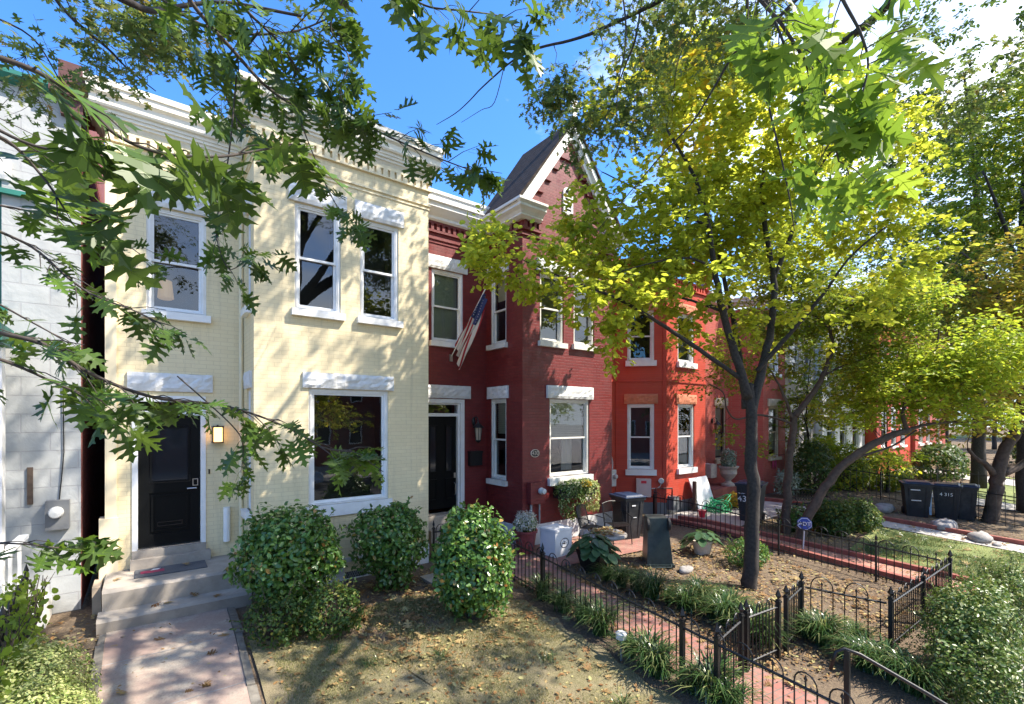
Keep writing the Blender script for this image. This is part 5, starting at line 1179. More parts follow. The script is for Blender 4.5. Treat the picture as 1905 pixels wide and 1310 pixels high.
# ================================================================ small things by the dark red bay
bx = thing('delivery_box', (7.2, 7.55, 0), 'white metal porch box with an oval emblem, below the red meter', 'box')
T = Matrix.Translation((6.98, 7.55, gz(7.6) + .02)) @ Matrix.Scale(1.14, 4) @ Matrix.Rotation(.05, 4, 'Z')
mb = MB(); mb.box(-.22, .22, -.20, .20, 0, .46, T); mb.build('body', M['white'], bx); mb = MB(); mb.box(-.235, .235, -.215, .215, .463, .50, T); mb.build('lid', M['white'], bx)
o = [(.115 * math.cos(2 * PI * i / 32), .09 * math.sin(2 * PI * i / 32)) for i in range(32)]
mb = MB()
for i in range(32):
    a, b = o[i], o[(i + 1) % 32]; mb.poly([T @ Vector((a[0] + .02, -.204, .24 + a[1])), T @ Vector((b[0] + .02, -.204, .24 + b[1])), T @ Vector((b[0] * .88 + .02, -.204, .24 + b[1] * .86)), T @ Vector((a[0] * .88 + .02, -.204, .24 + a[1] * .86))])
for (x0, x1, z0, z1) in ((-.055, .03, .26, .267), (-.06, .02, .225, .243), (.03, .065, .228, .238), (.0, .012, .21, .275)): mb.poly([T @ Vector((x0 + .02, -.205, z0)), T @ Vector((x1 + .02, -.205, z0)), T @ Vector((x1 + .02, -.205, z1)), T @ Vector((x0 + .02, -.205, z1))])
mb.build('oval_emblem', M['markblk'], bx, fix=False)
def pot(loc, r, h, label, mat, plant, seed, shape=None):
    t = thing('potted_plant', loc, label, 'potted plant', None); mb = MB()
    prof = shape or [(r * .62, 0), (r * .7, .02), (r * .85, h * .5), (r * .98, h * .88), (r * 1.08, h * .9), (r * 1.08, h), (r * .96, h), (r * .9, h * .92), (0, h * .9)]
    mb.lathe(loc, prof, 24); mb.build('pot', mat, t, smooth=False); plant(t); return t
mp_ = (6.50, 8.0, .02)
def mum(t): leafy_blob(t, (mp_[0], mp_[1], .68), (.27, .27, .22), 2200, .035, M['petal'], T_OVAL, 3, 'blossoms', ground=.45); leafy_blob(t, (mp_[0], mp_[1], .64), (.25, .25, .18), 700, .05, M['lf_shrub'], T_OVAL, 4, 'foliage', ground=.42)
pot(mp_, .25, .50, 'mound of white blossoms in a maroon glazed pot beside the white porch box', M['terracotta'], mum, 1)
hp = tuple(gp(1105, 1066)); hp = (hp[0] + .05, hp[1] + .05, hp[2])
def hosta(t, c=hp, n=85, seed=5, r=.55, h=.68, mat='lf_hosta'):
    rn = np.random.default_rng(seed); a = rn.uniform(0, 2 * PI, n); q = rn.uniform(.1, 1, n); R_ = r * q * .75
    P = np.stack([c[0] + R_ * np.cos(a), c[1] + R_ * np.sin(a), c[2] + h * (1.02 - .45 * q ** 2) + rn.normal(size=n) * .03], 1)
    A = np.stack([np.cos(a), np.sin(a), -.25 - .5 * q], 1); N_ = np.stack([.5 * np.cos(a), .5 * np.sin(a), np.ones(n)], 1)
    leaves('foliage', P, A, N_, rn.uniform(.17, .27, n), T_ROUND, M[mat], t)
    mb = MB()
    for i in range(0, n, 2): mb.tube([(c[0], c[1], c[2] + h * .55), tuple(P[i])], .006, 4)
    mb.build('stem', M['lf_hosta'], t, fix=False)
t = thing('potted_plant', hp, 'broad leaved hosta in a dark square tapered planter on the brick', 'potted plant')
mb = MB(); Th = Matrix.Translation(hp) @ Matrix.Rotation(.3, 4, 'Z'); bin_body(mb, 0, 0, 0, .16, .16, .26, .26, .46, Th); mb.build('planter', M['darkmetal'], t); hosta(t)
h2 = (9.9, 5.9, gz(5.9)); t = thing('potted_plant', h2, 'smaller hosta in a low pot to the right of the upturned cart', 'potted plant')
mb = MB(); mb.lathe(h2, [(.16, 0), (.22, .25), (.24, .3), (.2, .3), (0, .28)], 18); mb.build('pot', M['urn'], t); hosta(t, h2, 34, 6, .45, .5)
# flower box under the lower bay window
fbx = thing('flower_box', (8.2, 8.37, 1.2), 'window box overflowing with trailing variegated ivy under the bay window', 'flower box')
mb = MB(); mb.box(7.62, 8.80, 8.08, 8.34, 1.05, 1.27); mb.build('box', M['darkmetal'], fbx)
leafy_blob(fbx, (8.2, 8.15, 1.28), (.66, .22, .20), 1700, .055, M['lf_varg'], T_OVAL, 8, 'ivy', ground=1.05)
leafy_blob(fbx, (7.95, 8.05, .98), (.40, .15, .42), 1000, .05, M['lf_varg'], T_OVAL, 9, 'ivy_trail'); leafy_blob(fbx, (8.62, 8.05, 1.05), (.26, .17, .42), 900, .05, M['lf_var'], T_OVAL, 10, 'ivy_trail')
leafy_blob(fbx, (8.35, 8.0, 1.36), (.16, .12, .09), 160, .05, M['lf_gold'], T_OVAL, 11, 'yellow_flowers'); leafy_blob(fbx, (8.40, 7.98, 1.02), (.09, .07, .07), 40, .055, M['petal'], T_OVAL, 12, 'pink_flowers')
# mesh patio chairs and table
def mesh_panel(mb, fn, nu, nv, r=.0055):
    for i in range(nu + 1): mb.tube([fn(i / nu, j / 6) for j in range(7)], r, 3, cap=False)
    for j in range(nv + 1): mb.tube([fn(i / 6, j / nv) for i in range(7)], r, 3, cap=False)
def patio_chair(loc, rz, label):
    t = thing('patio_chair', loc, label, 'chair', 'black metal mesh patio chairs'); T = Matrix.Translation(loc) @ Matrix.Rotation(rz, 4, 'Z')
    def seat(u, v): return T @ Vector(((u - .5) * .46, (v - .5) * .44, .43 + .02 * math.sin(v * 3)))
    def back(u, v): x = (u - .5) * .50; return T @ Vector((x, .22 + .10 * v - .5 * x * x, .45 + v * (.40 + .07 * math.cos(x * 5))))
    mb = MB(); mesh_panel(mb, seat, 16, 16); mb.build('seat', M['iron'], t, fix=False); mb = MB(); mesh_panel(mb, back, 18, 16); mb.tube([back(i / 12, 1) for i in range(13)], .011, 6); mb.tube([back(0, i / 6) for i in range(7)], .011, 6); mb.tube([back(1, i / 6) for i in range(7)], .011, 6); mb.build('backrest', M['iron'], t, fix=False)
    for x in (-.22, .22):
        for y in (-.2, .2):
            mb = MB(); mb.tube([T @ Vector((x, y, .43)), T @ Vector((x * 1.1, y * 1.15, 0))], .011, 6); mb.build('leg', M['iron'], t)
        mb = MB(); mb.tube([T @ Vector((x * 1.1, .26, .66)), T @ Vector((x * 1.22, .05, .67)), T @ Vector((x * 1.2, -.18, .62)), T @ Vector((x, -.2, .44))], .011, 6); mb.build('arm', M['iron'], t)
    return t
patio_chair((8.0, 7.45, .02), .35, 'black mesh patio chair in front of the trailing window box'); patio_chair((8.75, 7.35, .02), -.35, 'black mesh patio chair next to the navy-lidded cart')
tb = thing('patio_table', (8.05, 6.75, 0), 'low stone topped garden table covered with fallen leaves', 'table'); mb = MB(); mb.lathe((7.75, 6.85, 0), [(.02, .42), (.44, .42), (.46, .44), (.46, .47), (.44, .49), (0, .49)], 26); mb.build('top', M['rock'], tb); mb = MB(); mb.lathe((7.75, 6.85, 0), [(.2, 0), (.2, .04), (.06, .1), (.06, .38), (.16, .42)], 14); mb.build('pedestal', M['iron'], tb)
rn = np.random.default_rng(3); n = 150; leaves('fallen_leaves_on_top', np.stack([7.75 + rn.uniform(-.33, .33, n), 6.85 + rn.uniform(-.3, .3, n), .505 + rn.random(n) * .03], 1), rn.normal(size=(n, 3)) * [1, 1, .2], rn.normal(size=(n, 3)) * .3 + [0, 0, 1], rn.uniform(.06, .12, n), T_OVAL, M['lf_dead'], tb)
wl = thing('path_light', (4.95, 4.1, gz(4.1)), 'small grey path light standing in the strap-leaved plants by the fence', 'path light'); z = gz(4.1)
mb = MB(); mb.tube([(4.95, 4.1, z), (4.95, 4.1, z + .28)], .014, 8); mb.build('stake', M['grey'], wl); mb = MB(); mb.lathe((4.95, 4.1, z + .28), [(.03, 0), (.07, .01), (.075, .08), (.05, .10), (0, .105)], 18); mb.build('head', M['ltgrey'], wl)
sl = MB(); sl.box(3.95, 4.45, 7.2, 7.9, -.0, .05); tag(sl.build('stepping_slab', M['conc']), 'concrete slab half hidden between the two round shrubs', 'slab')
# security sign
z = gz(4.7); sg = thing('yard_sign', (13.1, 4.85, z), 'blue octagonal security sign reading ADT on a white stake', 'sign')
C = gp(1494, 1022); C = Vector((C.x, C.y, z)); face = math.atan2(-C.x, -C.y)
TS = Matrix.Translation((C.x, C.y, z)) @ Matrix.Rotation(math.atan2(-C.x, C.y) + .12, 4, 'Z')
sg.location = (C.x, C.y, z)
mb = MB(); mb.tube([TS @ Vector((0, 0, 0)), TS @ Vector((.03, 0, .55))], .014, 6); mb.build('stake', M['mark'], sg)
def octp(r, y, dy, nm, mat):
    mb = MB(); mb.prism([TS @ Vector((.03 + r * math.cos(PI / 8 + k * PI / 4), y, .62 + r * math.sin(PI / 8 + k * PI / 4))) for k in range(8)], TS.to_3x3() @ Vector((0, dy, 0))); return mb.build(nm, mat, sg)
octp(.165, -.01, .02, 'panel', M['blue']); octp(.150, -.013, .002, 'white_ring', M['mark']); octp(.137, -.016, .002, 'blue_field', M['blue'])
R_ = TS @ Matrix.Translation((.03, -.022, .62)) @ Matrix.Rotation(PI / 2, 4, 'X'); text('ADT', sg, R_.to_translation(), R_.to_euler(), .125, M['mark'], bold=.0015, sx=1.0)
# hose, board, red pot, urn
ho = thing('garden_hose', (14.4, 8.2, 0), 'tangled heap of bright green garden hose on the patio', 'hose'); rr = random.Random(2); mb = MB(); c = Vector((14.3, 7.95, 0))
for k in range(15):
    R_, ph, tl, zc = rr.uniform(.18, .42), rr.uniform(0, 6), rr.uniform(-.9, .9), rr.uniform(.05, .30)
    mb.tube([c + Vector((R_ * 1.1 * math.cos(a + ph), R_ * .8 * math.sin(a + ph), max(.015, zc + tl * R_ * math.sin(a)))) + Vector((rr.uniform(-.03, .03),) * 3) for a in [i * 2 * PI / 16 for i in range(17)]], .014, 6)
mb.tube([c + Vector((-.3, 0, .05)), c + Vector((-.6, .1, .25)), c + Vector((-.9, .0, .2)), c + Vector((-1.1, -.2, .02))], .014, 6)
mb.build('coil', M['hose'], ho, smooth=True)
bd = thing('white_board', (14.1, 8.5, 0), 'white board leaning back against the orange red house', 'board'); mb = MB(); mb.hexa([(13.7, 8.25, 0), (14.55, 8.15, 0), (14.57, 8.2, 0), (13.72, 8.3, 0), (13.7, 8.62, 1.0), (14.55, 8.52, 1.05), (14.57, 8.57, 1.05), (13.72, 8.67, 1.0)]); mb.build('panel', M['board'], bd)
mb = MB(); mb.box(13.62, 13.70, 8.35, 8.45, 0, .95); mb.build('frame_leg', M['bark2'], bd)
rp_ = thing('plant_pot', (13.1, 7.9, 0), 'small red flower pot at the corner of the patio', 'flower pot'); mb = MB(); mb.lathe((13.0, 7.75, 0), [(.07, 0), (.11, .18), (.13, .19), (.13, .23), (.1, .23), (0, .2)], 18); mb.build('pot', M['redlabel'], rp_)
ux = (17.1, 9.15, .45); ur = thing('stone_urn', ux, 'pale cast stone urn holding a clipped silvery shrub', 'urn'); mb = MB()
mb.lathe(ux, [(.26, 0), (.26, .06), (.16, .10), (.09, .17), (.10, .20), (.22, .32), (.30, .45), (.29, .60), (.36, .68), (.37, .72), (.33, .72), (0, .68)], 24); mb.build('urn', M['urn'], ur, smooth=False); leafy_blob(ur, (ux[0], ux[1], ux[2] + 1.0), (.27, .27, .38), 1100, .07, M['lf_silver'], T_OVAL, 31, 'shrub')
gb = MB(); gb.box(16.35, 16.75, 9.4, 9.79, .75, 1.25); t = gb.build('utility_cabinet', M['urn']); tag(t, 'small tan utility cabinet on the wall beside the stone urn', 'utility box')
hs = gb = thing('hanging_bells', (20.0, 8.7, 1.4), 'two pink hanging ornaments on the rose brick bay', 'ornament'); mb = MB(); mb.blob((19.6, 8.66, 1.15), (.05, .03, .22)); mb.blob((19.8, 8.66, 1.18), (.05, .03, .24)); mb.build('bell', M['crimson'], hs)
# cast iron bench
bc = thing('garden_bench', (15.9, 6.1, 0), 'ornate black cast iron garden bench behind the leaning trunk', 'bench'); z = gz(6); TB = Matrix.Translation((15.9, 6.0, z)) @ Matrix.Rotation(-.5, 4, 'Z')
mb = MB()
for k in range(6): mb.box(-.6, .6, -.2 + k * .075, -.15 + k * .075, .42, .44, TB)
mb.build('seat', M['iron'], bc); mb = MB(); mb.tube([TB @ Vector((-.6 + 1.2 * i / 12, .28, .78 + .07 * math.sin(PI * i / 12))) for i in range(13)], .014, 6)
for i in range(13):
    for j in range(3): x = -.55 + i * .092; mb.tube([TB @ Vector((x + .045 * math.cos(a), .26, .54 + j * .09 + .045 * math.sin(a))) for a in [q * PI / 4 for q in range(9)]], .006, 4)
mb.build('backrest', M['iron'], bc)
for x in (-.58, .58):
    mb = MB(); mb.tube([TB @ Vector(v) for v in ((x, .3, .8), (x, .26, .45), (x, .32, 0))], .018, 6); mb.build('leg', M['iron'], bc); mb = MB(); mb.tube([TB @ Vector(v) for v in ((x, .27, .64), (x, -.15, .66), (x, -.24, .58), (x, -.2, .42), (x, -.26, .15), (x, -.2, 0))], .018, 6); mb.build('leg', M['iron'], bc)
rr = random.Random(8)
for i, (x, y, r, lb) in enumerate(((18.6, 3.4, .5, 'flat grey rock nearest the far carts'), (17.9, 2.55, .42, 'pale rounded rock right of the low grey one'), (19.6, 5.1, .45, 'low grey rock left of the far carts'), (8.55, 5.45, .2, 'grey stone beside the upturned cart'), (6.6, 1.5, .22, 'grey boulder at the top of the sidewalk steps'), (7.25, 1.2, .24, 'rounded grey boulder under the variegated shrub'), (17.7, 2.2, .16, 'small whitish stone by the rounded rock'))):
    mb = MB(); mb.blob((x, y, gz(y) + r * .22), (r, r * .6, r * .38), seed=i + 40, rough=.1); tag(mb.build('garden_rock', M['rock'], smooth=True), lb, 'rock', 'rocks lying in the beds')

# ================================================================ shrubs and low plants
def shrub(c, r, n, label, seed, lsize=.080, mat='lf_shrub', stem=True, g=None, name='round_shrub', cat='shrub', group=None, tmpl=T_OVAL, rough=.12, lobes=()):
    gz_ = gz(c[1]); t = thing(name, (c[0], c[1], gz_), label, cat, group)
    acc = []
    r2 = random.Random(seed * 7); nl_ = 11; loose = 1.0 if rough > .15 else .45
    for k in range(nl_):
        v = Vector((r2.gauss(0, 1), r2.gauss(0, 1), r2.gauss(.25, .8))).normalized(); q = r2.uniform(.24, .40); d_ = 1.0 - q * (1.0 - loose * .45)
        leafy_blob(t, (c[0] + v.x * r[0] * d_, c[1] + v.y * r[1] * d_, c[2] + v.z * r[2] * d_), (r[0] * q, r[1] * q, r[2] * q), int(n * q * q * .42), lsize, M[mat], tmpl, seed * 13 + k, ground=gz_, rough=.2, acc=acc, flush=False)
    for k, (dx, dy, dz, q, m) in enumerate(lobes): leafy_blob(t, (c[0] + dx, c[1] + dy, c[2] + dz), (r[0] * q, r[1] * q, r[2] * q), m, lsize, M[mat], tmpl, seed + 70 + k, ground=gz_, rough=rough * 1.3, acc=acc, flush=False)
    leafy_blob(t, c, r, int(n * .75), lsize, M[mat], tmpl, seed, ground=gz_, rough=rough, acc=acc)
    if stem:
        rr = random.Random(seed); mb = MB()
        for k in range(34):
            a, b = rr.uniform(0, 6.28), rr.uniform(.15, .8); e = Vector((c[0] + r[0] * b * math.cos(a), c[1] + r[1] * b * math.sin(a), c[2] + r[2] * rr.uniform(-.3, .7)))
            s = Vector((c[0] + .14 * r[0] * math.cos(a), c[1] + .14 * r[1] * math.sin(a), gz_ - .02)); mb.tube([s, s.lerp(e, .5) + Vector((rr.uniform(-.06, .06), rr.uniform(-.06, .06), .05)), e], [.014, .009, .004], 4)
        P_, A_ = [], []
        for k in range(int(n / 150)):      # stray shoots breaking the outline
            v = Vector((rr.gauss(0, 1), rr.gauss(0, 1), abs(rr.gauss(0, 1)) * .9)).normalized(); s = Vector((c[0] + v.x * r[0] * .85, c[1] + v.y * r[1] * .85, c[2] + v.z * r[2] * .85)); e = s + v * rr.uniform(.10, .28) + Vector((0, 0, .06)); mb.tube([s, e], [.005, .002], 4, cap=False)
            for q in range(7): P_.append(tuple(s.lerp(e, .3 + q * .1))); A_.append((v.x + rr.gauss(0, .8), v.y + rr.gauss(0, .8), v.z + rr.gauss(0, .6)))
        mb.build('stem', M['bark2'], t, fix=False); leaves('shoot_leaves', np.array(P_), np.array(A_), RN.normal(size=(len(P_), 3)) + [0, 0, 1], lsize * .9, tmpl, M[mat], t)
    return t
shrub((1.75, 7.72, .86), (.72, .66, .68), 4200, 'round clipped green shrub beside the front steps', 1, group='round clipped shrubs before the cream bay', lobes=((.0, .0, -.42, .72, 900), (-.12, 0, .1, .88, 1000)))
shrub((3.32, 7.85, .86), (.60, .54, .60), 2700, 'round clipped shrub with gaps, middle of the three, under the picture window', 2, group='round clipped shrubs before the cream bay', lobes=((.2, -.05, -.15, .85, 1500), (.05, -.1, -.55, .55, 700)))
shrub((3.92, 6.05, .74), (.58, .56, .76), 4600, 'dense barrel-shaped green shrub nearest the iron fence', 3, group='round clipped shrubs before the cream bay', rough=.11, lobes=((.05, -.08, -.1, .9, 1500), (-.1, .1, .2, .75, 1200)))
shrub((1.35, 6.95, .22), (.36, .40, .36), 1500, 'low loose green shrub at the end of the front walk', 4, .05, 'lf_dark', group='low shrubs under the round ones')
shrub((2.05, 6.75, .22), (.40, .38, .40), 1800, 'low loose green shrub in front of the first round shrub', 5, .05, 'lf_dark', group='low shrubs under the round ones')
leafy_blob(thing('hedge', (-.95, 5.9, 0), 'pale yellow green variegated hedge along the left of the front walk', 'hedge'), (-.82, 6.3, .22), (.42, .85, .48), 9000, .032, M['lf_var'], T_OVAL, 41, rough=.1, ground=gz(6))
hz = bpy.data.objects['hedge']; leafy_blob(hz, (-.75, 5.5, .22), (.46, .75, .50), 9000, .032, M['lf_var'], T_OVAL, 42, rough=.1, ground=gz(5.2)); leafy_blob(hz, (-.95, 7.05, .20), (.30, .45, .34), 3000, .032, M['lf_var'], T_OVAL, 43, ground=gz(6))
iv = thing('climbing_vine', (-1.2, 7, 0), 'tangled green vine climbing the iron fence at the left edge', 'vine')
rn = np.random.default_rng(9); n = 1500; yy = rn.uniform(5.3, 8.9, n); P = np.stack([-1.15 + (yy - 7) * -.045 + rn.normal(size=n) * .10, yy, gz(6) + .05 + rn.random(n) * .95], 1); leaves('foliage', P, rn.normal(size=(n, 3)), rn.normal(size=(n, 3)) + [1, 0, .3], rn.uniform(.04, .10, n), T_ROUND, M['lf_myr'], iv, rn.random(n) * .6)
mb = MB(); rr = random.Random(4)
for k in range(60):
    y = rr.uniform(5.2, 8.9); mb.tube([(-1.14 - (y - 7) * .045, y, gz(y)), (-1.12 + rr.uniform(-.08, .08), y + rr.uniform(-.15, .15), .4), (-1.1 + rr.uniform(-.15, .15), y + rr.uniform(-.3, .3), .85)], [.01, .008, .004], 4)
mb.build('stem', M['bark2'], iv, fix=False)
shrub((8.6, 1.25, .05), (.78, .52, .62), 7500, 'large variegated green shrub in the bottom right corner', 51, .045, 'lf_varg', rough=.25, group='variegated shrubs outside the front fence', lobes=((-.75, -.1, -.2, .72, 3800), (-.5, .1, .15, .55, 1500)))
shrub((10.6, 1.25, .0), (1.1, .50, .52), 7500, 'second variegated shrub farther along the front fence', 52, .045, 'lf_varg', rough=.22, group='variegated shrubs outside the front fence', lobes=((.9, 0, .1, .8, 3000),))
shrub((7.5, .85, -.25), (.55, .42, .45), 4200, 'low variegated shrub beside the handrail', 53, .042, 'lf_varg', rough=.2, group='variegated shrubs outside the front fence')
shrub((14.6, 4.95, .28), (.62, .5, .50), 3000, 'dark glossy shrub behind the security sign', 54, .075, 'lf_dark'); shrub((15.8, 4.7, .18), (.60, .5, .45), 3000, 'dark rounded shrub right of the security sign', 55, .075, 'lf_dark')
shrub((14.0, 5.6, .2), (.5, .4, .35), 1500, 'low green shrub at the foot of the leaning tree', 56, .07, 'lf_shrub'); shrub((10.1, 5.0, .05), (.45, .4, .32), 1900, 'small rounded evergreen near the long fence', 57, .05, 'lf_shrub')
shrub((20.6, 7.6, .9), (1.0, .7, 1.15), 3600, 'dark upright evergreen against the rose brick house', 58, .10, 'lf_dark', group='hedge plants before the far houses'); shrub((23.0, 7.3, .8), (1.1, .8, 1.1), 3600, 'bushy hedge plant in front of the grey house', 59, .10, 'lf_myr', group='hedge plants before the far houses')
shrub((22.5, 7.9, 1.5), (.8, .6, .75), 1500, 'bright yellow-green bush rising behind the hedge', 60, .11, 'lf_bright', group='hedge plants before the far houses'); shrub((24.9, 6.5, .6), (1.4, .9, .95), 3600, 'loose leafy bush at the end of the hedge', 61, .11, 'lf_myr', group='hedge plants before the far houses')
shrub((19.0, 7.9, .5), (.5, .4, .5), 500, 'pale spiky bush behind the numbered cart', 62, .16, 'lf_silver', tmpl=T_NARROW)
shrub((15.2, 7.9, .2), (.35, .3, .35), 500, 'low yellowing plant behind the hose', 63, .09, 'lf_gold')
shrub((32, 6, .6), (2.2, 1.0, 1.0), 3000, 'dark clipped hedge in the park', 64, .16, 'lf_dark', group='park hedges'); shrub((42, 10, 1.2), (5, 2, 2.2), 4500, 'tall dark hedge at the back of the park', 65, .25, 'lf_dark', group='park hedges'); shrub((46, 3, 1.0), (4, 2, 2.0), 3500, 'broad dark hedge at the right of the park', 66, .25, 'lf_dark', group='park hedges')
TUFTS = [tuple(gp(*p))[:2] for p in ((1010, 1112), (1048, 1138), (1155, 1092), (1185, 1100), (1085, 1158), (1118, 1180), (1172, 1222), (1205, 1240), (1226, 1258), (1290, 1290), (1325, 1306), (1365, 1330), (1130, 1080), (1212, 1115), (1246, 1122), (1275, 1138), (1300, 1128), (1322, 1150), (1350, 1162), (1378, 1172), (1336, 1128), (1405, 1190), (1425, 1205), (1500, 1185), (1530, 1200), (1570, 1222), (1612, 1248), (1655, 1262), (1590, 1196), (1700, 1290), (1360, 1140), (1395, 1160))]
tproto = []
for i in range(4):
    x, y = TUFTS[i]; t = thing('strap_leaf_clump', (x, y, gz(y)), 'arching clump of dark green strap leaves beside the brick walk', 'ornamental grass', 'strap-leaved clumps edging the brick walk'); tuft(t, (x, y, gz(y)), .46, 230, M['lf_lir'], 90 + i, spread=.46, width=.014); tproto.append(t)
for i, (x, y) in enumerate(TUFTS[4:]):
    c = copy_tree(tproto[i % 4]); c.location = (x, y, gz(y)); c.rotation_euler = (0, 0, i * 1.3); s = 1.0 + .25 * math.sin(i * 2.3); c.scale = (s, s, s)
    c['label'] = 'arching clump of dark green strap leaves beside the brick walk' if i < 8 else 'arching clump of dark green strap leaves in the tree bed right of the brick walk'
for i, (x, y) in enumerate(((3.0, 5.4), (2.2, 5.7), (4.1, 4.6), (4.25, 3.5), (1.9, 6.2))):
    t = thing('grass_tussock', (x, y, gz(y)), 'small loose tussock of green grass growing in the thin lawn', 'grass tussock', 'grass tussocks in the lawn'); tuft(t, (x, y, gz(y)), .14, 36, M['lf_lir'], 130 + i, spread=.22, width=.007)

# lawn blades, litter
def scatter_quad(q, n, rn):
    a, b, c, d = [np.array(p) for p in q]; u, v = rn.random(n)[:, None], rn.random(n)[:, None]
    return (a * (1 - u) + b * u) * (1 - v) + (d * (1 - u) + c * u) * v
def gzn(y): return np.where(y >= 7.2, 0, -.085 * (7.2 - np.maximum(y, 1.35)))
def blades(name, quad, n, mat, h, seed, z=.0):
    rn = np.random.default_rng(seed); p = scatter_quad(quad, n * 2, rn)
    f = np.sin(p[:, 0] * 2.3 + 1.7 * np.sin(p[:, 1] * 1.9)) + np.sin(p[:, 1] * 3.1 + p[:, 0]) + .8 * np.sin(p[:, 0] * 7 + p[:, 1] * 5)
    p = p[f + rn.normal(size=len(p)) * .9 > -.3][:n]; n = len(p)
    a = rn.uniform(0, 2 * PI, n); w = .004; hh = h * rn.uniform(.4, 1.3, n); z0 = gzn(p[:, 1]) + z
    d = np.stack([np.cos(a), np.sin(a)], 1); le = rn.normal(size=(n, 2)) * .55
    V = np.zeros((n, 3, 3)); V[:, 0, :2] = p + d * w; V[:, 1, :2] = p - d * w; V[:, 2, :2] = p + le * hh[:, None]; V[:, 0, 2] = V[:, 1, 2] = z0; V[:, 2, 2] = z0 + hh
    f3 = np.arange(n * 3); o = np_mesh(name, V.reshape(-1, 3), f3, np.full(n, 3), mat, None, np.repeat(rn.random(n), 3)); tag(o, kind='stuff'); return o
tag(blades('grass', ((.98, 1.7), (4.45, 1.7), (4.9, 7.2), (1.3, 7.2)), 120000, M['lf_grass'], .040, 5), 'thin dry grass covering the front lawn', 'grass')
tag(blades('park_grass', ((13.0, 1.6), (17.3, 1.6), (16.6, 4.4), (13.6, 4.0)), 16000, M['lf_lir'], .09, 6), 'longer green grass beside the far walk', 'grass')
def litter(name, quads, mat, tmpl, s0, s1, seed, label, lift=.012, sd=.25):
    rn = np.random.default_rng(seed); P = []
    for q, n in quads: P.append(scatter_quad(q, n, rn))
    p = np.vstack(P); n = len(p); z = gzn(p[:, 1]) + lift + rn.random(n) * .02
    A = rn.normal(size=(n, 3)) * [1, 1, .18]; N_ = rn.normal(size=(n, 3)) * sd + [0, 0, 1]
    o = leaves(name, np.column_stack([p, z]), A, N_, rn.uniform(s0, s1, n), tmpl, mat, None, rn.random(n)); tag(o, label, 'fallen leaves', None, 'stuff')
LAWN = ((1.0, 1.8), (4.5, 1.8), (4.9, 7.4), (1.2, 7.4))
litter('fallen_oak_leaves', [(LAWN, 110), (((2.6, 5.6), (4.9, 5.6), (5.1, 7.9), (2.4, 8.3)), 120), (((-.3, 2), (.8, 2), (.9, 8.3), (-.3, 8.3)), 16), (((6.0, 2.5), (11, 2.2), (11.3, 6.4), (6.2, 6.6)), 190), (((5.0, 1.5), (6.2, 1.5), (6.4, 8), (5.2, 8)), 40), (((13.5, 2), (19, 2), (19, 5), (13, 6)), 90)], M['lf_dead'], T_OAK, .09, .17, 71, 'large fallen oak leaves scattered on the lawn and walks', .03)
litter('fallen_small_leaves', [(LAWN, 2600), (((-.3, 2), (.8, 2), (.9, 8.3), (-.3, 8.3)), 260), (((6.2, 2.4), (11, 2.0), (11.4, 6.6), (6.3, 6.8)), 5200), (((2.4, 5.2), (4.9, 5.2), (5.1, 8.2), (2.2, 8.5)), 1400), (((5.0, 1.5), (6.2, 1.5), (6.4, 8), (5.2, 8)), 500), (((11.1, 1.5), (14, 1.5), (16, 6.5), (12, 6.5)), 2200), (((14, 1.5), (22, 1.5), (22, 8), (14, 7)), 2200), (((6.3, 7), (9.7, 7), (9.7, 8.3), (6.3, 8.3)), 250), (((-1.1, 7.2), (-.4, 7.2), (-.4, 9.5), (-1.0, 9.5)), 200), (((-.4, 8.5), (1.3, 8.5), (1.3, 9.3), (-.4, 9.3)), 0)], M['lf_dead'], T_OVAL, .025, .075, 72, 'small fallen leaves littering the beds', .012)
sl_ = [(.05, 8.6, .225), (.62, 8.62, .225), (.9, 8.55, .225), (1.1, 9.1, .52), (.55, 9.35, .54), (-.3, 9.3, .52), (.2, 8.6, .225)]
for i, p in enumerate(sl_):
    o = leaves('fallen_leaf', np.array([p]), np.array([(math.cos(i * 2.1), math.sin(i * 2.1), .05)]), np.array([(0, .1, 1)]), .14, T_OAK, M['lf_dead'], None, np.array([i / 8])); tag(o, 'dry fallen oak leaf lying on the concrete front steps', 'fallen leaf', 'fallen leaves on the steps')
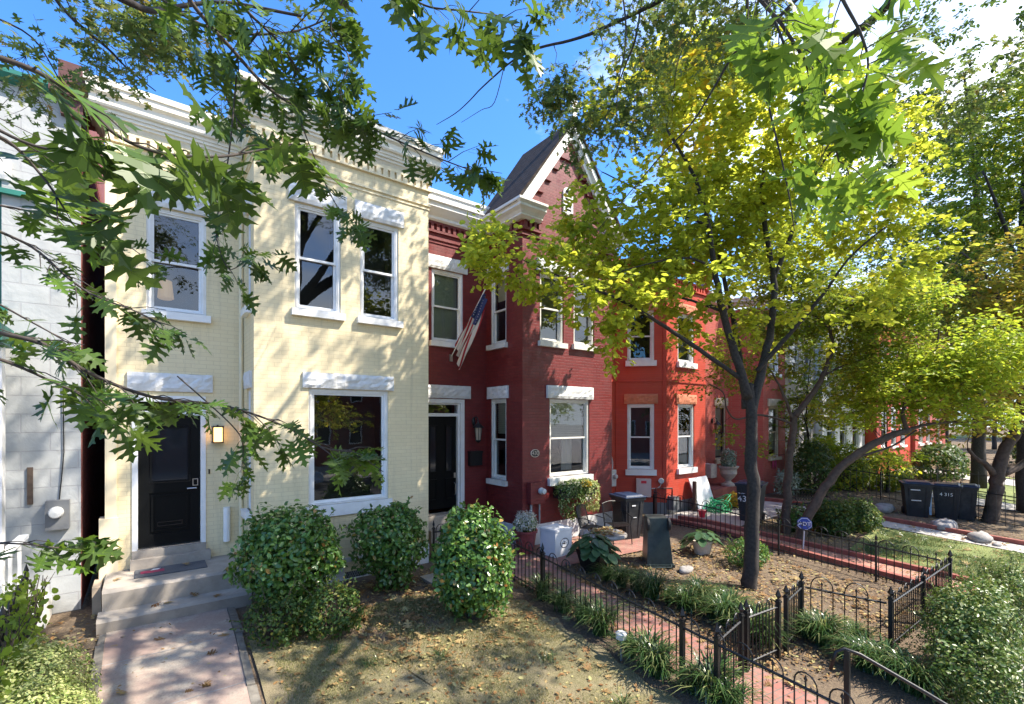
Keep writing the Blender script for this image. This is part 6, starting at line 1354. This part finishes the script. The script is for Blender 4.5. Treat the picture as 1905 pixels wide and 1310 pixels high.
# ================================================================ trees
base = gp(1392, 1092)
zb = base.x * SY + base.y * CY
def C(px, py, dz=0): return cp(px, py, zb + dz)
limbs = [
    ([base + Vector((0, 0, -.15)), base + Vector((.02, 0, .12)), C(1400, 960), C(1399, 850), C(1396, 760), C(1393, 715)], .155, .085),
    ([C(1392, 740, -.05), C(1368, 660, -.1), C(1345, 580, -.2), C(1330, 500, -.3), C(1318, 420, -.4), C(1292, 330, -.5), C(1240, 240, -.6)], .088, .02),
    ([C(1388, 760, .05), C(1372, 640, .3), C(1352, 540, .5), C(1330, 440, .8), C(1300, 350, 1.0), C(1290, 260, 1.2)], .065, .015),
    ([C(1398, 780), C(1418, 680, .1), C(1436, 600, .2), C(1440, 520, .2), C(1424, 430, .3), C(1418, 340, .4), C(1432, 240, .5), C(1440, 170, .6)], .09, .02),
    ([C(1438, 520, .2), C(1470, 440, .1), C(1500, 360, 0), C(1540, 290, -.1), C(1600, 230, -.2)], .05, .014),
    ([C(1380, 705, -.05), C(1300, 650, -.3), C(1225, 600, -.6), C(1150, 556, -.9), C(1080, 530, -1.1), C(1020, 505, -1.25), C(965, 480, -1.35)], .05, .008),
    ([C(1408, 690), C(1470, 620, -.3), C(1530, 550, -.6), C(1580, 480, -.9), C(1650, 420, -1.2)], .05, .010),
    ([C(1330, 500, -.3), C(1280, 480, -.5), C(1210, 490, -.8), C(1140, 510, -1.0)], .028, .007),
    ([C(1345, 580, -.2), C(1290, 560, 0), C(1230, 540, .3), C(1170, 470, .5), C(1120, 430, .6)], .03, .007),
    ([C(1318, 420, -.4), C(1250, 390, -.6), C(1180, 350, -.8), C(1120, 320, -1.0)], .03, .008),
]
def E(px, py, dz, rx, ry, rz): c = C(px, py, dz); return ((c.x, c.y, c.z), (rx, ry, rz))
ells = [E(1220, 260, .2, 1.5, 1.6, 1.3), E(1400, 230, .4, 1.7, 1.7, 1.4), E(1540, 330, .2, 1.5, 1.6, 1.4), E(1170, 420, 0, 1.2, 1.4, .9), E(1300, 400, .8, 1.4, 1.4, 1.0), E(1450, 440, .6, 1.4, 1.4, 1.0),
        E(1620, 440, -.6, 1.2, 1.2, .9), E(1010, 500, -1.2, .55, .5, .42), E(920, 470, -1.35, .36, .36, .42), E(1110, 560, -1.0, .8, .7, .40), E(1220, 590, -.7, .9, .8, .45), E(1180, 650, -.7, .7, .6, .28), E(1280, 520, -.4, .9, .9, .5), E(1560, 560, -.7, .9, .9, .45), E(1330, 620, .6, .9, .9, .4), E(1490, 620, .7, .9, .9, .45), E(1330, 170, .4, 1.3, 1.3, .8), E(1180, 520, .2, .9, .9, .5), E(1250, 470, .9, 1.0, 1.0, .6), E(1130, 370, -.3, .8, .8, .7)]
wts = [3.2, 3.6, 3.2, 2.2, 2.0, 2.0, 1.5, .35, .42, .5, .55, .28, .5, .5, .4, .5, 1.8, .6, .8, .8]
def tf(p):
    d = nfield(p, .8, 3); return .15 * d + (.30 if (p[0] < C(1230, 0).x - 0 and p[2] > 7.0) else 0) + (.22 if nfield(p, 1.3, 9) > .45 else 0)
make_tree('round_leaved_tree', tuple(base), 'slender dark-trunked tree with yellow green round leaves in the open bed', 'tree', limbs, ells, 1500, 24, .100, T_ROUND, M['lf_kat'], M['bark'], seed=21, spread=.30, weights=wts, tintf=tf, gap=-.26, twig_r=.005, outer=1)

# two crape-myrtle-like trees behind
b2 = gp(1462, 992); z2 = b2.x * SY + b2.y * CY
def D2(px, py, dz=0): return cp(px, py, z2 + dz)
limbs = [([b2 + Vector((0, 0, -.1)), D2(1464, 930), D2(1468, 860), D2(1476, 800), D2(1478, 770)], .115, .08),
         ([D2(1478, 775), D2(1510, 735), D2(1535, 690), D2(1548, 640), D2(1545, 600), D2(1580, 570), D2(1640, 545)], .085, .02),
         ([D2(1476, 790), D2(1450, 780), D2(1410, 772), D2(1370, 780), D2(1352, 760), D2(1345, 730), D2(1320, 715)], .04, .012),
         ([D2(1474, 780), D2(1460, 740), D2(1440, 700), D2(1420, 670)], .05, .014), ([D2(1530, 700), D2(1570, 680), D2(1620, 665)], .04, .01),
         ([D2(1545, 615), D2(1520, 590), D2(1490, 580), D2(1450, 570)], .035, .01)]
def E2(px, py, dz, rx, ry, rz): c = D2(px, py, dz); return ((c.x, c.y, c.z), (rx, ry, rz))
ells = [E2(1330, 700, .2, 1.0, 1.0, .6), E2(1420, 640, .5, 1.4, 1.4, 1.0), E2(1500, 560, .3, 1.5, 1.5, 1.0), E2(1600, 600, 0, 1.5, 1.5, 1.0), E2(1540, 680, .6, 1.4, 1.3, .8), E2(1280, 650, .3, .8, .8, .7), E2(1480, 480, .5, 1.6, 1.5, 1.1), E2(1360, 800, .1, .45, .4, .4), E2(1430, 830, .4, .35, .35, .3)]
make_tree('small_garden_tree', tuple(b2), 'upright brown-trunked small tree forking high, left of the security sign', 'tree', limbs, ells, 1250, 21, .10, T_OVAL, M['lf_myr'], M['bark2'], seed=31, spread=.34, gap=-.28, twig_r=.006)
b3 = gp(1485, 1008); z3 = b3.x * SY + b3.y * CY
def D3(px, py, dz=0): return cp(px, py, z3 + dz)
limbs = [([b3 + Vector((0, 0, -.1)), D3(1500, 965), D3(1530, 915), D3(1565, 870), D3(1610, 835), D3(1655, 812), D3(1692, 800)], .125, .075),
         ([D3(1690, 800), D3(1735, 788), D3(1800, 785), D3(1850, 790)], .05, .015), ([D3(1688, 802), D3(1680, 770), D3(1690, 735), D3(1710, 700), D3(1740, 655), D3(1748, 600)], .055, .015),
         ([D3(1740, 660), D3(1790, 630), D3(1850, 590)], .03, .01), ([D3(1560, 873), D3(1600, 850), D3(1660, 830), D3(1705, 800)], .035, .02)]
def E3(px, py, dz, rx, ry, rz): c = D3(px, py, dz); return ((c.x, c.y, c.z), (rx, ry, rz))
ells = [E3(1700, 700, .2, 1.7, 1.2, .8), E3(1800, 660, 0, 1.6, 1.3, .9), E3(1600, 760, .9, 1.1, 1.1, .5), E3(1780, 770, .4, 1.4, 1.2, .4), E3(1700, 840, 1.0, 1.0, .9, .35), E3(1700, 580, .3, 1.6, 1.3, .7)]
make_tree('leaning_tree', tuple(b3), 'leaning brown tree trunk reaching right with bright yellow green leaves', 'tree', limbs, ells, 850, 21, .11, T_OVAL, M['lf_bright'], M['bark2'], seed=41, spread=.36, gap=-.15, twig_r=.006)
b4 = gp(1842, 972); z4 = b4.x * SY + b4.y * CY
def D4(px, py, dz=0): return cp(px, py, z4 + dz)
limbs = [([b4 + Vector((0, 0, -.1)), D4(1850, 925), D4(1858, 880), D4(1870, 840), D4(1888, 805), D4(1900, 770), D4(1905, 700)], .21, .12),
         ([D4(1856, 890), D4(1835, 865), D4(1815, 852), D4(1800, 835)], .11, .04), ([D4(1868, 880), D4(1900, 865), D4(1940, 830)], .14, .06), ([D4(1905, 720), D4(1880, 620), D4(1840, 520), D4(1790, 470)], .10, .02), ([D4(1905, 720), D4(1940, 600), D4(1930, 450), D4(1900, 350)], .12, .03)]
def E4(px, py, dz, rx, ry, rz): c = D4(px, py, dz); return ((c.x, c.y, c.z), (rx, ry, rz))
ells = [E4(1850, 760, .2, 2.4, 2.0, .8), E4(1880, 640, .5, 2.8, 2.2, 1.8), E4(1780, 700, 1, 1.6, 1.6, 1.0), E4(1840, 540, .5, 2.4, 2.0, 1.5), E4(1760, 790, .8, 1.3, 1.2, .5)]
make_tree('park_edge_tree', tuple(b4), 'stout forked brown trunk with orange and yellow leaves at the right edge', 'tree', limbs, ells, 640, 21, .16, T_OVAL, M['lf_orng'], M['bark2'], seed=51, spread=.55, gap=-.2, twig_r=.010)
def far_tree(px, py_base_x, dist, h, r, label, mat, seed, ncl=420, ls=.2, nl=21, trunk=.2, lobes=None, gap=-.3, zc0=None):
    c = cp(px, HZ, dist); x, y = c.x, c.y; z = gz(y); b = Vector((x, y, z))
    limbs = [([b, b + Vector((.1, 0, h * .25)), b + Vector((0, .1, h * .5)), b + Vector((.1, 0, h * .85))], trunk, trunk * .25)]
    for k in range(5):
        a = k * 1.26 + seed; limbs.append(([b + Vector((.05, 0, h * (.28 + .08 * k))), b + Vector((r * .4 * math.cos(a), r * .4 * math.sin(a), h * (.42 + .08 * k))), b + Vector((r * .8 * math.cos(a), r * .8 * math.sin(a), h * (.55 + .07 * k)))], trunk * .4, trunk * .1))
    ells = [((x + r * .35 * math.cos(k * 1.3 + seed), y + r * .35 * math.sin(k * 1.3 + seed), z + h * (.45 + .11 * k)), (r * .75, r * .75, h * .17)) for k in range(5)]
    return make_tree('shade_tree', (x, y, z), label, 'tree', limbs, ells, ncl, nl, ls, T_OVAL, M[mat], M['bark'], seed=seed, spread=ls * 2.6, gap=gap, group='trees beyond the gardens', twig_r=.012, fs=.7)
far_tree(1820, 0, 22, 20, 6.5, 'tall dark green tree filling the upper right corner', 'lf_dark', 61, 1500, .17, 24, .3, gap=-.12)
far_tree(1905, 0, 17, 15, 4.0, 'dark leafy tree cropped by the right edge', 'lf_myr', 62, 1300, .15, 24, .25)
far_tree(1660, 0, 30, 12, 4.2, 'bright green tree in front of the white house end', 'lf_bright', 63, 520, .2)
far_tree(1570, 0, 24, 6.8, 2.2, 'young yellow green tree beside the grey house', 'lf_bright', 64, 260, .15, trunk=.08)
far_tree(1650, 0, 19.5, 5.6, 1.6, 'small bright green tree just beyond the leaning trunk', 'lf_bright', 70, 220, .13, trunk=.06)
far_tree(1505, 0, 19, 6.2, 1.5, 'slim yellow green tree before the rose brick house', 'lf_myr', 71, 200, .13, trunk=.06)
far_tree(1760, 0, 40, 15, 6, 'large mid green tree at the far end of the terrace', 'lf_myr', 65, 620, .3)
far_tree(1850, 0, 46, 12, 6, 'golden autumn tree in the park', 'lf_orng', 66, 480, .32)
far_tree(1690, 0, 58, 17, 8, 'hazy green tree behind the red houses', 'lf_myr', 67, 480, .45)
far_tree(1905, 0, 70, 18, 12, 'broad dark tree at the far right of the park', 'lf_dark', 68, 620, .55)
far_tree(1800, 0, 85, 16, 12, 'farthest dark green tree closing the street', 'lf_dark', 69, 480, .6)

# ================================================================ pin oak over the camera
ot = (4.6, -2.3, -1.06); O = Vector(ot)
hub = Vector((4.4, -1.6, 7.0))
limbs = [([O + Vector((0, 0, -.1)), O + Vector((.05, .05, 3)), O + Vector((0, .3, 6)), hub, Vector((4.6, -1.0, 10)), Vector((4.8, -.6, 14))], .36, .12),
         ([hub, Vector((5.2, .6, 8.6)), Vector((6.2, 2.6, 10.2)), Vector((7.2, 4.4, 11.6))], .16, .04), ([hub, Vector((6.6, -.4, 9)), Vector((9, .8, 10.8)), Vector((11.2, 1.8, 11.8))], .16, .04),
         ([hub, Vector((3.2, .8, 8.6)), Vector((2.2, 3.2, 10)), Vector((1.2, 5.2, 11))], .14, .04), ([hub + Vector((0, .2, 2)), Vector((6, 1.2, 12)), Vector((8.0, 3.0, 13.4))], .1, .03),
         ([hub, Vector((5.6, -.2, 8.2)), Vector((8.2, 2.2, 8.6)), Vector((9.2, 4.4, 9.2))], .12, .03)]
# long thin arching shoots seen against the sky
thin = [([(1330, -60, 6.2), (1230, 0, 6.4), (1160, 35, 6.6), (1080, 70, 6.8), (1000, 90, 7.0), (955, 112, 7.2), (900, 160, 7.4), (855, 205, 7.6), (812, 232, 7.8)], .035, .004),
        ([(1560, -80, 5.2), (1420, 60, 5.4), (1370, 95, 5.6), (1330, 160, 5.8), (1290, 225, 6.0), (1230, 290, 6.2), (1170, 360, 6.4), (1110, 430, 6.6)], .022, .004),
        ([(1200, -60, 6.5), (1185, 60, 6.6), (1160, 130, 6.7), (1120, 230, 6.8), (1080, 270, 6.9)], .018, .004),
        ([(1150, -60, 6.0), (1165, 60, 6.0), (1150, 160, 6.1), (1145, 250, 6.2)], .014, .003), ([(940, 115, 7.2), (920, 190, 7.3), (895, 205, 7.4), (858, 228, 7.4)], .008, .003),
        ([(1390, -60, 5.5), (1395, 100, 5.5), (1430, 200, 5.5), (1465, 350, 5.6), (1478, 430, 5.7)], .020, .005),
        ([(1300, -60, 6.5), (1290, 40, 6.6), (1260, 120, 6.6), (1250, 220, 6.8)], .014, .003),
        ([(60, -60, 4.6), (130, 30, 4.8), (200, 90, 5.0), (240, 130, 5.2), (290, 170, 5.4)], .022, .005), ([(-40, 20, 4.6), (60, 70, 4.8), (120, 160, 5.0), (180, 200, 5.2)], .012, .003),
        ([(120, -60, 3.6), (230, 0, 3.8), (280, 20, 4.0), (320, 15, 4.2), (420, 5, 4.4), (560, 30, 4.6)], .035, .012)]
for pts, r0, r1 in thin: limbs.append(([cp(*p) for p in pts], r0, r1))
def EC(px, py, zc, rx, ry, rz): c = cp(px, py, zc); return ((c.x, c.y, c.z), (rx, ry, rz))
ells = [((7.6, 3.2, 12.4), (3.8, 3.0, 2.2)), ((5.6, 5.0, 11.8), (3.0, 2.4, 1.8)), ((13.6, -.6, 12.0), (2.0, 2.0, 1.5)), ((3.0, 2.4, 11.0), (2.8, 2.6, 1.8)), ((6.5, .5, 10.2), (3.0, 2.0, 1.4)), ((9.0, -.6, 8.6), (2.2, 1.4, 1.1)), ((-1.5, -2.5, 11), (3.5, 3, 2.5)),
        EC(1180, 30, 6.6, .9, .9, .42), EC(1060, 20, 6.8, .6, .6, .32), EC(1030, 160, 7.2, .32, .3, .45), EC(1170, 200, 6.8, .5, .5, .5), EC(1100, 240, 6.9, .35, .3, .5), EC(1290, 60, 6.4, .8, .8, .55), EC(1360, 30, 5.8, .8, .7, .5),
        EC(110, 30, 4.9, .7, .6, .32), EC(230, 110, 5.3, .6, .6, .30), EC(300, 60, 5.0, .4, .4, .28), EC(40, 120, 4.8, .35, .35, .28), EC(400, 160, 5.2, .4, .4, .26), EC(560, 40, 4.8, .25, .25, .15), EC(1860, 60, 5.5, .6, .6, .5), EC(1720, 20, 6.0, .6, .6, .35), EC(1840, 160, 7.0, .7, .7, .6), EC(1890, 300, 7.5, .6, .7, .8)]
wts = [5.2, 4.2, 1.0, 3.0, 2.4, 1.4, 2.0, .42, .22, .26, .28, .16, .26, .28, .36, .42, .22, .15, .2, .06, .7, .3, .7, .6]
M['lf_oaklit'] = leafmat('sunlit_pin_oak_leaf', [(0, (.06, .125, .014)), (.55, (.13, .24, .022)), (1, (.32, .44, .04))], .5, .42, .3)  # pin oak leaf again, with the sun's glow put into brighter colours
oak = make_tree('oak_tree', ot, 'big pin oak overhanging the gardens, its pointed-lobed leaves framing the top and left', 'tree', limbs, ells, 1250, 24, .105, T_OAKF, M['lf_oakhi'], M['bark'], seed=77, spread=.34, weights=wts, gap=-.18, twig_r=.006, fs=.8, droop=.45)
def bough(pts, r0, r1, nl, ls, seed, mat='lf_oak', start=0.1, twigs=6, tl=.22, down=.5, dense=1.0, tintadd=0.0, connect=None):
    """one leafy bough of the oak: woody stem, side twigs, pointed-lobed leaves hanging in tufts at the twig ends"""
    rr = random.Random(seed); rn = np.random.default_rng(seed); P_ = [cp(*p) for p in pts]; k = len(P_); sm = []
    for i in range(k - 1):
        p0, p1, p2, p3 = P_[max(i - 1, 0)], P_[i], P_[i + 1], P_[min(i + 2, k - 1)]
        for j in range(6):
            t = j / 6; sm.append(.5 * ((2 * p1) + (p2 - p0) * t + (2 * p0 - 5 * p1 + 4 * p2 - p3) * t * t + (3 * p1 - p0 - 3 * p2 + p3) * t ** 3))
    sm.append(P_[-1]); n = len(sm); full = ([Vector(c) for c in connect] if connect else []) + sm
    mb = MB(); m = len(full); mb.tube(full, [r0 * (1.6 if i < len(full) - n else 1) * (1 - (1 - r1 / r0) * i / (m - 1)) for i in range(m)], 7)
    P = []; A = []; Nn = []
    def leaf(pos, dr):
        a = dr + Vector((rr.gauss(0, .55), rr.gauss(0, .55), rr.gauss(-down, .35)))
        P.append(tuple(pos)); A.append(tuple(a)); Nn.append((rr.gauss(0, .55), rr.gauss(0, .55), 1))
    for ti in range(twigs):
        i = int(n * (start + (1 - start) * (ti + rr.random() * .8) / twigs)); i = min(i, n - 1); b = sm[i]
        d = (sm[min(i + 1, n - 1)] - sm[max(i - 1, 0)]).normalized(); sd = d.cross(Vector((0, 0, 1))).normalized() * (1 if ti % 2 else -1)
        L_ = tl * rr.uniform(.4, 1.2); e = b + (d * rr.uniform(.4, 1) + sd * rr.uniform(.3, 1) + Vector((0, 0, rr.uniform(-.5, .25)))).normalized() * L_
        mb.tube([b, b.lerp(e, .5) + Vector((0, 0, .01)), e], [r1 * 1.1, r1 * .8, r1 * .5], 4, cap=False)
        q = max(2, int(nl / twigs * dense))
        for _ in range(q):
            t = rr.random() ** .6; leaf(b.lerp(e, t), (e - b).normalized() * 1.0 + sd * rr.uniform(-.5, .8))
    for _ in range(max(4, nl // 8)): leaf(sm[-1] + Vector((rr.gauss(0, .02), rr.gauss(0, .02), 0)), (sm[-1] - sm[-2]).normalized())
    br = mb.build('bough', M['twig'], oak, smooth=True, fix=False)
    m = len(P); tint = np.clip(rn.random(m) * .85 + tintadd, 0, 1)
    # leaf bases sit on the twig: the blade starts after a short stalk
    A_ = norm(np.array(A)); sz = ls * rn.uniform(.7, 1.2, m)
    leaves('leaves', np.array(P) + A_ * sz[:, None] * .28, A_, np.array(Nn), sz, T_OAK, M[mat], br, tint); return br
left = [(1.0, -1.6, 6.2), (-.7, -.5, 5.0)]
bough([(-260, 180, 1.1), (-90, 230, 1.1), (10, 260, 1.15), (80, 330, 1.2), (120, 390, 1.2)], .006, .002, 9, .14, 32, start=.05, twigs=6, tl=.14, connect=left)
bough([(-260, 480, 1.8), (-60, 540, 1.8), (60, 600, 1.85), (130, 640, 1.9)], .006, .002, 14, .11, 33, start=.05, twigs=6, tl=.17, connect=left)
bough([(-220, 40, .95), (-60, 90, 1.0), (60, 130, 1.05), (150, 185, 1.1), (215, 250, 1.15), (300, 285, 1.2), (400, 292, 1.25), (480, 280, 1.35), (550, 268, 1.45)], .007, .0025, 26, .14, 1, start=.2, twigs=13, tl=.10, down=.55, connect=left)
bough([(-220, 120, 1.2), (-60, 210, 1.2), (60, 270, 1.25), (180, 290, 1.3), (260, 300, 1.4)], .006, .002, 13, .135, 2, start=.05, twigs=6, tl=.16, connect=left)
bough([(-200, 300, 1.9), (-40, 410, 1.9), (60, 460, 2.0), (130, 520, 2.0), (180, 552, 2.0), (250, 578, 2.1), (305, 606, 2.1)], .007, .0025, 54, .10, 3, start=.1, twigs=20, tl=.17, connect=left)
bough([(-200, 330, 2.0), (-60, 370, 2.0), (40, 390, 2.1), (120, 410, 2.2), (210, 440, 2.3), (270, 480, 2.3)], .006, .002, 24, .10, 4, start=.0, twigs=8, tl=.17, connect=left)
bough([(-200, 560, 1.55), (-40, 610, 1.6), (80, 640, 1.65), (150, 685, 1.7), (220, 718, 1.75), (300, 742, 1.8), (400, 752, 1.9), (470, 770, 1.95), (540, 798, 2.0), (600, 832, 2.0), (655, 842, 2.05)], .009, .0025, 105, .10, 5, start=.08, twigs=32, tl=.17, connect=left)
bough([(-200, 620, 1.35), (-60, 650, 1.35), (30, 680, 1.4), (120, 720, 1.45), (190, 745, 1.5)], .007, .002, 22, .11, 6, start=.0, twigs=7, tl=.17, connect=left)
bough([(330, 700, 1.9), (430, 790, 1.9), (452, 830, 1.9), (448, 880, 1.9)], .003, .0012, 12, .085, 7, start=.4, twigs=5, tl=.06, down=.8)
bough([(440, 140, 2.2), (430, 250, 2.2), (418, 340, 2.2), (402, 430, 2.2), (425, 500, 2.2), (460, 480, 2.2)], .004, .0015, 40, .10, 8, start=.3, twigs=11, tl=.14, down=.7)
up = [(3.4, -1.0, 7.6), (1.6, .3, 6.0)]
bough([(300, -90, 1.9), (360, 10, 2.0), (430, 90, 2.1), (500, 165, 2.2), (570, 205, 2.25), (650, 222, 2.3), (740, 262, 2.35), (820, 296, 2.4), (890, 322, 2.45)], .010, .0025, 125, .105, 9, start=.05, twigs=34, tl=.19, connect=up)
bough([(380, -90, 2.0), (450, 10, 2.1), (520, 80, 2.2), (560, 140, 2.3)], .009, .003, 62, .12, 10, start=.0, twigs=16, tl=.26, connect=up)
bough([(200, -90, 2.0), (330, 20, 2.1), (420, 60, 2.2), (540, 60, 2.3), (620, 30, 2.4)], .010, .003, 54, .115, 11, start=.2, twigs=14, tl=.24, connect=up)
bough([(480, 60, 2.2), (420, 150, 2.3), (440, 220, 2.3), (480, 250, 2.3)], .006, .002, 34, .115, 12, start=.1, twigs=12, tl=.20)
bough([(700, -120, 2.0), (650, -20, 2.0), (615, 50, 2.1), (650, 110, 2.1), (632, 170, 2.1), (655, 215, 2.2)], .005, .0015, 54, .10, 13, start=.2, twigs=13, tl=.12, down=.6, connect=up)
bough([(700, -120, 1.8), (740, -30, 1.8), (790, 10, 1.8), (860, 20, 1.8), (930, 30, 1.9), (960, 50, 1.9)], .005, .0018, 40, .125, 14, start=.1, twigs=12, tl=.12, down=.8, connect=up)
bough([(560, 230, 2.2), (600, 330, 2.3), (625, 380, 2.3), (655, 410, 2.3)], .003, .0012, 26, .095, 15, start=.3, twigs=8, tl=.12, down=.5)
rt = [(4.4, -.6, 7.2), (3.6, .2, 5.6)]
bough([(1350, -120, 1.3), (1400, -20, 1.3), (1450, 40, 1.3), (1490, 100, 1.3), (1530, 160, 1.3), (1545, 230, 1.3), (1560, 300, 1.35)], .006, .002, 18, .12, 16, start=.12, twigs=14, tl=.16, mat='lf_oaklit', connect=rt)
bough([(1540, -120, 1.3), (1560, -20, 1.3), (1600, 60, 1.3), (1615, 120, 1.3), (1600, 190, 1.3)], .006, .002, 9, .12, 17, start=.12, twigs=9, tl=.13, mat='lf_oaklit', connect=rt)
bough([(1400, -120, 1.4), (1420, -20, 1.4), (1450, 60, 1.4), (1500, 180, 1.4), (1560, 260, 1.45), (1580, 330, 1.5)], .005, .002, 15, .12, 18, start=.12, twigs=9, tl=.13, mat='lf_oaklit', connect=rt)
bough([(-200, 1000, 1.6), (-60, 1010, 1.6), (40, 1012, 1.6), (110, 1020, 1.65)], .005, .002, 12, .13, 19, start=.4, twigs=5, tl=.14, down=.1, tintadd=.1)

# ================================================================ far side of the street (behind the camera; mirrored in the window glass)
for (x0, x1, h, mt, lb) in ((-16, -6, 9, 'pred', 'red brick house across the street, west end'), (-5.9, 3, 9.6, 'dred', 'dark brick house across the street'), (3.1, 13, 9, 'pred', 'rose brick house across the street opposite the cream one'), (13.1, 24, 10, 'brown_brick', 'brown brick house across the street'), (24.1, 36, 9, 'pred', 'red brick house across the street, east end')):
    t = thing('row_house', ((x0 + x1) / 2, -24, -1), lb, 'house', 'houses across the street'); f = Fr(x1, -24, -1, 0); ww = x1 - x0
    hs_ = [(a, a + 1.1, z, z + 1.9) for a in [ww * k / 4 + .6 for k in range(4)] for z in (.8, 4.4)]
    mb = MB(); wall(mb, f, 0, ww, -1.1, h, hs_, depth=.2); mb.poly([(x0, -24, -1), (x0, -24, h), (x0, -34, h), (x0, -34, -1)]); mb.poly([(x1, -24, -1), (x1, -24, h), (x1, -34, h), (x1, -34, -1)]); mb.build('wall', M[mt], t, fix=False)
    for hh in hs_:
        mb = MB(); fring(mb, f, *hh, .08, -.15, .02); w_ = mb.build('window', M['white'], t); mb = MB(); fbox(mb, f, hh[0], hh[1], hh[2], hh[3], -.12, -.10); mb.build('pane', M['carglass'], w_)
    mb = MB(); mb.box(x0, x1, -34, -24.1, h - .2, h - .1); mb.build('roof', M['slate'], t); mb = MB(); sweep(mb, [(x1, -24), (x0, -24)], [(o, z + h + .1) for o, z in P3]); mb.build('cornice', M['white2'], t)
def street_tree(x, y, h, r, seed, label, mat='lf_kat'):
    b = Vector((x, y, -1.1)); L_ = [([b, b + Vector((.1, 0, h * .3)), b + Vector((-.1, .1, h * .6)), b + Vector((0, 0, h * .9))], .2, .05)]
    for k in range(5): a = k * 1.26 + seed; L_.append(([b + Vector((0, 0, h * (.3 + .08 * k))), b + Vector((r * .8 * math.cos(a), r * .8 * math.sin(a), h * (.6 + .06 * k)))], .07, .02))
    make_tree('street_tree', tuple(b), label, 'tree', L_, [((x + r * .4 * math.cos(k * 1.3), y + r * .4 * math.sin(k * 1.3), -1.1 + h * (.5 + .1 * k)), (r * .8, r * .8, h * .17)) for k in range(5)], 260, 18, .24, T_OVAL, M[mat], M['bark'], seed=seed, spread=.55, gap=-.2, group='trees along the far pavement', twig_r=.012, fs=.7)
street_tree(8.5, -16.2, 9, 3.6, 81, 'yellow green street tree opposite the cream house'); street_tree(17, -16.2, 10, 4, 82, 'green street tree opposite the gable house', 'lf_myr'); street_tree(-3, -16.2, 10, 4, 83, 'dark street tree across the road to the west', 'lf_dark'); street_tree(27, -16.5, 10, 4, 84, 'yellow green street tree far along the opposite pavement', 'lf_bright')
car = thing('parked_car', (6.2, -12.9, -1.2), 'silver white sedan parked at the far kerb', 'car'); z = -1.2
prof = [(-2.3, .35), (-2.32, .62), (-2.2, .82), (-1.2, .95), (-.55, 1.40), (.65, 1.45), (1.35, 1.02), (2.1, .92), (2.3, .75), (2.33, .4), (2.2, .28), (-2.2, .28)]
mb = MB(); rings = []
for w_, s in ((-.88, .90), (-.84, .99), (-.5, 1.0), (.5, 1.0), (.84, .99), (.88, .90)):
    rings.append([(6.2 + x, -12.9 + w_ * (1 if q < .96 else .82), z + .28 + (q - .28) * s) for x, q in prof])
for a, b in zip(rings, rings[1:]):
    for j in range(len(prof)): mb.poly([a[j], b[j], b[(j + 1) % len(prof)], a[(j + 1) % len(prof)]])
mb.poly(rings[0]); mb.poly(rings[-1][::-1]); mb.build('body', M['carpaint'], car, smooth=False)
mb = MB()
for sy in (-1, 1): mb.prism([(6.2 + x, -12.9 + sy * .80, z + q) for x, q in ((-.95, .98), (-.5, 1.34), (.6, 1.39), (1.15, 1.03))], (0, sy * .06, 0))
mb.build('side_window', M['carglass'], car)
for x in (-1.45, 1.45):
    for sy in (-1, 1):
        mb = MB(); mb.lathe((6.2 + x, -12.9 + sy * .82, z + .33), [(.05, -.1), (.30, -.1), (.33, -.07), (.33, .07), (.30, .1), (.05, .1)], 24, Matrix.Rotation(PI / 2, 4, 'X')); wl_ = mb.build('wheel', M['rubber'], car)
        mb = MB(); mb.lathe((6.2 + x, -12.9 + sy * .86, z + .33), [(0, -.08), (.2, -.08), (.21, .08), (0, .09)], 12, Matrix.Rotation(PI / 2, 4, 'X')); mb.build('rim', M['silver'], wl_)
hg = thing('hedge', (3, .9, -1), 'low dark hedge along the near sidewalk in front of the cream house', 'hedge')
leafy_blob(hg, (2.6, .75, -.65), (2.0, .42, .55), 2600, .07, M['lf_dark'], T_OVAL, 93)
